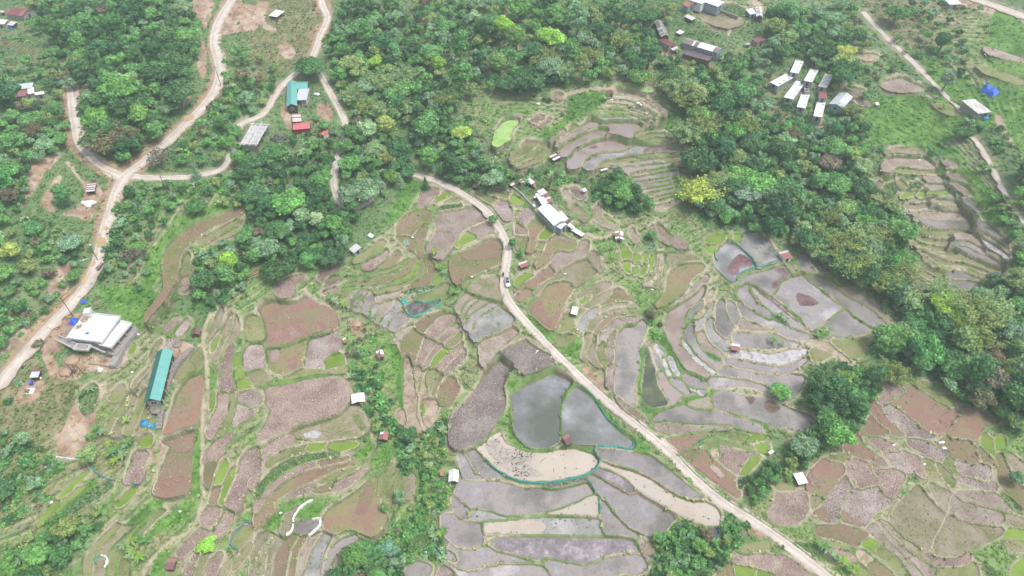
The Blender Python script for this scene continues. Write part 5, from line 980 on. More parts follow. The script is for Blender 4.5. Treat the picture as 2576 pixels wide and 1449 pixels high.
hut('faded_red_house', 'faded red-roofed house with pale blue walls at top edge', 7, '325,130 460,188 595,85 450,5', 3.2, patchy(RUST*1.05, PINK*.8, .2), GREYW, 'gable', .7, cat='house')
hut('white_zinc_house', 'wide white-roofed house with zinc walls at top edge', 7, '850,45 1170,152 1285,60 960,-60', 3.6, mono(WHITE), GREYW, 'shed', .5, cat='house', win=3)
H = House('white_flat_house', 'white flat-roofed house beside the zinc house at top edge', 'house', cr(7, '470,0 795,108 855,-5 560,-95'), 2.4); F = H.f
H.box('wall', -F.L/2+.3, F.L/2-.3, -F.W/2+.3, F.W/2-.3, -1.5, 2.2, WHITEC); H.box('roof_slab', -F.L/2, F.L/2, -F.W/2, F.W/2, 2.2, 2.42, WHITEC); H.opening('window', H.near()[0], 0, 1.0, 1.2, .8, GLASS, .3)
hut('white_tin_house', 'white tin-roofed house at end of the garden wall', 7, '1830,240 1952,362 2050,310 1965,182', 3.2, mono(WHITE), GREYW, cat='house')
hut('patched_grey_house', 'patchy grey-white roof behind the white tin-roofed house', 7, '2060,185 2060,420 2240,400 2200,190', 3.0, patchy(OLDW*.8, WHITE, .4), WOOD, 'gable', .7, cat='house')
hut('brown_roofed_house', 'plain purple-brown roofed house beside the top right wood', 7, '1985,950 2130,1032 2285,960 2160,862', 3.0, mono(MAROON*.95), CONC, 'shed', .5, cat='house')
hut('pale_hut', 'small pale-roofed hut left of purple-brown house', 7, '1810,1050 1870,1090 1930,1060 1880,1025', 2.2, mono(OLDW*.8), WOOD)
# -- cluster of white-roofed sheds
SH = [('topmost', '630,75 510,345 690,395 805,135'), ('second from top, behind the concrete tank,', '960,255 815,520 985,595 1135,320'), ('upper right', '1280,370 1130,645 1300,720 1450,440'), ('leftmost, sideways', '95,565 435,380 575,475 215,680'), ('longest middle', '640,522 385,890 555,970 840,612'), ('lower middle', '760,802 655,1105 840,1160 945,850'), ('lowest, vine-stained', '1110,965 1015,1305 1210,1360 1285,1020')]
for i, (wd, pts) in enumerate(SH):
    H = House('white_roofed_shed', f'{wd} white-roofed shed of the hillside cluster', 'shed', cr(6, pts), 2.0, 'white-roofed sheds in a cluster'); F = H.f
    H.walls(GREYW, .2, 'shed', .2); H.roof(mono(WHITE), 'shed', .2, .95)
    sg = 1 if F.n.x > 0 else -1
    for q in (-.28, 0, .28): H.box('roof_vent', q*F.L-.14, q*F.L+.14, min(sg*F.W*.12, sg*F.W*.44), max(sg*F.W*.12, sg*F.W*.44), F.h+.0, F.h+.16, CONC)
    H.opening('door', H.near()[1], 0, 0, .9, 1.7, BROWNW, .2)
hut('maroon_kitchen', 'maroon-roofed small shed in the white-roofed cluster', 6, '1130,712 1145,930 1316,930 1306,740', 2.7, mono(RUST*.9), GREYW, 'shed', .3, cat='shed')
hut('vine_covered_shed', 'wide bluish-white double-roofed shed with creepers, right of the cluster', 6, '1590,802 1368,1040 1655,1168 1890,902', 3.2, mono(ZINC*1.02), GREYW, 'gable', .9, cat='shed')
H = House('concrete_tank', 'square concrete tank with two dark openings among white-roofed sheds', 'tank', cr(6, '820,660 930,668 922,790 812,780'), 1.2); F = H.f
H.box('wall', -F.L/2, F.L/2, -F.W/2, F.W/2, -.8, 1.2, CONC)
for s_ in (-.22, .22): H.box('opening', -F.L/2+.4, F.L/2-.4, s_*F.W-.45, s_*F.W+.45, 1.0, 1.23, GLASS)
# -- left edge
hut('brown_roofed_house', 'large brown gable-roofed house in the top left corner', 8, '385,192 885,262 742,472 225,425', 3.2, patchy(MAROON*.95, RUST, .2), CONC, 'gable', 1.1, cat='house', win=3)
hut('white_roofed_house', 'white-roofed house cut by the left edge, top left corner', 8, '-60,560 60,512 135,600 40,810', 2.6, mono(WHITE), CONC, 'shed', .4, cat='house')
hut('pale_shed', 'small cream-roofed shed by the blue tarp, top left', 8, '222,690 370,732 480,622 282,620', 2.2, mono(OLDW), WOOD, cat='shed')
hut('grey_shed', 'small grey shed at the left edge, topmost', 8, '-10,380 40,300 80,290 140,330', 2.2, mono(OLDW*.85), WOOD, cat='shed')
H = House('white_and_red_house', 'house with white roof and wine-red lean-to among left edge trees', 'house', cr(9, '440,452 1190,345 1290,520 500,600'), 2.6); F = H.f
H.walls(CONC, .3, 'shed', .3); H.roof(mono(ZINC), 'shed', .3, 1.0)
F2 = Frame(cr(9, '690,548 1050,562 1030,800 680,890'), 1.9, F.zg); H.walls(CONC, .2, 'shed', .3, fr_=F2); H.roof(mono(RUST*.98), 'shed', .3, .8, fr_=F2, part='side_roof')
F3 = Frame(cr(9, '1050,548 1300,535 1280,700 1045,790'), 2.1, F.zg); H.walls(CONC, .2, 'shed', .3, fr_=F3); H.roof(mono(WHITE), 'shed', .3, .8, fr_=F3, part='side_roof'); H.opening('window', H.near()[0], 0, 1.4, .9, .9, GLASS, .3)
hut('white_outhouse', 'narrow white roof right of the white and red house', 9, '1295,712 1340,800 1680,785 1675,670', 2.4, mono(WHITE), CONC, cat='shed')
# -- concrete house, right edge
H = House('grey_concrete_house', 'grey concrete house with pale flat roof below the blue tarp', 'house', cr(12, '880,1000 375,612 90,730 552,1092'), 2.6); F = H.f
H.box('wall', -F.L/2+.4, F.L/2-.4, -F.W/2+.4, F.W/2-.4, -2.2, 2.4, CONC); H.box('roof_slab', -F.L/2, F.L/2, -F.W/2, F.W/2, 2.4, 2.65, plain('pale_slab', A(226, 224, 218, 1.4), .9, var=.2, scale=.6))
H.opening('window', H.near()[1], .6, 1.0, 1.0, .9, GLASS, .4); H.opening('door', H.near()[1], -1.0, 0, .9, 2.0, GLASS, .4); stairs(H, 12, '470,1340 400,1130', -1.8, .6, 1.5, 8)
# -- small huts in and around the fields
HU = [
 ('white_field_hut', 'lone white-roofed hut near the top of left slope', '01', '145,155 230,172 266,112 186,95', 2.4, mono(WHITE), WOOD, 'shed', True),
 ('zinc_field_hut', 'zinc-roofed hut below the grove beside curved terraces', '11', '938,1060 990,1100 1056,1038 1000,1000', 2.6, stripes(ZINC, OLDW), GREYW, 'shed', False),
 ('dark_hut', 'low dark hut under trees above the main road', '11', '2172,432 2240,440 2252,408 2192,402', 2.0, mono(PURP*.8), BROWNW, 'shed', False),
 ('striped_field_hut', 'white and rust striped hut at edge of left amphitheatre terraces', '12', '372,125 428,166 482,132 440,92', 2.4, stripes(OLDW, DRUST, WHITE), WOOD, 'shed', True),
 ('red_field_hut', 'red and white gabled hut above the seedling beds', '12', '1040,885 1036,955 1122,962 1118,882', 2.4, patchy(RUST, WHITE, .35), CONC, 'gable', False),
 ('rust_field_hut', 'rust-patched red hut right beside the main road', '12', '62,1205 100,1252 170,1212 146,1168', 2.3, patchy(RUST, OLDW, .35), WOOD, 'shed', True),
 ('tiny_white_hut', 'tiny white hut beside dark garden plot', '12', '708,455 726,488 750,464 736,436', 2.0, mono(WHITE), CONC, 'shed', False),
 ('white_lean_shelter', 'narrow white shelter on bank under grey pool terrace', '12', '895,262 906,276 960,248 948,232', 1.8, mono(WHITE), WOOD, 'shed', True),
 ('red_pond_hut', 'faded red hut at upper end of flooded pond plots', '13', '116,1092 160,1160 250,1142 190,1066', 2.5, patchy(RUST, OLDW, .25), WHITEC, 'shed', False),
 ('small_pink_hut', 'tiny pink and white hut beside the red field', '21', '870,512 886,560 916,538 900,496', 1.8, patchy(RUST*1.2, WHITE, .5), WOOD, 'shed', False),
 ('red_gully_hut', 'red and white gabled hut above the bright green garden', '21', '1205,636 1226,708 1300,692 1270,622', 2.5, patchy(RUST, WHITE, .3), GREYW, 'gable', False),
 ('white_barn_hut', 'white-roofed open hut at corner of big ploughed field', '21', '956,1076 962,1166 1098,1142 1088,1052', 2.6, mono(WHITE), WOOD, 'gable', True),
 ('white_sheet_shelter', 'bright white sheet-roofed shelter below the red fields', '22', '612,182 590,256 650,274 672,198', 2.0, mono(WHITE), WOOD, 'shed', True),
 ('red_white_hut', 'red and white checked hut between flooded plots', '22', '2212,560 2200,620 2290,632 2292,566', 2.3, patchy(RUST, WHITE, .45), WOOD, 'shed', True),
 ('brown_field_hut', 'small brown hut above the teal-roofed hall', '20', '1946,392 1930,462 2000,476 2022,412', 2.2, patchy(DRUST, WHITE, .12), WOOD, 'gable', False),
 ('rust_plank_hut', 'dark rust-roofed hut near the bottom edge, left', '30', '1692,1270 1656,1376 1736,1392 1772,1276', 2.4, patchy(DRUST, RUST, .4), WOOD, 'shed', False),
 ('red_stream_hut', 'red-roofed hut beside the path end at dry stream', '31', '1246,5 1236,68 1316,92 1342,2', 2.5, patchy(RUST, WHITE, .15), WOOD, 'gable', False),
 ('rust_pond_hut', 'dark rust-roofed hut between the two clear ponds', '32', '515,42 540,132 625,108 556,26', 2.3, patchy(DRUST, RUST, .35), WOOD, 'shed', True),
 ('white_corner_hut', 'white-roofed hut beside round ploughed plots, lower right', '33', '256,420 312,532 402,512 346,402', 2.5, mono(WHITE), WOOD, 'shed', True),
 ('grey_bank_shelter', 'small grey-white shelter at tip of lower copse', '33', '0,202 26,228 66,200 40,172', 2.0, mono(OLDW), WOOD, 'shed', True),
 ('brown_edge_hut', 'brown hut at the top edge, left of the zinc hut', '02', '-10,12 50,55 75,20 20,-10', 2.4, mono(DRUST), WOOD, 'shed', False),
 ('zinc_edge_hut', 'small zinc-roofed hut at the top edge centre', '02', '88,48 136,72 162,40 112,20', 2.4, mono(ZINC), GREYW, 'shed', False),
 ('collapsed_white_shelter', 'crooked white sheet shelter on the upper centre slope', '02', '1256,126 1298,190 1342,166 1302,110', 1.6, stripes(OLDW, ZINC), WOOD, 'shed', True),
 ('maroon_terrace_hut', 'small maroon hut at top of amphitheatre terraces', '02', '950,912 968,952 1022,934 1002,902', 2.0, mono(MAROON), WOOD, 'shed', False),
 ('bluish_shelter', 'bluish-grey low shelter among right edge trees', '23', '2100,1142 2180,1212 2202,1180 2130,1130', 2.0, mono(np.array(A(150, 152, 166))), WOOD, 'shed', True),
 ('white_roadside_house', 'white-roofed house beside the top right dirt road', '03', '1786,5 1840,48 1946,44 1900,-10', 2.8, stripes(WHITE, OLDW), CONC, 'shed', False),
 ('tiny_white_shelter', 'tiny white shelter on garden right of the cluster', '03', '1080,1036 1096,1062 1120,1050 1100,1020', 1.7, mono(WHITE), WOOD, 'shed', True),
 ('small_red_outhouse', 'small pinkish-red outhouse left of the white bottom shed', 13, '445,392 420,700 612,700 650,402', 2.0, mono(RUST), WOOD, 'shed', False)]
for nme, lb, k, pts, h, cols, wl, kd, op in HU: hut(nme, lb, k, pts, h, cols, wl, kd, .5 if kd == 'gable' else .3, op)
H = House('white_gabled_shed', 'bright white gabled shed beside lower flooded plots', 'shed', cr(13, '890,402 862,1020 1370,1032 1408,432'), 2.0); H.walls(GREYW, .2, 'gable', .8); H.roof(mono(WHITE), 'gable', .8, .9); H.opening('door', H.near()[1], 0, 0, 1.2, 1.7, GLASS, .2)
# -- junction shed and the shack by the left road
H = hut('striped_shed', 'open shed with maroon and white striped roof below the junction', 10, '415,360 345,690 660,632 702,338', 2.4, stripes(MAROON, OLDW, MAROON, WHITE), WOOD, 'shed', .3, open_=True, cat='shed', sheet=.6)
hut('plank_shack', 'ramshackle plank shack with zinc roof near left road', 15, '470,300 345,560 600,640 725,280', 2.3, patchy(ZINC, DRUST, .2), BROWNW, 'shed', .3, cat='shack')

# levelled ground under every building
_pm = np.zeros(GU.shape); _pz = Z.copy()
for c, z in PADS:
    j0, j1, i0, i1, m = inside(c); sub = m & (LAB[j0:j1, i0:i1] < 0); _pm[j0:j1, i0:i1][sub] = 1; _pz[j0:j1, i0:i1][sub] = z
_pz = np.where(_pm > 0, _pz, Z); Z = np.where(_pm > 0, _pz, np.where(blur(_pm, 2) > 0, blur(_pz, 1), Z))
GROUND.data.vertices.foreach_set('co', np.stack([GX, GY, Z], 2).astype(np.float32).ravel()); GROUND.data.update(); ZG = blur(Z, 1)
# ------------------------------------------------------------------ leaf and bark surfaces
def leaf_mat(name, trans=.3):
    m, nt, b, N, L = nodes(name)
    at = N('ShaderNodeAttribute'); at.attribute_name = 'Col'; oi = N('ShaderNodeObjectInfo')
    c = mix(N, L, 1.0, at.outputs['Color'], oi.outputs['Color'], 'MULTIPLY')
    L(c, b.inputs['Base Color']); b.inputs['Roughness'].default_value = .6; b.inputs['Specular IOR Level'].default_value = .25
    t = N('ShaderNodeBsdfTranslucent'); L(c, t.inputs['Color']); ms = N('ShaderNodeMixShader'); ms.inputs[0].default_value = trans
    L(b.outputs[0], ms.inputs[1]); L(t.outputs[0], ms.inputs[2]); L(ms.outputs[0], nt.nodes['Material Output'].inputs['Surface'])
    return m
LEAF = leaf_mat('foliage'); BARK = plain('bark', A(150, 138, 124), .9, var=.2, scale=3)
CULM = plain('bamboo_culm', A(150, 150, 110), .6, var=.2)
def unit(v): return v/(np.linalg.norm(v, axis=-1, keepdims=True)+1e-9)
def cards(c, nrm, size, rng, jit=.7, asp=.75):
    """a small leafy quad at each centre, roughly facing its normal"""
    n = len(c); nr = unit(nrm+rng.normal(0, jit, (n, 3)))
    a = unit(np.cross(nr, rng.normal(0, 1, (n, 3)))); b = np.cross(nr, a)
    s = (size*(.6+.8*rng.random(n)))[:, None]*.5
    bend = nr*s*.35
    v = np.stack([c-a*s-bend, c-b*s*asp, c+a*s-bend, c+b*s*asp], 1).reshape(-1, 3)
    return v, np.arange(n*4).reshape(n, 4)
_ico = {}
def ico(sub):
    if sub not in _ico:
        bm = bmesh.new(); bmesh.ops.create_icosphere(bm, subdivisions=sub, radius=1)
        _ico[sub] = (np.array([v.co[:] for v in bm.verts]), np.array([[v.index for v in f.verts] for f in bm.faces])); bm.free()
    return _ico[sub]
class Soup:
    def __init__(s): s.v = []; s.f3 = []; s.f4 = []; s.c = []; s.n = 0
    def add(s, v, f, col):
        v = np.asarray(v); s.v.append(v); f = np.asarray(f)
        (s.f3 if f.shape[1] == 3 else s.f4).append(f+s.n)
        s.c.append(np.broadcast_to(np.asarray(col), (len(v), 3))); s.n += len(v)
    def mesh(s, name, mats, smooth=False):
        fs = []
        v = np.concatenate(s.v); c = np.concatenate(s.c)
        me = None
        f3 = np.concatenate(s.f3) if s.f3 else np.zeros((0, 3), int); f4 = np.concatenate(s.f4) if s.f4 else np.zeros((0, 4), int)
        if len(f3):                                  # triangles as quads are not allowed: write mixed loops
            me = bpy.data.meshes.new(name); me.vertices.add(len(v)); me.vertices.foreach_set('co', v.astype(np.float32).ravel())
            li = np.concatenate([f4.ravel(), f3.ravel()]); tot = np.concatenate([np.full(len(f4), 4), np.full(len(f3), 3)])
            me.loops.add(len(li)); me.loops.foreach_set('vertex_index', li.astype(np.int32)); me.polygons.add(len(tot))
            me.polygons.foreach_set('loop_start', np.concatenate([[0], np.cumsum(tot)[:-1]]).astype(np.int32)); me.polygons.foreach_set('loop_total', tot.astype(np.int32))
            for m in mats: me.materials.append(m)
            a = me.color_attributes.new('Col', 'FLOAT_COLOR', 'POINT'); a.data.foreach_set('color', np.concatenate([c, np.ones((len(v), 1))], 1).astype(np.float32).ravel())
            me.update(calc_edges=True); return me
        return new_mesh(name, v, f4, mats, smooth, c)
def tube(S, pts, radii, col, seg=6):
    pts = np.asarray(pts, float); n = len(pts); t = unit(np.gradient(pts, axis=0))
    a = unit(np.cross(t, np.array([.31, .17, .93])+0*t)); b = np.cross(t, a)
    an = np.arange(seg)*2*PI/seg
    v = (pts[:, None]+np.asarray(radii)[:, None, None]*(a[:, None]*np.cos(an)[None, :, None]+b[:, None]*np.sin(an)[None, :, None])).reshape(-1, 3)
    f = [(i*seg+j, i*seg+(j+1) % seg, (i+1)*seg+(j+1) % seg, (i+1)*seg+j) for i in range(n-1) for j in range(seg)]
    S.add(v, np.array(f), col)
def crown_parts(seed, lobes, wide, high, ncard, csize, base=.9, gap=.0, core=.72, shell=1.0):
    """crown of unit radius: lobes of leaf cards around solid leafy cores. returns Soup, lobe centres"""
    r = np.random.default_rng(seed); S = Soup(); L_ = []
    for k in range(lobes):
        for _ in range(30):
            p = r.normal(0, 1, 3); p /= np.linalg.norm(p); p *= r.random()**.4
            q = np.array([p[0]*wide, p[1]*wide, base+high*(.5+.5*p[2])])
            if all(np.linalg.norm((q-o)/np.array([1, 1, .8])) > .3 for o, _ in L_): break
        L_.append((q, .26+.17*r.random()))
    for q, rad in L_:
        iv, iF = ico(2)
        nn = 1+.22*(vnoise(iv[:, 0]*3+q[0]*7+iv[:, 2]*2, iv[:, 1]*3+q[1]*7, .5, 71)-.5)*2
        tone = .82+.36*r.random()
        S.add(q+iv*rad*core*nn[:, None]*[1, 1, .8], iF, np.full(3, tone*.9))
        n = int(ncard*rad*rad/(.34**2)/lobes)
        d = r.normal(0, 1, (n, 3)); d[:, 2] = np.abs(d[:, 2])*.9+d[:, 2]*.35; d = unit(d)
        rr = rad*(.78+.34*r.random(n)**1.2)*shell
        c = q+d*rr[:, None]*[1, 1, .85]
        v, f = cards(c, d, csize, r, .55)
        tn = tone*(.78+.5*r.random(n))
        S.add(v, f, np.repeat(np.stack([tn*(.96+.12*r.random(n)), tn, tn*(.9+.2*r.random(n))], 1), 4, 0))
    return S, L_
def trunk_mesh(name, seed, lobes, base, r0=.07, limbs=6):
    r = np.random.default_rng(seed); S = Soup()
    top = np.array([r.normal(0, .06), r.normal(0, .06), base+.15])
    tube(S, [(0, 0, -.12), (0, 0, .05), top*[.5, .5, .5], top], [r0*1.7, r0*1.15, r0*.9, r0*.7], (1, 1, 1), 7)
    for q, rad in lobes[:limbs]:
        m = (top*.6+q*.4)+np.array([0, 0, -.05]); s = top*[.7, .7, .75]
        tube(S, [s, m, q], [r0*.55, r0*.4, r0*.2], (1, 1, 1), 5)
    return S.mesh(name, [BARK], True)
TREEKIND = []                                    # (crown mesh, trunk mesh, shape word)
for k, (lb, wd, hg, nc, cs, bs, wrd) in enumerate([
    (15, .68, .75, 1500, .15, .85, 'rounded'), (13, .66, .7, 1300, .17, .8, 'rounded'), (18, .8, .45, 1500, .15, .75, 'spreading'),
    (16, .82, .4, 1300, .17, .95, 'spreading'), (14, .5, 1.15, 1400, .15, .8, 'tall'), (12, .46, 1.2, 1200, .16, .95, 'tall'), (17, .74, .65, 1500, .14, .7, 'rounded')]):
    S, LB = crown_parts(100+k, lb, wd, hg, nc, cs, bs)
    TREEKIND.append((S.mesh('crown', [LEAF]), trunk_mesh('trunk', 200+k, LB, bs), wrd))
S, LB = crown_parts(131, 13, .85, .4, 420, .15, .75, core=.0001, shell=.9)       # thin half-bare crown
THIN = (S.mesh('crown', [LEAF]), trunk_mesh('trunk', 231, LB, .7, .06, 13), 'thin')
def conifer_meshes():
    r = np.random.default_rng(5); S = Soup()
    for k in range(11):
        z = .5+k*.24; rad = .95*(1-k/11.5)
        for a in np.arange(9)*2*PI/9+k*.37:
            n = max(3, int(16*rad)); t = r.random(n)**.7
            c = np.stack([np.cos(a+r.normal(0, .12, n))*rad*t, np.sin(a+r.normal(0, .12, n))*rad*t, z-.22*t*rad+.05*r.random(n)], 1)
            v, f = cards(c, np.array([0, 0, 1.0])+0*c, .2, r, .5, .5); S.add(v, f, np.repeat((.75+.5*r.random(n))[:, None]*np.ones(3), 4, 0))
    Tk = Soup(); tube(Tk, [(0, 0, -.1), (0, 0, 1.5), (0, 0, 3.1)], [.08, .05, .015], (1, 1, 1))
    return S.mesh('crown', [LEAF]), Tk.mesh('trunk', [BARK], True), 'pointed'
CONIF = conifer_meshes()
def bamboo_meshes(seed):
    r = np.random.default_rng(seed); S = Soup(); K = Soup()
    for k in range(46):
        a = r.random()*2*PI; lean = .12+.6*r.random()**.8; Ln = .8+.5*r.random(); b0 = r.normal(0, .09, 2)
        t = np.linspace(0, 1, 7); out = lean*t**1.7; up = Ln*(t-.22*lean*t**2.5)
        p = np.stack([b0[0]+np.cos(a)*out, b0[1]+np.sin(a)*out, up], 1)
        tube(K, p, .014*(1-.75*t), (1, 1, 1), 4)
        n = 46; tt = .32+.68*r.random(n); q = np.stack([np.interp(tt, t, p[:, i]) for i in range(3)], 1)+r.normal(0, .055, (n, 3))*np.array([1, 1, .8])
        v, f = cards(q, np.array([np.cos(a)*.5, np.sin(a)*.5, .8])+0*q, .11, r, .7, .4)
        tn = (.72+.2*r.random())*(.8+.5*r.random(n)); S.add(v, f, np.repeat(np.stack([tn*1.05, tn, tn*.9], 1), 4, 0))
    return S.mesh('leaves', [LEAF]), K.mesh('culms', [CULM], True)
BAMB = [bamboo_meshes(41+k) for k in range(3)]
def banana_meshes(seed):
    r = np.random.default_rng(seed); S = Soup(); K = Soup()
    tube(K, [(0, 0, -.1), (0, 0, .9), (.04, 0, 1.7)], [.16, .13, .07], (1, 1, 1), 7)
    for k in range(9):
        a = k*2.4+r.random()*.5; Ln = 1.5+.7*r.random(); el = .35+.75*r.random()
        t = np.linspace(0, 1, 7); out = Ln*t*np.cos(el*.6); z = 1.6+Ln*(np.sin(el)*t-.75*t**2.2*(1.1-el*.5))
        c = np.stack([np.cos(a)*out, np.sin(a)*out, z], 1); sd = np.array([-np.sin(a), np.cos(a), 0]); w = .25*np.sin(np.clip(t*1.02+.06, 0, 1)*PI)**.6+.02
        v = np.concatenate([c+sd*w[:, None]-[0, 0, .09], c, c-sd*w[:, None]-[0, 0, .09]]); f = [(i, i+1, 7+i+1, 7+i) for i in range(6)]+[(7+i, 7+i+1, 14+i+1, 14+i) for i in range(6)]
        S.add(v, np.array(f), np.full(3, .8+.45*r.random()))
    return S.mesh('leaves', [LEAF]), K.mesh('stem', [CULM], True)
BANA = [banana_meshes(61+k) for k in range(3)]
def plant(name, meshes, loc, scale, rot, tint, label, cat, group=None, zs=1.0, parts=('crown', 'trunk')):
    o = bpy.data.objects.new(name, None); COL.objects.link(o); o.empty_display_size = .5
    o.location = loc; o.scale = (scale*random.uniform(.85, 1.2), scale*random.uniform(.85, 1.2), scale*zs); o.rotation_euler = (0, 0, rot)
    if label: o['label'] = label
    o['category'] = cat
    if group: o['group'] = group
    for nme, me in zip(parts, meshes):
        c = bpy.data.objects.new(nme, me); COL.objects.link(c); c.parent = o; c.color = (*tint, 1)
    return o
# ------------------------------------------------------------------ leaf colours
TINT = {'dark green': A(68, 100, 60), 'deep green': A(80, 114, 68), 'mid green': A(100, 138, 80), 'grey green': A(118, 142, 106), 'olive': A(128, 142, 86), 'fresh green': A(104, 143, 76), 'lime': A(140, 166, 72), 'yellow': A(158, 170, 88), 'brown': A(118, 110, 84), 'russet': A(116, 100, 82), 'pale': A(138, 158, 112)}
TINT = {k: tuple(min(.9, q*2.75*m) for q, m in zip(v, (.93, 1.0, 1.08))) for k, v in TINT.items()}
def poly_mask(pts):
    m = np.zeros(GU.shape, bool); j0, j1, i0, i1, q = inside(pts); m[j0:j1, i0:i1] = q; return m
FREE = (LAB < 0) & (RD > 5) & ~BUILT
# zones: outline (2576 wide), where phrase, crown radius range in metres, packing, colour mix
MIXD = 'dark green*5,deep green*5,mid green*3,grey green*1,fresh green*1'
MIXM = 'deep green*4,mid green*5,dark green*3,grey green*3,olive*2,fresh green*1'
MIXO = 'mid green*4,olive*4,grey green*3,deep green*3,brown*1'
ZONES = [
 ('190,0 470,0 495,60 490,130 480,180 455,235 425,270 395,305 380,345 330,395 285,400 240,375 215,320 205,280 212,230 200,180 185,130 170,60', 'in the top left wood', 3.6, 6.0, .74, MIXD),
 ('60,0 190,0 170,60 180,120 160,110 110,90 70,60', 'behind the brown-roofed house', 3.2, 5, .8, MIXD),
 ('0,225 60,250 130,250 165,290 175,340 130,380 95,400 60,470 20,540 0,560', 'at the left edge', 3.0, 5.2, .78, MIXM),
 ('120,120 180,130 200,200 170,240 130,240 90,200 40,170 60,140', 'beside the bamboo trellis', 2.2, 3.6, .95, MIXM),
 ('0,600 40,560 110,545 190,610 210,650 190,700 130,760 70,830 0,870', 'below the cut bank', 2.0, 3.4, 1.1, MIXM),
 ('20,430 70,430 60,500 10,560 0,560', 'above the cut bank', 2.2, 3.6, .9, MIXO),
 ('820,10 1010,0 1040,110 1020,230 1000,330 1040,430 985,425 930,400 900,330 885,290 850,210 830,150 808,120', 'east of the hairpin road', 3.4, 5.6, .76, MIXM),
 ('1010,0 1230,0 1240,110 1210,200 1120,290 1090,340 1020,310 1020,230 1040,110', 'in the upper middle wood', 3.6, 6.2, .82, MIXM),
 ('1240,0 1640,0 1650,60 1640,140 1620,185 1520,190 1400,205 1310,215 1235,220 1230,120', 'in the upper centre wood', 3.8, 6.4, .76, MIXM),
 ('1030,320 1100,300 1200,360 1250,420 1300,440 1280,470 1200,470 1110,440 1060,420', 'above the road bend', 3.2, 5.4, .74, MIXM),
 ('590,385 690,365 735,390 780,370 830,350 860,345 835,420 838,490 870,525 900,525 885,560 880,610 820,655 700,675 620,645 585,600 610,520 595,450', 'in the grove below the hairpin', 3.2, 5.2, .7, MIXD),
 ('870,350 960,420 975,435 930,480 905,505 870,500 860,460 855,400', 'inside the lower road bend', 3.0, 4.8, .8, MIXM),
 ('560,440 620,430 610,520 590,560 545,500', 'beside the house track', 2.6, 4, .9, MIXM),
 ('600,110 700,160 690,220 650,290 600,370 545,400 470,410 440,380 530,290 560,230 575,170', 'between the two roads', 2.0, 3.8, 1.2, MIXO),
 ('655,310 720,350 800,345 830,330 790,290 850,330 800,370 700,380 640,370', 'below the red-roofed shed', 2.4, 4, .95, MIXM),
 ('1660,140 1740,150 1810,170 1900,190 1940,260 1960,310 2090,310 2150,270 2190,340 2180,420 2100,430 1980,420 1900,420 1830,400 1760,380 1740,300 1700,230', 'below the white-roofed sheds', 3.4, 5.8, .76, MIXM),
 ('1760,380 1830,400 1900,420 1980,420 2100,430 2190,430 2235,490 2290,560 2305,640 2270,735 2180,715 2080,655 1980,595 1860,565 1760,525 1705,495 1750,460', 'in the gully wood', 3.2, 5.6, .74, MIXM),
 ('1490,470 1560,430 1620,480 1650,520 1600,535 1540,510', 'below the amphitheatre terraces', 3.0, 4.6, .74, MIXD),
 ('1930,20 2140,10 2185,60 2170,140 2110,200 2020,150 1950,140 1925,90', 'in the top right wood', 3.8, 6.2, .74, MIXM),
 ('2090,200 2180,215 2190,280 2140,270 2085,235', 'right of the white-roofed sheds', 3.0, 4.6, .9, MIXM),
 ('2290,750 2400,730 2480,680 2576,640 2600,800 2600,1060 2500,1030 2420,1000 2340,930 2230,870 2195,850 2260,800', 'at the right edge', 3.2, 5.8, .72, MIXM),
 ('2060,930 2130,905 2205,940 2220,1000 2180,1055 2120,1105 2060,1140 2000,1165 1985,1140 2060,1060 2045,985', 'in the lower right copse', 2.4, 4.2, .72, MIXD),
 ('1880,1180 1990,1150 2060,1150 2010,1210 1940,1230 1900,1260 1870,1240', 'beside the lower road', 1.8, 2.8, .95, MIXM),
 ('1640,1330 1720,1320 1830,1290 1860,1340 1830,1420 1760,1460 1640,1460 1650,1390', 'in the thicket by lower road', 1.3, 2.4, 1.1, MIXM),
 ('290,480 420,450 560,450 590,465 500,510 430,540 390,580 380,660 350,730 290,690 250,700 290,560', 'right of the left road', 1.8, 3.2, 1.2, MIXM),
 ('480,650 560,600 610,650 620,720 560,760 500,760 470,720', 'beside the lime tree', 2.4, 3.8, .9, MIXM),
 ('130,1300 235,1250 270,1290 235,1340 190,1390 110,1449 0,1460 0,1400 80,1340', 'in the bottom left corner', 2.2, 3.6, 1.0, MIXM),
 ('0,1080 90,1110 150,1180 60,1240 0,1230', 'at the lower left edge', 1.4, 2.6, 1.5, MIXM),
 ('860,1370 940,1345 1000,1380 1010,1460 850,1460', 'at the bottom beside arcs', 2.0, 3.2, .7, MIXD),
 ('1000,1060 1090,1080 1120,1170 1110,1290 1060,1330 1000,1240 1010,1150', 'along the dry stream', 1.4, 2.3, 1.7, MIXO),
 ('2190,60 2290,100 2400,180 2450,260 2390,250 2300,150 2200,110', 'beside the upper track', 2.4, 4.2, 1.5, MIXO),
 ('2290,0 2390,10 2440,100 2420,200 2330,110', 'between the track and lane', 2.6, 4.4, 1.25, MIXM),
 ('2400,260 2470,290 2480,350 2420,330', 'hiding the concrete house', 2.8, 4.2, .8, MIXM),
 ('2500,500 2590,420 2600,620 2560,640', 'at the far right edge', 2.8, 4.4, .9, MIXM),
 ('1640,10 1690,20 1680,60 1640,70', 'left of the rusty sheds', 2.8, 4.2, .9, MIXO),
 ('1800,150 1930,120 1945,190 1830,170', 'behind the long sheds', 2.8, 4.4, .85, MIXM),
 ('860,1060 920,880 960,900 950,980 990,1080 950,1120', 'along the stream bank', 1.3, 2.0, 2.2, MIXM),
]
TREES = []    # (u, v, radius m, tint word, kind index or name, where)
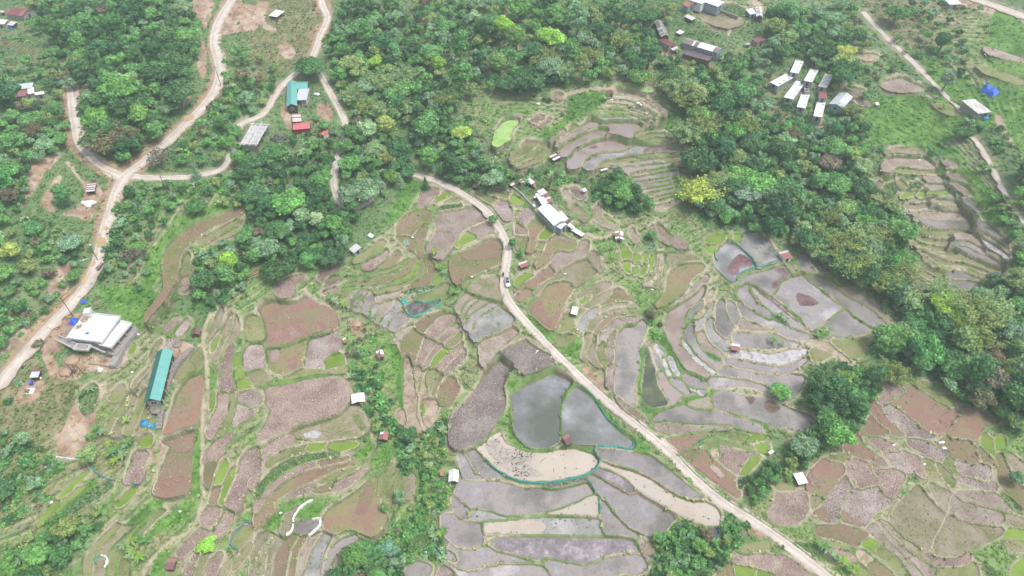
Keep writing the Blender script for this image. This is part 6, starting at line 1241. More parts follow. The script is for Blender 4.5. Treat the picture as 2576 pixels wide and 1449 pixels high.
HAND = [ # u,v (2576 wide, crown centre), radius m, colour, kind, extra words
 (1385, 85, 6.2, 'lime', 2, 'upper centre wood'), (1300, 95, 5.6, 'fresh green', 4, 'upper centre wood'), (1265, 62, 5, 'lime', 0, 'upper centre wood'), (578, 662, 3.6, 'lime', 4, 'x'), (972, 312, 4.4, 'yellow', 4, 'x'), (925, 325, 4, 'pale', 1, 'x'), (1160, 325, 4.0, 'yellow', 2, 'x'),
 (1080, 400, 4.6, 'fresh green', 4, 'x'), (945, 155, 3.2, 'lime', 0, 'x'), (852, 182, 4.0, 'fresh green', 1, 'x'), (1105, 160, 3.4, 'lime', 4, 'x'), (2400, 772, 6.0, 'lime', 3, 'x'), (2555, 930, 4.4, 'yellow', 0, 'x'), (2500, 945, 4.8, 'brown', 0, 'x'), (2470, 1000, 4, 'brown', 1, 'x'),
 (2250, 845, 5.0, 'fresh green', 2, 'x'), (2330, 880, 5.4, 'fresh green', 0, 'x'), (330, 635, 3.0, 'russet', 'thin', 'x'), (395, 385, 4.0, 'russet', 'thin', 'x'), (665, 455, 3.6, 'brown', 'thin', 'x'), (160, 490, 3.7, 'mid green', 4, 'x'), (1966, 980, 2.6, 'fresh green', 2, 'x'), (516, 1366, 2.1, 'lime', 6, 'x'),
 (215, 1145, 2.8, 'olive', 6, 'x'), (775, 155, 5.6, 'deep green', 2, 'x'), (245, 275, 5.2, 'fresh green', 2, 'x'), (350, 285, 4.8, 'fresh green', 4, 'x'), (185, 155, 4.4, 'grey green', 0, 'x'), (920, 480, 4.2, 'grey green', 3, 'x'), (925, 390, 3, 'mid green', 3, 'x'), (878, 490, 4, 'grey green', 1, 'x'), (840, 560, 3.8, 'fresh green', 0, 'x'), (795, 555, 3.6, 'pale', 0, 'x'),
 (1640, 590, 2.0, 'mid green', 1, 'x'), (1240, 548, 2.0, 'mid green', 1, 'x'), (2000, 330, 3.8, 'russet', 'thin', 'x'), (2130, 125, 4, 'yellow', 3, 'x'), (1950, 60, 5.6, 'olive', 0, 'x'), (1985, 85, 5, 'olive', 1, 'x'), (1850, 325, 4.4, 'fresh green', 3, 'x'), (1890, 365, 3.8, 'lime', 4, 'x'), (2170, 420, 4, 'pale', 0, 'x'), (1850, 440, 3.8, 'olive', 1, 'x'), (2260, 30, 5, 'mid green', 0, 'x'), (2545, 990, 3.6, 'fresh green', 0, 'x'), (2130, 985, 5.6, 'dark green', 6, 'x'), (2105, 1080, 4.4, 'mid green', 6, 'x'), (2560, 1200, 2.6, 'grey green', 0, 'x'), (1640, 785, 2.2, 'brown', 6, 'x'), (890, 1395, 3.4, 'mid green', 6, 'x'), (25, 630, 3.0, 'yellow', 1, 'x'), (20, 490, 3.2, 'russet', 1, 'x'), (90, 1390, 3.2, 'fresh green', 0, 'x'), (150, 1330, 3.4, 'deep green', 1, 'x'), (1288, 612, 1.9, 'mid green', 1, 'x'), (1312, 636, 1.4, 'fresh green', 4, 'x'), (1028, 428, 3.2, 'deep green', 0, 'x'), (985, 442, 2.8, 'mid green', 3, 'x'), (955, 470, 3.0, 'grey green', 0, 'x'), (905, 488, 3.4, 'mid green', 1, 'x'), (885, 512, 3.0, 'deep green', 3, 'x'), (876, 330, 3.6, 'deep green', 0, 'x'), (868, 362, 3.4, 'mid green', 1, 'x'), (880, 412, 4.0, 'fresh green', 0, 'x'), (815, 445, 3.6, 'mid green', 0, 'x'), (590, 330, 3.0, 'mid green', 0, 'x'), (572, 358, 3.2, 'fresh green', 1, 'x'), (640, 408, 3.6, 'deep green', 0, 'x'), (600, 402, 3.2, 'fresh green', 4, 'x'), (690, 395, 3.4, 'mid green', 1, 'x'), (175, 205, 2.8, 'grey green', 1, 'x'),
 (1330, 1275, .1, 'x', 0, 'x'), (1030, 1095, 2.4, 'deep green', 1, 'x'), (1660, 1350, 1.8, 'fresh green', 0, 'x'), (1760, 1370, 2.2, 'mid green', 2, 'x'), (1780, 1345, 1.8, 'brown', 1, 'x'), (968, 1278, 1.4, 'fresh green', 1, 'x')]
for u_, v_, r_, t_, k_, w_ in HAND:
    if r_ > .5: TREES.append((u_/2.5, v_/2.5, r_, t_, k_, None))
TREES.append((1070/2.5, 462/2.5, 1.9, 'dark green', 'conifer', None)); TREES.append((490/2.5, 432/2.5, 2.2, 'grey green', 'conifer', None)); TREES.append((1005/2.5, 455/2.5, 2.3, 'grey green', 'conifer', None))
rz = np.random.default_rng(99); OCC = [(t[0], t[1], t[2]) for t in TREES]
def keep_clear(u_, v_, r_):
    i = int((u_-U0)/ST); j = int((v_-V0)/ST)
    if not FREE[j, i]: return False
    q = r_/MPU[j, i]
    if RD[j, i] < q*.72+3.2: return False
    for dx, dy in ((-.9, 0), (.9, 0), (0, -1.0), (0, .9), (-.7, -.7), (.7, -.7), (.65, .65), (-.65, .65)):
        a = min(max(int(i+dx*q/ST), 0), NU-1); b = min(max(int(j+dy*q/ST), 0), NV-1)
        if BUILT[b, a] or (LAB[b, a] >= 0 and D[b, a] > 2.5): return False
    return True
for pts, where, ra, rb, pack, mx in ZONES:
    pg = dp(pts); m = poly_mask(pg); jj, ii = np.nonzero(m)
    words = [w_.split('*')[0] for w_ in mx.split(',') for _ in range(int(w_.split('*')[1]))]
    area = len(jj)
    tries = int(area/6)
    for q in rz.permutation(area)[:tries]:
        u_ = U0+ii[q]*ST+rz.random()-.5; v_ = V0+jj[q]*ST+rz.random()-.5
        mp = MPU[jj[q], ii[q]]
        r_ = ra*.68+(rb*1.06-ra*.68)*rz.random()**1.6
        if not keep_clear(u_, v_, r_): continue
        ok = True
        for a, b, c in OCC[-600:]:
            dx = (a-u_)*mp; dy = (b-v_)*mp*1.5
            if dx*dx+dy*dy < (pack*(c+r_)*.86)**2: ok = False; break
        if not ok: continue
        TREES.append((u_, v_, r_, words[rz.integers(len(words))] if rz.random() > .03 else ['pale', 'olive', 'russet', 'brown', 'pale'][rz.integers(5)], int(rz.integers(7)), where)); OCC.append((u_, v_, r_))
print('trees', len(TREES))
def crown_px(t):
    return t[2]/MPU[int(np.clip((t[1]-V0)/ST, 0, NV-1)), int(np.clip((t[0]-U0)/ST, 0, NU-1))]
inframe = [t for t in TREES if -10 < t[0] < 1040 and -12 < t[1] < 600]
order = sorted(inframe, key=lambda t: (t[5] is not None, -crown_px(t)))
SINGLE, REST = order[:298], order[298:]+[t for t in TREES if t not in inframe]
print('single', len(SINGLE), 'rest', len(REST))
# ------------------------------------------------------------------ where phrase for hand-placed trees: the zone they stand in
ZM = [(dp(p), w_) for p, w_, *_ in ZONES]
def pin(pt, pg):
    c = False
    for a, b in zip(pg, np.roll(pg, -1, 0)):
        if (a[1] > pt[1]) != (b[1] > pt[1]) and pt[0] < (b[0]-a[0])*(pt[1]-a[1])/(b[1]-a[1])+a[0]: c = not c
    return c
SPECIAL = {(1288, 612): 'beside the rust-patched roadside hut', (1312, 636): 'beside the rust-patched roadside hut', (160, 490): 'on the bare yard near junction', (1966, 980): 'on the bund among flooded paddies', (516, 1366): 'on a ridge of ploughed strips', (215, 1145): 'above the banana garden', (1240, 548): 'where the road bends', (1640, 785): 'at the head of grassy gully', (775, 155): 'over the hairpin road', (330, 635): 'right of the puddled road', (395, 385): 'at the road junction', (2560, 1200): 'beside the right stubble field', (968, 1278): 'at the right tip of olive field', (2000, 330): 'below the white-roofed sheds', (578, 662): 'beside the curved field', (1640, 590): 'in the vegetable garden'}
def where_of(t):
    if t[5]: return t[5]
    for (a, b), w_ in SPECIAL.items():
        if abs(a/2.5-t[0]) < .1 and abs(b/2.5-t[1]) < .1: return w_
    for pg, w_ in ZM:
        if pin(t[:2], pg): return w_
    d = [(np.hypot(*(pg.mean(0)-np.array(t[:2]))), w_) for pg, w_ in ZM]
    return min(d)[1]
ORD = 'first second third fourth fifth sixth seventh eighth ninth tenth eleventh twelfth'.split()
NUM = 'zero one two three four five six seven eight nine ten eleven twelve'.split()
def labels(items, noun):
    """items: (key words, where, u, v). Text that singles out each one."""
    out = {}; gr = {}
    for i, (kw, wh, u_, v_) in enumerate(items): gr.setdefault((kw, wh), []).append(i)
    for (kw, wh), ids in gr.items():
        ids.sort(key=lambda i: items[i][2])
        n = len(ids)
        for q, i in enumerate(ids):
            if n == 1: s = f'{kw} {noun} {wh}'
            elif n == 2: s = f"{['left', 'right'][q]} of the two {kw} {noun}s {wh}"
            elif q == 0: s = f'leftmost of the {NUM[n] if n < 13 else n} {kw} {noun}s {wh}'
            elif q == n-1: s = f'rightmost of the {NUM[n] if n < 13 else n} {kw} {noun}s {wh}'
            else: s = f'{ORD[q] if q < 12 else q+1} from left of {kw} {noun}s {wh}'
            out[i] = s
    return out
SZ = lambda r: 'small' if r < 3 else ('large' if r > 4.6 else 'medium')
def shape_of(t): return {'conifer': 'pointed', 'thin': 'sparse'}.get(t[4]) or TREEKIND[t[4]][2]
keys = [(f'{t[3]} {shape_of(t)}', where_of(t), t[0], t[1]) for t in SINGLE]
LBL = labels(keys, 'tree')
rt = np.random.default_rng(17)
for i, t in enumerate(SINGLE):
    km = CONIF if t[4] == 'conifer' else (THIN if t[4] == 'thin' else TREEKIND[t[4]])
    r_ = t[2]; zc = {'conifer': 1.5}.get(t[4], 1.2)*r_                       # crown centre above the ground
    u_, v_ = t[0], t[1]
    p = spot(u_, v_)                                        # stand the trunk so the crown shows where it was seen
    for _ in range(5):
        uu, vv = to_map(p.x, p.y, p.z+zc); p = spot(u_+(u_-uu)*.0+(p_u if _ else 0)*0, v_) if False else p
        du, dv = u_-uu, v_-vv
        u2, v2 = to_map(p.x, p.y, p.z); p = spot(u2+du, v2+dv)
    tint = np.array(TINT[t[3]])*(.88+.24*rt.random())*np.array([1+.09*rt.normal(), 1, 1+.08*rt.normal()])
    plant('conifer_tree' if t[4] == 'conifer' else ('sparse_tree' if t[4] == 'thin' else 'broadleaf_tree'), km[:2], p-Vector((0, 0, .05*r_)), r_*1.02, rt.random()*6.28, tuple(np.clip(tint, 0, 1)), LBL[i], 'tree', {'in': 'trees of the woods and thickets'}['in'], zs=.85+.3*rt.random() if t[4] != 'conifer' else 1.0)
# all trees beyond the largest three hundred: one mass
S = Soup()
low = [crown_parts(300+k, 9, .68, .7, 420, .26, .8, core=.8)[0] for k in range(4)]
low = [(np.concatenate(s.v), np.concatenate(s.f3), np.concatenate(s.f4), np.concatenate(s.c)) for s in low]
for t in REST:
    v, f3, f4, c = low[rt.integers(4)]; a = rt.random()*6.28; r_ = t[2]
    p = spot(t[0], t[1])
    for _ in range(3):
        uu, vv = to_map(p.x, p.y, p.z+1.2*r_); u2, v2 = to_map(p.x, p.y, p.z); p = spot(u2+t[0]-uu, v2+t[1]-vv)
    R_ = np.array([[math.cos(a), -math.sin(a), 0], [math.sin(a), math.cos(a), 0], [0, 0, .85+.3*rt.random()]])
    w_ = v@R_.T*r_+np.array(p); cc = np.clip(c*np.array(TINT[t[3]])*(.88+.24*rt.random()), 0, 1)
    n0 = S.n; S.v.append(w_); S.c.append(cc); S.f3.append(f3+n0); S.f4.append(f4+n0); S.n += len(w_)
if REST: link('woodland', S.mesh('woodland', [LEAF]), kind='stuff', label='smaller trees filling the woods between the big crowns', cat='woodland')
# ------------------------------------------------------------------ bamboo, banana
BB = [(2130, 690, 5.6, 'o'), (2110, 640, 5.2, 'o'), (2060, 610, 4.2, 'o'), (2180, 660, 4.6, 'p'), (2410, 810, 6.4, 'o'), (2455, 800, 5.6, 'p'), (2385, 815, 5, 'o'), (1690, 240, 5.4, 'p'), (1730, 270, 5.2, 'o'), (1765, 330, 5.6, 'o'), (1700, 215, 4.4, 'p'), (1740, 500, 5.2, 'y'), (1775, 510, 4.4, 'y'), (285, 375, 5.0, 'b'), (325, 365, 4.6, 'b'), (255, 365, 3.8, 'b'), (955, 225, 4.6, 'p'), (1010, 280, 4, 'p'), (2235, 950, 3.6, 'o'), (2215, 730, 4.6, 'o'), (2270, 760, 4, 'p'), (1380, 160, 4.6, 'o'), (1960, 540, 4.8, 'o'), (2140, 290, 3.2, 'o'), (90, 340, 3.2, 'b'), (1720, 350, 4.8, 'p'), (1745, 425, 4.6, 'o'), (1805, 470, 4.2, 'p'), (2160, 610, 4.8, 'p'), (2080, 560, 4, 'o'), (2250, 700, 4.4, 'o'), (2350, 760, 5, 'p'), (2440, 870, 4.6, 'o'), (2490, 790, 4.4, 'p'), (1425, 195, 4.4, 'p'), (1485, 155, 4.2, 'o'), (890, 255, 3.8, 'p'), (930, 285, 3.8, 'o'), (1020, 205, 4.2, 'p'), (1130, 265, 4, 'o'), (2040, 640, 4.4, 'p'), (1880, 335, 4, 'o'), (2200, 600, 4.2, 'o'), (1560, 120, 4.4, 'o'), (1250, 170, 4.2, 'p')]
BT = {'o': (TINT['olive'], 'olive'), 'p': (TINT['pale'], 'pale'), 'y': (tuple(q*1.05 for q in TINT['yellow']), 'yellowish'), 'b': (TINT['brown'], 'brownish')}
bk = [(BT[t][1], where_of((u_/2.5, v_/2.5, 0, 0, 0, None)), u_, v_) for u_, v_, r_, t in BB]; bl = labels(bk, 'bamboo clump')
for i, (u_, v_, r_, t) in enumerate(BB):
    p = spot(u_/2.5, v_/2.5+r_*.9)
    plant('bamboo_clump', BAMB[i % 3], p, r_*1.9, rt.random()*6.28, tuple(np.array(BT[t][0])*(.9+.2*rt.random())), bl[i], 'bamboo', 'bamboo clumps among the woods', zs=.8, parts=('leaves', 'culms'))
BN = [(fr('30', '98,6 104,2 112,14 120,20 126,26 118,32 114,24 128,16 134,112 142,108 128,116 136,122 150,112 132,128 142,128 132,12 24,132 30,138'), 'in the lower left gardens'), (fr('33', '53,116 58,120 72,132 80,138 66,128 86,142'), 'beside the lower right plots'), (fr('13', '214,22 220,28 226,24 236,58 242,66 236,72 244,74 210,30 246,62'), 'beside the right lane'), (fr('03', '94,34 100,40 108,36 228,24 220,28 234,20 226,34 190,10 200,14 175,110 180,118'), 'on the upper right slope'), (fr('31', '164,90 180,108 186,104 190,100'), 'along the dry stream'), (fr('23', '12,30 18,34 56,48 50,50 60,46 52,44 4,56 14,58'), 'between the flooded plots'), (fr('11', '54,122 56,126 180,112 186,128 190,132 184,126 130,54 226,42 228,38'), 'around the middle terraces'), (fr('12', '14,40 18,36 230,42 90,110'), 'near the white-roofed buildings'), (fr('21', '76,12 80,16 90,18 98,84 96,92 108,118 198,8 188,146'), 'on the grassy stream bank'), (fr('02', '96,98 94,102 166,54 180,58 62,20'), 'above the amphitheatre'), (fr('20', '84,110 92,104 128,136 100,144'), 'by the dug garden')]
bi = [(['green', 'pale green', 'yellow green'][k % 3], w_, p[0], p[1]) for q, w_ in BN for k, p in enumerate(q)]; bl = labels(bi, 'banana plant')
for i, (c_, w_, a, b) in enumerate(bi):
    tn = {'green': TINT['fresh green'], 'pale green': tuple(np.array(TINT['pale'])), 'yellow green': TINT['lime']}[c_]
    plant('banana_plant', BANA[i % 3], spot(a, b), .7+.35*rt.random(), rt.random()*6.28, tuple(np.array(tn)*.62), bl[i], 'banana plant', 'banana plants in the gardens', parts=('leaves', 'stem'))
# ------------------------------------------------------------------ undergrowth: bushes, then grass tufts, too many to count
grass_w = FREE & (D > 1.5) & (GU > -20) & (GU < 1050) & (GV > -20) & (GV < 600)
bush_w = np.zeros(GU.shape)
for pg, w_ in ZM: bush_w[poly_mask(pg)] = 1
BUSHY = ['290,480 480,430 590,440 600,500 430,560 400,700 350,760 250,720', '0,560 215,600 190,740 60,860 0,880', '560,20 830,0 800,120 640,330 430,420 420,360 540,250', '0,90 200,100 210,250 160,260 0,230', '860,780 960,850 1000,1080 950,1130 880,900', '1000,1060 1130,1040 1150,1300 1100,1449 930,1449 960,1250', '2190,0 2576,0 2576,420 2420,350 2200,200', '0,1060 120,1120 170,1200 100,1300 0,1400', '640,340 860,330 840,520 600,700 560,600', '1640,1300 1870,1270 1900,1400 1800,1449 1640,1449', '1100,240 1450,230 1420,300 1250,300 1180,420 1050,420', '1640,130 2250,160 2300,720 2600,650 2600,1060 2200,900 1700,520', '60,700 240,720 200,800 60,900 20,890', '0,900 160,940 150,1050 60,1100 0,1080', '470,620 640,640 640,760 480,800', '1600,760 1640,740 1700,900 1790,980 1760,990 1640,860', '2150,300 2420,250 2440,420 2200,460', '1240,430 1640,440 1660,530 1500,520 1340,460']
bw2 = np.zeros(GU.shape)
for q in BUSHY: bw2[poly_mask(dp(q))] = 1
bw3 = np.zeros(GU.shape)
for q in ('1000,1060 1120,1050 1140,1300 1090,1449 940,1449 980,1320 1060,1300 1000,1200', '860,880 930,880 970,1000 1000,1090 960,1130 900,1000', '560,440 620,430 620,560 590,600 540,500', '1640,1300 1870,1270 1900,1400 1800,1449 1640,1449', '0,1080 160,1170 90,1290 0,1330'): bw3[poly_mask(dp(q))] = 1
dens = (bw3*1.3+np.clip(bush_w*.9+bw2*.8, 0, 1)*(.08+1.5*sm(fbm(GX, GY, 17, 81, 3), .44, .62))*(1-W['lg']*.9)*(1-W['ba']*.85)*(1-.7*W['dry'])*(1-.6*CT))*grass_w*(D > 3)*(RD > 6.5)
pal = np.array([TINT[k] for k in ('deep green', 'mid green', 'mid green', 'olive', 'grey green', 'fresh green', 'dark green', 'brown', 'pale')])
def bush_proto(seed, n):
    r = np.random.default_rng(seed); d = r.normal(0, 1, (n, 3)); d[:, 2] = np.abs(d[:, 2]); d = unit(d)
    c = d*(.6+.4*r.random(n))[:, None]*[1, 1, .8]+[0, 0, .1]
    v, f = cards(c, d, .62, r, .6, .8); tn = np.repeat(.75+.5*r.random(n), 4)[:, None]*np.ones(3)
    return v, f, tn
BP = [bush_proto(400+k, 46) for k in range(6)]
def scatter(weight, count, seed):
    r = np.random.default_rng(seed); w_ = (weight*MPU**2).ravel()
    cs = np.cumsum(w_); k = np.searchsorted(cs, r.random(count)*cs[-1]); k = np.clip(k, 0, w_.size-1)
    j, i = np.divmod(k, NU); u_ = gu[i]+r.random(count)-.5; v_ = gv[j]+r.random(count)-.5
    z = zmap(Z, u_, v_); x, y = at_z(u_, v_, z); return np.stack([x, y, z], 1), j, i, r
pos, jj, ii, r = scatter(dens, 6400, 5)
V, F, Cc = [], [], []; n0 = 0
hue = vnoise(pos[:, 0], pos[:, 1], 22, 91)
for q, p in enumerate(pos):
    v, f, tn = BP[q % 6]; s = (.5+1.2*r.random()**2)*(1.15 if bush_w[jj[q], ii[q]] else 1); a = r.random()*6.28
    x = v[:, 0]*math.cos(a)-v[:, 1]*math.sin(a); y = v[:, 0]*math.sin(a)+v[:, 1]*math.cos(a)
    V.append(np.stack([x, y, v[:, 2]*(.8+.5*r.random())], 1)*s+p); F.append(f+n0); n0 += len(v)
    c = pal[min(8, int(max(0, hue[q]*9+r.normal(0, 1.7))) % 9)]*(.85+.3*r.random()); Cc.append(tn*c)
link('undergrowth', new_mesh('undergrowth', np.concatenate(V), np.concatenate(F), [LEAF], False, np.clip(np.concatenate(Cc), 0, 1)), kind='stuff', label='low bushes and undergrowth covering the slopes', cat='undergrowth')
gw_ = (grass_w*(1-W['ba']*.8)*np.where(D < 4, .8, 1)+(D < 1.6)*(LAB >= 0)*.35*(sm(bund[..., 1], .2, .3)))*(RD > 5)*(PD > 1.5)
pos, jj, ii, r = scatter(gw_, 60000, 6)
n = len(pos); s = .35+.45*r.random(n)
nt_ = 3; V = []; Cc = []
gcol = col[jj, ii]
for k in range(nt_):
    a = r.random(n)*6.28; off = np.stack([np.cos(a), np.sin(a), 0*a], 1)*(s*.5)[:, None]; w_ = np.stack([-np.sin(a), np.cos(a), 0*a], 1)*(s*.42)[:, None]
    b0 = pos+off*.1; tip = pos+off*1.7+np.array([0, 0, 1.0])*(s*(.35+.4*r.random(n)))[:, None]
    V.append(np.stack([b0-w_, b0+w_, tip+w_*.4, tip-w_*.4], 1)); Cc.append(np.repeat((np.clip(gcol*1.22*(.7+.6*r.random(n))[:, None]*np.array([.98, 1.16, .8]), 0, 1))[:, None], 4, 1))
V = np.concatenate(V).reshape(-1, 3); Cc = np.concatenate(Cc).reshape(-1, 3)
link('grass', new_mesh('grass', V, np.arange(len(V)).reshape(-1, 4), [LEAF], False, Cc), kind='stuff', label='tufts of grass and weeds on banks and slopes', cat='grass')

# ------------------------------------------------------------------ stubble and weeds standing in the plots
def tufts(name, label, kinds, count, cols, smin, smax, seed, edge=1.5, clump=.45):
    kk = np.array([f['t'] in kinds for f in FIELDS]); m = (LAB >= 0) & kk[LAB.clip(0)] & (D > edge)
    wgt = m*sm(fbm(GX, GY, 7, seed+100, 3), clump, clump+.18)
    pos, j, i, r = scatter(wgt+m*.06, count, seed); n = len(pos)
    pos[:, 2] = np.array([f.get('z', 0) for f in FIELDS])[LAB[j, i].clip(0)]+.02
    s = (smin+(smax-smin)*r.random(n)**2); V = []; Cc = []; pal_ = np.array([A(*c) for c in cols])
    for k in range(2):
        a = r.random(n)*6.28; w_ = np.stack([-np.sin(a), np.cos(a), 0*a], 1)*(s*.5)[:, None]; o_ = np.stack([np.cos(a), np.sin(a), 0*a], 1)*(s*.8)[:, None]
        up = np.array([0, 0, 1.0])*(s*(.4+.4*r.random(n)))[:, None]
        V.append(np.stack([pos-o_*.5-w_, pos-o_*.5+w_, pos+o_*.5+up+w_*.6, pos+o_*.5+up-w_*.6], 1)); Cc.append(np.repeat((pal_[r.integers(len(pal_), size=n)]*(.75+.5*r.random(n))[:, None])[:, None], 4, 1))
    V = np.concatenate(V).reshape(-1, 3); link(name, new_mesh(name, V, np.arange(len(V)).reshape(-1, 4), [LEAF], False, np.clip(np.concatenate(Cc).reshape(-1, 3), 0, 1)), kind='stuff', label=label, cat='weeds')
tufts('stubble', 'dry stubble and weeds dotting the drained plots', set('st br ol bo rd rb pc so mb'.split()), 9000, [(216, 200, 164), (196, 178, 138), (166, 178, 112), (226, 212, 184)], .14, .38, 7)
tufts('water_weeds', 'weed clumps standing in the silty plots', set('si gw'.split()), 420, [(120, 120, 100), (130, 126, 114), (130, 144, 94)], .14, .4, 8, 2.5, .56)
tufts('clods', 'loose clods and straw on the ploughed plots', set('cl wc dc'.split()), 7000, [(236, 220, 208), (214, 196, 184), (180, 160, 150), (240, 230, 220)], .14, .34, 9, 1.5, .3)
tufts('vegetables', 'leafy vegetables growing in garden beds', set('vg cb'.split()), 2600, [(104, 150, 84), (140, 178, 110), (150, 190, 150), (120, 160, 90)], .25, .6, 10, 1.0, .2)
# ------------------------------------------------------------------ nets, sheets, sacks, poles, car, motorcycle
def cloth(name, col, rough=.5):
    m, nt, b, N, L = nodes(name); tc = N('ShaderNodeTexCoord'); n1 = noise_tree(N, L, 2.2, 5, .6, tc.outputs['Object'])
    r = ramp(N, L, n1.outputs['Fac'], [(.3, tuple(c*.62 for c in col)), (.5, col), (.75, tuple(min(.95, c*1.25+.03) for c in col))]); L(r.outputs['Color'], b.inputs['Base Color']); b.inputs['Roughness'].default_value = rough
    bp = N('ShaderNodeBump'); bp.inputs['Strength'].default_value = .6; bp.inputs['Distance'].default_value = .15; L(n1.outputs['Fac'], bp.inputs['Height']); L(bp.outputs['Normal'], b.inputs['Normal']); return m
NET = cloth('teal_net', A(72, 172, 156, 1.2), .7); NETD = cloth('dark_teal_net', A(70, 150, 152, 1.2), .7); WPL = cloth('white_plastic', A(244, 246, 244, 1.2), .4); BLUE = cloth('blue_tarpaulin', A(50, 104, 214, 1.2), .4); CYAN = cloth('cyan_plastic', A(70, 170, 214, 1.3), .35)
def drape(name, label, pts, h, mat, cat='net fence', lean=.35, step=1.2, seed=0, group=None, posts=True):
    """thin sheet hung on stakes along a map polyline: wavy upright skirt with a folded top"""
    r = random.Random(seed+len(pts)); cc = catmull(np.array(pts), False, step); P_ = [spot(*p) for p in cc]; n = len(P_); V_, F_ = [], []
    prof = [(-.08, -.25), (-.12, .0), (-.05, .5), (0, 1.0), (.12, 1.04), (.34, .72), (.42, .2), (.44, -.2)]
    base = Vector((0, 0, 0)); o0 = P_[0].copy()
    for i, p in enumerate(P_):
        t = (P_[min(i+1, n-1)]-P_[max(i-1, 0)]); t.z = 0; t.normalize(); q = Vector((-t.y, t.x, 0)); hh = h*(.85+.3*r.random()); wv = (r.random()-.5)*.25
        for a, b in prof: V_.append(p-o0+q*(a*lean/.35*1.1+wv*b)+Vector((0, 0, b*hh)))
    k = len(prof)
    for i in range(n-1):
        for j in range(k-1): F_.append((i*k+j, i*k+j+1, (i+1)*k+j+1, (i+1)*k+j))
    root = link(name, None, label=label, cat=cat, group=group, loc=o0)
    o = link('net' if 'net' in name else 'sheet', new_mesh('net', V_, F_, [mat], False), parent=root)
    if posts:
        for i in range(0, n, max(3, int(4/step))):
            p = P_[i]-o0; bm = bmesh.new(); bmesh.ops.create_cone(bm, cap_ends=True, segments=6, radius1=.035, radius2=.03, depth=h+.9); me = bpy.data.meshes.new('stake'); bm.to_mesh(me); bm.free(); me.materials.append(WOOD); link('stake', me, parent=root, loc=p+Vector((0, 0, h*.5-.1)))
    return root
NETS = [
 ('teal net fence along the road edge of left clear pond', fr('22', '42,75 46,81 53,87 59,91'), NET),
 ('long teal net fence between right clear pond and main road', fr('22', '65,96 74,103 82,110 88,120 94,130 98,135 106,140 114,146 120,152 122,157 121,161 116,162 106,160 96,160 85,159 83,165'), NET),
 ('curved teal net fence round the silty pond', fr('32', '83,20 86,24 88,30 85,36 78,41 68,45 50,49 30,51 14,50 2,47 -10,41 -20,34 -25,28'), NET),
 ('short teal net fence above the pale triangular paddy', fr('32', '74,48 79,52 83,60'), NETD), ('thin dark teal net along edge of triangular paddy', fr('32', '87,66 88,74 88,82'), NETD),
 ('bright teal net fence round the small dark net pond', fr('21', '158,9 160,13 166,15 172,16 180,13 186,13 184,17 178,20 168,26 158,29 152,25 150,20'), NET),
 ('dark teal net fence below the banana garden', fr('30', '92,34 95,40 104,46 116,50'), NETD), ('short dark teal net on stakes beside ploughed plots', fr('30', '133,53 141,53'), NETD),
 ('teal half of round net pen, bottom left', fr('30', '97,133 96,129 98,126 101,126'), NET), ('pale teal net round the narrow seedling bed', fr('30', '240,119 232,113 236,105 242,97 248,91 253,94'), NETD),
 ('teal net pen beside hillside terraces on the right', fr('13', '160,3 165,9 171,12 176,8'), NET), ('teal net fence between the two upper ponds', fr('12', '217,97 223,99 232,107 240,114 244,120 247,124 252,124 258,121 268,118'), NET),
 ('teal net fence behind the upper right pond', fr('12', '231,85 240,88 247,90 252,95 257,99'), NETD), ('pale teal net on left rim of round upper pond', fr('12', '204,108 204,113 206,118'), NET), ('dark blue-teal net at tiny net pond by the road', fr('32', '204,96 207,98 208,103 205,107'), NETD), ('short teal net at tip of grey pool terrace', fr('12', '175,8 183,10'), NET),
 ('teal net fence under the upper ponds', fr('12', '226,137 230,130 240,126 247,124'), NET)]
for i, (lb, p, m) in enumerate(NETS): drape('net_fence', lb, p, .6 if m is NET else .5, m, seed=i, lean=.22 if m is NET else .2)
WH = [('long white plastic screen along the small weedy pond', cr(14, '1150,130 1000,210 860,300 740,400 640,570 570,680 550,830')), ('lower white plastic screen left of the small grey pond', cr(14, '545,880 530,1000 470,1110 350,1195')), ('white and green plastic screen right of small grey pond', cr(14, '1140,740 1330,715 1370,790 1350,880 1290,980 1030,1220')), ('white plastic strip on bank below the dug garden', fr('30', '57,26 64,27 72,28 79,28')), ('white half of round net pen, bottom left', fr('30', '102,125 107,127 107,133 105,137'))]
for i, (lb, p) in enumerate(WH): drape('plastic_screen', lb, p, .6, WPL, 'plastic screen', .3, seed=30+i)
def tarp(name, label, q, mat, h=.5, cat='tarpaulin', nx=14, ny=10, seed=0, rough=.35, lift=0.0):
    """crumpled sheet over something: four map corners"""
    C_ = [spot(*p) for p in q]; r = seed*7.3; V_, F_ = [], []; o0 = sum(C_, Vector())/4
    for j in range(ny+1):
        for i in range(nx+1):
            a, b = i/nx, j/ny; p = (C_[0]*(1-a)+C_[1]*a)*(1-b)+(C_[3]*(1-a)+C_[2]*a)*b; e = min(1, 4.5*min(a, 1-a, b, 1-b))
            p = p+Vector(((vnoise(b*9+r, a*4, 1.5, 12)-.5)*.8, (vnoise(a*9+r, b*4, 1.5, 13)-.5)*.8, 0))*(o0-C_[0]).length*.12
            V_.append(p-o0+Vector((0, 0, .08+lift+e*h*(.55+.8*float(vnoise(a*7+r, b*7, 1.6, 14)))+rough*.5*(float(vnoise(a*19+r, b*19, 1.5, 15))-.4))))
    for j in range(ny):
        for i in range(nx): F_.append((j*(nx+1)+i, j*(nx+1)+i+1, (j+1)*(nx+1)+i+1, (j+1)*(nx+1)+i))
    return link(name, new_mesh(name, V_, F_, [mat], True), label=label, cat=cat, loc=o0)
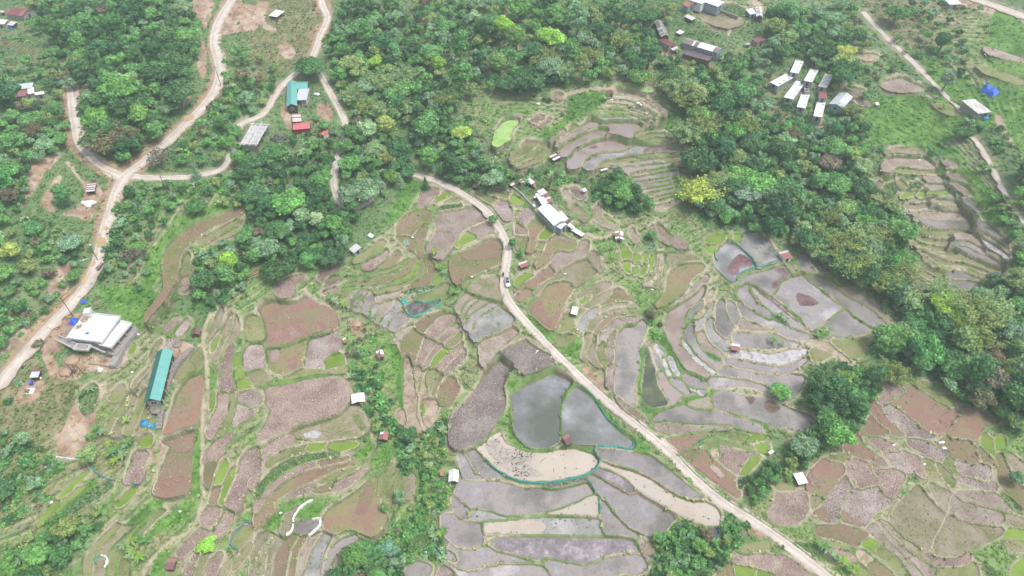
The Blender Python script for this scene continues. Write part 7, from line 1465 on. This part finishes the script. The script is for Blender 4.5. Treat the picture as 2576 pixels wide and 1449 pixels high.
tarp('blue_tarpaulin', 'large royal blue tarpaulin spread on slope at right edge', cr(12, '680,225 1130,440 935,640 590,440'), BLUE, 1.4, seed=1, rough=.6)
tarp('blue_tarpaulin', 'crumpled blue tarpaulin left of the white construction house', cr(1, '390,340 525,360 500,500 335,470'), BLUE, .7, seed=2)
tarp('blue_tarpaulin', 'small blue tarpaulin by the road above construction house', cr(1, '570,20 700,10 690,75 560,85'), BLUE, .6, seed=3)
tarp('blue_tarpaulin', 'blue tarpaulin beside the cream-roofed shed, top left', cr(8, '242,765 345,745 375,850 300,850'), BLUE, .9, seed=4)
tarp('blue_tarpaulin', 'blue tarpaulin under trees at left branch road', cr(9, '2220,290 2360,240 2390,330 2240,350'), BLUE, .8, seed=5)
tarp('blue_tarpaulin', 'narrow blue tarpaulin at top edge above the wood', cr('00', '1392,118 1440,85 1500,0 1470,5'), BLUE, .7, seed=6); tarp('blue_tarpaulin', 'tiny blue sheet inside the striped shed', cr(10, '420,690 590,660 560,730 440,745'), BLUE, .5, seed=7)
tarp('teal_sheet', 'square teal net sheet stretched beside the net pond', fr('21', '144,12 152,11 154,17 147,18'), NET, .7, 'net sheet', seed=8)
tarp('white_sheet', 'pale concrete-white sheet lying on the bare yard by shack', cr(15, '260,965 540,1000 440,1195 180,1185'), WPL, .06, 'sheet', seed=9, rough=.04)
tarp('metal_sheet', 'flat pale metal sheet lying above curved terraces', cr('11', '1120,936 1150,906 1196,938 1162,962'), WPL, .15, 'sheet', seed=10, rough=.1, lift=.6)
tarp('white_sheet', 'crumpled white plastic pile below the retaining wall', cr(1, '900,1290 1010,1300 960,1390 890,1370'), WPL, .5, 'sheet', seed=11)
def rock(name, label, p, s, mat, cat, group=None, seed=0, flat=.6):
    iv, iF = ico(2); nn = 1+.5*(vnoise(iv[:, 0]*2+seed*3.1+iv[:, 2], iv[:, 1]*2+seed, .7, 16)-.5)
    return link(name, new_mesh(name, iv*nn[:, None]*s*np.array([1.25, .8, flat]), iF, [mat], True), label=label, cat=cat, group=group, loc=p+Vector((0, 0, s*flat*.6)))
SK = [(cr(10, '340,1115')[0], 'left of three white sacks on the yard below junction', 1.2), (cr(10, '560,1110')[0], 'right of three white sacks on the yard below junction', 1.3), (cr(10, '440,1190')[0], 'lower of three white sacks on the yard below junction', 1.1),
 (fr('33', '175,10.8')[0], 'upper right white sack in the pinkish ploughed field', .55), (fr('33', '172.6,10.9')[0], 'upper left white sack in the pinkish ploughed field', .4), (fr('33', '176.5,16.5')[0], 'lower white sack in the pinkish ploughed field', .6), (fr('33', '126,13')[0], 'white sack on ridge of long ploughed strip', .4), (fr('33', '157,32.5')[0], 'white sack at foot of olive bed, lower right', .35), (fr('31', '171,121')[0], 'white sack on path near the bottom edge', .45), (fr('31', '25,82')[0], 'white sack on grass left of the weedy pond', .4), (fr('11', '157.5,94.3')[0], 'white sack beside the cabbage bed', .4), (fr('11', '217,134')[0], 'white sack on ridge below the red field', .4), (fr('11', '22,134')[0], 'white sack at head of wide red field', .5), (fr('10', '90,102')[0], 'white sack at verge of puddled road', .45), (fr('12', '53,131')[0], 'white sack in the reddish field right of road', .4), (cr(4, '870,490')[0], 'white tank lying on lawn right of teal-roofed house', 1.0), (fr('20', '133,85')[0], 'white sack left of teal-roofed hall', .4), (cr(1, '1660,665')[0], 'white sack above the retaining wall end', .5), (cr(15, '700,630')[0], 'white sack leaning on the plank shack', .5), (fr('22', '141,2')[0], 'white sack near head of grassy gully', .4), (fr('02', '127,104.5')[0], 'left of two white sheets on amphitheatre terraces', .8), (fr('02', '129.5,106')[0], 'right of two white sheets on amphitheatre terraces', .5), (fr('02', '100,101')[0], 'white sack beside the banana row above terraces', .6), (fr('02', '26,105')[0], 'white stone on path left of amphitheatre', .7), (fr('13', '152,16.5')[0], 'white sack on the pale upper right plot', .5), (fr('22', '40,70')[0], 'white sack on verge above left clear pond', .45), (fr('32', '224,115.5')[0], 'white sack by path near lower right road', .45), (fr('30', '52,71')[0], 'white sack at tip of bright seedling strip', .4), (fr('30', '181,80')[0], 'white sack in the leafy garden near the bottom', .35)]
for i, (p, lb, s) in enumerate(SK): rock('white_tank' if 'tank' in lb else ('white_stone' if 'stone' in lb else 'white_sack'), lb, spot(*p), s, WPL, 'tank' if 'tank' in lb else ('stone' if 'stone' in lb else 'sack'), seed=i)
def heap(name, label, c, s, mat, n, seed, cat='rubble heap'):
    r = np.random.default_rng(seed); S_ = Soup()
    iv, iF = ico(1)
    for k in range(n):
        q = r.normal(0, .45, 3)*s; q[2] = abs(q[2])*.35; S_.add(iv*(.08+.14*r.random())*[1.3, 1, .8]*1.4+q, iF, (1, 1, 1))
    hv, hF = ico(2); S_.add(hv*np.array([1, .9, .42])*s*.8*(1+.3*(vnoise(hv[:, 0]*3+seed, hv[:, 1]*3, .6, 18)[:, None]-.5)), hF, (1, 1, 1))
    return link(name, S_.mesh(name, [mat]), label=label, cat=cat, loc=spot(*c))
EARTH = plain('dug_earth', A(202, 172, 148), .95, var=.15, scale=1.2, bump=.6)
for lb, c, s, m in [('heap of orange dug earth below construction house', cr(1, '400,1150')[0], 2.6, EARTH), ('second orange earth heap left of timber pile', cr(1, '290,1370')[0], 2.4, EARTH), ('grey gravel heap left of the construction house', cr(1, '390,600')[0], 1.8, CONC), ('pale rubble at lower end of teal-roofed hall', cr(2, '260,1110')[0], 1.6, STONE), ('white rubble above the teal-roofed hall', cr(2, '560,170')[0], 1.8, STONE), ('bare earth heap in the grassy stream gap', fr('21', '101,36')[0], 2.0, EARTH)]: heap('earth_heap' if m is EARTH else 'rubble_heap', lb, c, s, m, 26, 3)
def sticks(name, label, c, n, l, r0, mat, ang, spread, seed, cat='timber pile'):
    r = random.Random(seed); S_ = Soup()
    for k in range(n):
        a = ang+r.gauss(0, spread); q = np.array([r.gauss(0, l*.12), r.gauss(0, l*.12), .12+.1*(k % 4)]); d = np.array([math.cos(a), math.sin(a), r.gauss(0, .02)])*l/2*(.7+.5*r.random())
        tube(S_, [q-d, q+d], [r0, r0*.9], (1, 1, 1), 6)
    return link(name, S_.mesh(name, [mat]), label=label, cat=cat, loc=spot(*c))
STEEL = plain('pale_rods', A(214, 206, 202), .5, var=.15)
sticks('timber_pile', 'pile of sawn planks below the construction house', cr(1, '530,1310')[0], 14, 5, .11, PALEWOOD, -.9, .5, 1); sticks('timber_pile', 'stack of grey poles beside orange earth heap', cr(1, '420,1300')[0], 12, 4.4, .09, WOOD, -.7, .12, 2); sticks('rod_pile', 'tangle of white rods at upper end of teal hall', cr(2, '450,190')[0], 16, 4.2, .07, STEEL, 1.3, .5, 3); sticks('bamboo_poles', 'bundle of cut bamboo poles at edge of the grove', dp('641,686')[0], 8, 5.4, .1, PALEWOOD, .75, .06, 4); sticks('timber_pile', 'stacked planks on verge left of the left road', dp('170,742')[0], 12, 4.6, .12, PALEWOOD, 1.15, .12, 5); sticks('white_plank', 'single white plank on bank left of the road', dp('209,656')[0], 2, 3.6, .12, WHITEC, .35, .02, 6); sticks('timber_pile', 'grey log stack on right verge of the road', dp('254,668')[0], 10, 4.2, .12, WOOD, 1.4, .1, 7); sticks('timber_pile', 'two long battens crossing near the yard steps', cr(1, '800,1110')[0], 3, 4.8, .08, PALEWOOD, -.5, .7, 8); sticks('timber_pile', 'scattered boards in the grassy stream gap', fr('21', '98,40')[0], 9, 3.2, .08, PALEWOOD, -.9, .5, 9); sticks('fallen_log', 'pale log beside the ploughed plot by the road', fr('22', '14,80')[0], 3, 2.4, .13, PALEWOOD, .6, .1, 10); sticks('white_plank', 'white plank on the bund above dark ploughed plot', fr('22', '26.5,62.5')[0], 2, 2.6, .14, WHITEC, .9, .05, 11)
def lathe(name, label, c, prof, mat, cat, seg=20, loc=None, parent=None):
    v = [(r_*math.cos(a), r_*math.sin(a), z) for r_, z in prof for a in np.arange(seg)*2*PI/seg]; f = [(i*seg+j, i*seg+(j+1) % seg, (i+1)*seg+(j+1) % seg, (i+1)*seg+j) for i in range(len(prof)-1) for j in range(seg)]
    return link(name, new_mesh(name, v, np.array(f), [mat], True), label=label, cat=cat, loc=loc if loc is not None else spot(*c), parent=parent)
TANK = [(0.01, -.2), (.95, -.2), (.95, .3), (1.0, .35), (.95, .4), (.95, .9), (1.0, .95), (.95, 1.0), (.9, 1.4), (.35, 1.62), (.35, 1.72), (.01, 1.74)]
t = lathe('water_tank', 'round cyan water tank below the teal-roofed hall', cr(2, '122,1318')[0], TANK, CYAN, 'water tank'); lathe('lid', None, None, [(.01, 1.73), (.4, 1.73), (.4, 1.82), (.01, 1.84)], BLUE, None, loc=(0, 0, 0), parent=t)
t = lathe('water_tank', 'round cyan water tank by the grey concrete house', cr(12, '700,1255')[0], TANK, CYAN, 'water tank'); lathe('lid', None, None, [(.01, 1.73), (.4, 1.73), (.4, 1.82), (.01, 1.84)], BLUE, None, loc=(0, 0, 0), parent=t)
tarp('cyan_sheet', 'cyan and white plastic heap beside the hall water tank', cr(2, '190,1310 270,1310 240,1380 185,1370'), CYAN, .8, 'sheet', seed=14); tarp('white_sheet', 'white plastic heap between cyan tank and cyan sheet', cr(2, '150,1290 185,1290 185,1350 145,1350'), WPL, .5, 'sheet', seed=15)
lathe('barrel', 'blue barrel under the tree at the hairpin', cr(4, '700,95')[0], [(.01, 0), (.36, 0), (.38, .3), (.36, .33), (.36, .6), (.38, .63), (.36, .95), (.01, .96)], BLUE, 'barrel'); lathe('barrel', 'blue barrel by the pipe left of shack', cr(15, '410,830')[0], [(.01, 0), (.5, 0), (.52, .3), (.5, .33), (.5, .6), (.52, .63), (.5, .8), (.42, .82), (.4, .3), (.01, .3)], BLUE, 'barrel')
for f_, lb, c, z_ in ((lambda l, c: heap('sand_heap', l, c, 1.0, EARTH, 14, 5, 'sand heap'), 'small brown sand heap on the white construction roof', '650,395', 3.47), (lambda l, c: sticks('timber_pile', l, c, 5, 2.6, .09, PALEWOOD, .6, .12, 21), 'pale planks lying on the white construction roof', '690,350', 3.5), (lambda l, c: rock('blue_sack', l, spot(*c), .45, BLUE, 'sack', seed=3), 'dark blue bundle on the white construction roof', '690,640', 3.5), (lambda l, c: heap('rubble_heap', l, c, .8, STONE, 18, 6), 'grey rubble on left edge of the white construction roof', '540,520', 3.47)):
    o = f_(lb, cr(1, c)[0]); o.location = V3(cr(1, c)[0], WHZ+z_)
# utility poles
PO = [(cr(1, '428,318')[0], 'left of construction house by the road'), (dp('432,325')[0], 'on the upper left road below the wood'), (dp('556,215')[0], 'where the upper left road curves'), (dp('24,222')[0], 'at the left edge above the road'), (dp('425,492')[0], 'below the cross road near junction'), (dp('247,655')[0], 'at right verge of the puddled road'), (dp('798,190')[0], 'beside the hairpin tree'), (dp('1500,1015')[0], 'at right verge of the main road')]
for p, w_ in PO[:7]:
    b = spot(*p); o = link('utility_pole', None, label=f'thin wooden utility pole {w_}', cat='utility pole', loc=b)
    S_ = Soup(); tube(S_, [(0, 0, -.8), (0, 0, 4), (.04, 0, 8)], [.13, .11, .085], (1, 1, 1), 8); link('pole', S_.mesh('pole', [WOOD]), parent=o)
    S_ = Soup(); tube(S_, [(-.8, .12, 7.4), (.8, .12, 7.4)], [.06, .06], (1, 1, 1), 6); a = link('crossarm', S_.mesh('crossarm', [WOOD]), parent=o)
    for x in (-.65, 0, .65): lathe('insulator', None, None, [(.01, 7.44), (.05, 7.44), (.06, 7.5), (.04, 7.56), (.01, 7.6)], WHITEC, None, 8, loc=(x, .12, 0), parent=a)
# bamboo trellis, top left
q = cr('00', '0,480 90,425 500,565 400,640'); S_ = Soup(); b0 = spot(*q.mean(0)); Q = [spot(*p)-b0 for p in q]
for i in range(15):
    a = i/14; p0 = Q[0].lerp(Q[3], a); p1 = Q[1].lerp(Q[2], a)
    if i % 5 != 2: tube(S_, [np.array(p0)+[0, 0, 1.9], np.array(p1)+[0, 0, 1.9]], [.07, .07], (1, 1, 1), 5)
for i in range(6):
    a = i/5; p0 = Q[0].lerp(Q[1], a); p1 = Q[3].lerp(Q[2], a); tube(S_, [np.array(p0)+[0, 0, 1.98], np.array(p1)+[0, 0, 1.98]], [.08, .08], (1, 1, 1), 5)
o = link('trellis', None, label='pale bamboo trellis grid over the garden, top left', cat='trellis', loc=b0); link('lattice', S_.mesh('lattice', [PALEWOOD]), parent=o)
for p in Q+[Q[0].lerp(Q[3], .5), Q[1].lerp(Q[2], .5)]:
    S_ = Soup(); tube(S_, [(0, 0, -.8), (0, 0, 2.0)], [.08, .07], (1, 1, 1), 6); link('post', S_.mesh('post', [PALEWOOD]), parent=o, loc=p)
# puddles on the left road
PUD = plot_mat('puddle_water', [(.3, A(206, 176, 132)), (.6, A(220, 194, 154)), (.75, A(212, 186, 146))], .4, 1.0, .03, bump=.02, dist=.01, wet=.1)
for pts in ('975,1010 985,930 1030,885 1070,890 1085,950 1060,1040 1000,1040', '1040,835 1078,830 1078,862 1040,866', '1140,580 1195,572 1190,606 1145,604', '1165,530 1200,520 1196,545 1165,548', '920,1190 962,1185 955,1225 905,1230', '830,1375 862,1330 888,1340 870,1395 830,1412', '945,1105 985,1100 985,1130 945,1132', '1850,1180 1930,1150 1950,1190 1880,1225', ):
    tl = '00' if pts.startswith('1850') else '10'; c = catmull(cr(tl, pts), True, .8); cz = spot(*c.mean(0)); V_ = [(0, 0, .015)]
    for p in c:
        w_ = spot(*p); V_.append((w_.x-cz.x, w_.y-cz.y, w_.z-cz.z+.0))
    uu, vv = to_map(cz.x, cz.y, cz.z)
    for k, v in enumerate(V_):
        g_ = float(zmap(RZ, *to_map(v[0]+cz.x, v[1]+cz.y, cz.z))); V_[k] = (v[0], v[1], g_-cz.z+.135)
    link('puddle', new_mesh('puddle', V_, [(0, i+1, (i+1) % len(c)+1) for i in range(len(c))], [PUD], True), kind='structure', loc=cz)
# car
PAINT = plain('white_car_paint', (.82, .83, .84), .25, var=.02); TYRE = plain('tyre_rubber', (.02, .02, .02), .9); CHROME = plain('rim_metal', (.5, .5, .52), .3, .6); LAMPG = plain('headlight_lens', (.75, .78, .8), .1)
def placed(name, label, cat, c, ang):
    o = link(name, None, label=label, cat=cat, loc=spot(*c)+Vector((0, 0, .12))); o.rotation_euler = (0, 0, ang); return o
car = placed('parked_car', 'white car with dark roof rack on the dusty main road', 'car', cr(16, '888,880')[0], math.radians(-82)); car.scale = (.85, .85, .85)
def loft(name, secs, mat, parent, smooth=True):
    """secs: (x, [(y, z) ...]) cross-sections, same count"""
    n = len(secs[0][1]); v = [(x, y, z) for x, s in secs for y, z in s]; f = [(i*n+j, (i+1)*n+j, (i+1)*n+(j+1) % n, i*n+(j+1) % n) for i in range(len(secs)-1) for j in range(n)]
    f += [tuple(range(n)), tuple(range((len(secs)-1)*n, len(secs)*n))[::-1]]
    me = new_mesh(name, v, f, [mat], smooth); return link(name, me, parent=parent)
def sec(w, zb, zt, ws): return [(-w, zb), (-w*1.02, (zb+zt)/2), (-ws, zt), (0, zt+.03), (ws, zt), (w*1.02, (zb+zt)/2), (w, zb)]
body = loft('body', [(-2.2, sec(.7, .45, .85, .62)), (-2.1, sec(.84, .32, 1.0, .76)), (-1.2, sec(.9, .3, 1.05, .84)), (.6, sec(.9, .3, 1.02, .84)), (1.2, sec(.9, .3, .98, .8)), (1.9, sec(.86, .32, .9, .74)), (2.15, sec(.72, .42, .78, .6)), (2.22, sec(.6, .5, .72, .5))], PAINT, car)
loft('cabin', [(-2.05, sec(.74, 1.0, 1.08, .7)), (-1.75, sec(.76, 1.0, 1.66, .62)), (-.9, sec(.78, 1.0, 1.74, .64)), (.1, sec(.78, 1.0, 1.7, .64)), (.85, sec(.76, 1.0, 1.04, .7))], PAINT, car)
def panel(name, pts, mat, parent): return link(name, new_mesh(name, pts, [tuple(range(len(pts)))], [mat], False), parent=parent)
panel('windscreen', [(.83, -.66, 1.09), (.83, .66, 1.09), (.16, .58, 1.71), (.16, -.58, 1.71)], GLASS, car); panel('rear_window', [(-2.05, .62, 1.14), (-2.05, -.62, 1.14), (-1.79, -.56, 1.64), (-1.79, .56, 1.64)], GLASS, car)
for s in (-1, 1):
    panel('side_window', [(-1.6, s*.80, 1.12), (.55, s*.80, 1.12), (.1, s*.72, 1.58), (-1.6, s*.71, 1.58)][::s], GLASS, car)
    panel('headlight', [(2.16, s*.42, .62), (2.16, s*.66, .62), (2.12, s*.68, .78), (2.14, s*.42, .78)][::s], LAMPG, car)
    for x in (-1.35, 1.35):
        S_ = Soup(); tube(S_, [(x, s*.72, .34), (x, s*.93, .34)], [.34, .34], (1, 1, 1), 18); w_ = link('wheel', S_.mesh('wheel', [TYRE]), parent=car); S_ = Soup(); tube(S_, [(x, s*.9, .34), (x, s*.945, .34)], [.2, .16], (1, 1, 1), 12); link('rim', S_.mesh('rim', [CHROME]), parent=w_)
rk = [(-1.6, .15, -.6, -.54, 1.78, 1.84), (-1.6, .15, .54, .6, 1.78, 1.84)]+[(x, x+.12, -.54, .54, 1.785, 1.83) for x in np.linspace(-1.55, .0, 7)]
V_, F_ = [], []
for b in rk: n = len(V_); V_ += boxv(*b); F_ += [tuple(i+n for i in q) for q in BOXF]
link('roof_rack', new_mesh('roof_rack', V_, F_, [plain('dark_rack', (.1, .11, .13), .5)], False), parent=car)
panel('load_sheet', [(-1.55, -.53, 1.845), (.1, -.53, 1.845), (.1, .53, 1.845), (-1.55, .53, 1.845)], plain('dark_cover', (.09, .1, .13), .6), car)
# motorcycle and rider
moto = placed('motorcycle', 'dark motorcycle stopped on the road ahead of white car', 'motorcycle', cr(16, '742,610')[0], math.radians(108))
BLK = plain('black_plastic', (.02, .02, .022), .5)
def torus(R_, r_, seg=20, m=8): return [((R_+r_*math.cos(b))*math.cos(a), r_*math.sin(b), (R_+r_*math.cos(b))*math.sin(a)) for a in np.arange(seg)*2*PI/seg for b in np.arange(m)*2*PI/m], np.array([(i*m+j, ((i+1) % seg)*m+j, ((i+1) % seg)*m+(j+1) % m, i*m+(j+1) % m) for i in range(seg) for j in range(m)])
for x in (-.62, .66):
    v, f = torus(.27, .055); w_ = link('wheel', new_mesh('wheel', v, f, [TYRE], True), parent=moto, loc=(x, 0, .32)); S_ = Soup(); tube(S_, [(0, -.04, 0), (0, .04, 0)], [.22, .22], (1, 1, 1), 14); link('rim', S_.mesh('rim', [CHROME]), parent=w_)
S_ = Soup(); tube(S_, [(-.62, 0, .32), (-.2, 0, .42), (.2, 0, .4), (.42, 0, .85), (.66, 0, .32)], [.05, .09, .12, .05, .035], (1, 1, 1), 8); link('chassis', S_.mesh('chassis', [BLK]), parent=moto)
S_ = Soup(); tube(S_, [(-.05, 0, .78), (.15, 0, .86), (.36, 0, .82)], [.09, .16, .08], (1, 1, 1), 10); link('fuel_tank', S_.mesh('fuel_tank', [plain('dark_red_paint', (.08, .012, .012), .3)]), parent=moto)
S_ = Soup(); tube(S_, [(-.78, 0, .84), (-.4, 0, .8), (-.05, 0, .8)], [.08, .12, .1], (1, 1, 1), 8); link('saddle', S_.mesh('saddle', [BLK]), parent=moto)
S_ = Soup(); tube(S_, [(.3, -.36, 1.02), (.42, 0, 1.0), (.3, .36, 1.02)], [.02, .025, .02], (1, 1, 1), 6); link('handlebar', S_.mesh('handlebar', [CHROME]), parent=moto)
lathe('headlight', None, None, [(.01, -.08), (.07, -.06), (.1, .05), (.01, .07)], LAMPG, None, 12, loc=(.56, 0, .86), parent=moto)
# rider: one continuous skin over a joint skeleton
J = {'pelvis': (-.32, 0, .95, .15), 'waist': (-.26, 0, 1.12, .14), 'chest': (-.16, 0, 1.34, .17), 'neck': (-.1, 0, 1.52, .065), 'head': (-.06, 0, 1.66, .1), 'crown': (-.06, 0, 1.76, .085)}
ED = [('pelvis', 'waist'), ('waist', 'chest'), ('chest', 'neck'), ('neck', 'head'), ('head', 'crown')]
for s, t in ((-1, 'l'), (1, 'r')):
    J.update({'sh'+t: (-.14, s*.2, 1.43, .075), 'el'+t: (.05, s*.31, 1.2, .05), 'wr'+t: (.26, s*.34, 1.08, .035), 'palm'+t: (.31, s*.345, 1.055, .035), 'hip'+t: (-.28, s*.12, .92, .11), 'kn'+t: (.12, s*.24, .78, .075), 'an'+t: (-.02, s*.22, .38, .05), 'toe'+t: (.16, s*.22, .32, .04)})
    ED += [('chest', 'sh'+t), ('sh'+t, 'el'+t), ('el'+t, 'wr'+t), ('wr'+t, 'palm'+t), ('pelvis', 'hip'+t), ('hip'+t, 'kn'+t), ('kn'+t, 'an'+t), ('an'+t, 'toe'+t)]
    for k in range(4):
        y = s*(.31+.022*k); J[f'f{k}a{t}'] = (.35, y, 1.06, .011); J[f'f{k}b{t}'] = (.375, y, 1.035, .010); J[f'f{k}c{t}'] = (.36, y, 1.005, .009); ED += [('palm'+t, f'f{k}a{t}'), (f'f{k}a{t}', f'f{k}b{t}'), (f'f{k}b{t}', f'f{k}c{t}')]
    J['th'+t] = (.33, s*.30, 1.03, .011); J['tt'+t] = (.345, s*.30, 1.0, .01); ED += [('palm'+t, 'th'+t), ('th'+t, 'tt'+t)]
nm = list(J); me = bpy.data.meshes.new('person'); me.from_pydata([J[k][:3] for k in nm], [(nm.index(a), nm.index(b)) for a, b in ED], [])
rider = link('person', me, label='person in dark clothes sitting on the dark motorcycle', cat='person', loc=moto.location); rider.rotation_euler = moto.rotation_euler
md = rider.modifiers.new('skin', 'SKIN'); md.use_smooth_shade = True; sv = me.skin_vertices[0].data
for i, k in enumerate(nm): sv[i].radius = (J[k][3],)*2
sv[0].use_root = True
sb = rider.modifiers.new('sub', 'SUBSURF'); sb.levels = 1; sb.render_levels = 1
dgr = bpy.context.evaluated_depsgraph_get(); ev = bpy.data.meshes.new_from_object(rider.evaluated_get(dgr)); rider.modifiers.clear(); rider.data = ev
SKIN = plain('skin', (.32, .19, .13), .6, var=.05); DARKC = plain('dark_jacket', (.025, .022, .026), .9)
ev.materials.clear(); ev.materials.append(DARKC); ev.materials.append(SKIN)
for p in ev.polygons: p.material_index = 1 if (p.center.z > 1.5 or p.center.x > .27 and p.center.z > .98) else 0
iv, iF = ico(2); k = iv[:, 2] > -.25; idx = np.cumsum(k)-1; fk = k[iF].all(1); link('helmet', new_mesh('helmet', (iv*np.array([.15, .135, .14]))[k], idx[iF[fk]], [BLK], True), parent=rider, loc=(-.07, 0, 1.72))
# ------------------------------------------------------------------ sky, sun, camera
w = bpy.data.worlds.new('World'); SC.world = w; w.use_nodes = True
nt = w.node_tree; bg = nt.nodes['Background']; N = nt.nodes.new; L = nt.links.new
SUN_EL, SUN_AZ = math.radians(66), math.radians(105)
sky = N('ShaderNodeTexSky'); sky.sky_type = 'NISHITA'; sky.sun_disc = False; sky.sun_elevation = SUN_EL; sky.sun_rotation = SUN_AZ; sky.air_density = 1.0; sky.dust_density = 4.0
hs = N('ShaderNodeHueSaturation'); hs.inputs['Saturation'].default_value = .5; L(sky.outputs[0], hs.inputs['Color'])
tc = N('ShaderNodeTexCoord'); cl = N('ShaderNodeTexNoise'); cl.inputs['Scale'].default_value = 4.5; cl.inputs['Detail'].default_value = 6; L(tc.outputs['Generated'], cl.inputs['Vector'])
cr = N('ShaderNodeValToRGB'); cr.color_ramp.elements[0].position = .38; cr.color_ramp.elements[0].color = (.62, .64, .68, 1); cr.color_ramp.elements[1].position = .66; cr.color_ramp.elements[1].color = (1.5, 1.47, 1.42, 1); L(cl.outputs['Fac'], cr.inputs['Fac'])
mx = N('ShaderNodeMix'); mx.data_type = 'RGBA'; mx.blend_type = 'MULTIPLY'; mx.inputs[0].default_value = 1.0; L(hs.outputs[0], mx.inputs[6]); L(cr.outputs[0], mx.inputs[7])
L(mx.outputs[2], bg.inputs['Color']); bg.inputs['Strength'].default_value = 0.14
sl = bpy.data.lights.new('sun', 'SUN'); sl.energy = 1.5; sl.angle = math.radians(14); sl.color = (1, .99, .975)
so = bpy.data.objects.new('sun', sl); COL.objects.link(so)
d = Vector((math.sin(SUN_AZ)*math.cos(SUN_EL), math.cos(SUN_AZ)*math.cos(SUN_EL), math.sin(SUN_EL)))
so.rotation_euler = d.to_track_quat('Z', 'Y').to_euler(); so.location = (100, 150, 400)
cam = bpy.data.cameras.new('camera'); co_ = bpy.data.objects.new('camera', cam); COL.objects.link(co_)
co_.location = (0, 0, CAMZ); co_.rotation_euler = (PI/2-PITCH, 0, 0)
cam.sensor_fit = 'HORIZONTAL'; cam.angle = HFOV; cam.clip_start = 1; cam.clip_end = 9000
SC.camera = co_
# air
hm = bpy.data.materials.new('air'); hm.use_nodes = True; hn = hm.node_tree; hn.nodes.remove(hn.nodes['Principled BSDF'])
pv = hn.nodes.new('ShaderNodeVolumePrincipled'); pv.inputs['Color'].default_value = (.82, .92, 1, 1); pv.inputs['Density'].default_value = HAZE; pv.inputs['Anisotropy'].default_value = .2
hn.links.new(pv.outputs[0], hn.nodes['Material Output'].inputs['Volume'])
if HAZE > 0:
    bm = bmesh.new(); bmesh.ops.create_cube(bm, size=1.0)
    me = bpy.data.meshes.new('haze'); bm.to_mesh(me); bm.free(); me.materials.append(hm)
    ho = link('haze', me, kind='stuff', label='thin bluish haze in the air over the far hillside', cat='haze'); ho.scale = (9400, 9400, 186); ho.location = (0, 200, 78)
SC.view_settings.view_transform = 'Standard'; SC.view_settings.look = 'None'; SC.view_settings.gamma = 1; SC.view_settings.exposure = EXPO
SC.view_settings.use_curve_mapping = False
SC.cycles.use_denoising = True; SC.cycles.max_bounces = 6; SC.cycles.diffuse_bounces = 3; SC.cycles.volume_bounces = 1; SC.cycles.transparent_max_bounces = 8
SC.cycles.sample_clamp_indirect = 4
SC.unit_settings.system = 'METRIC'
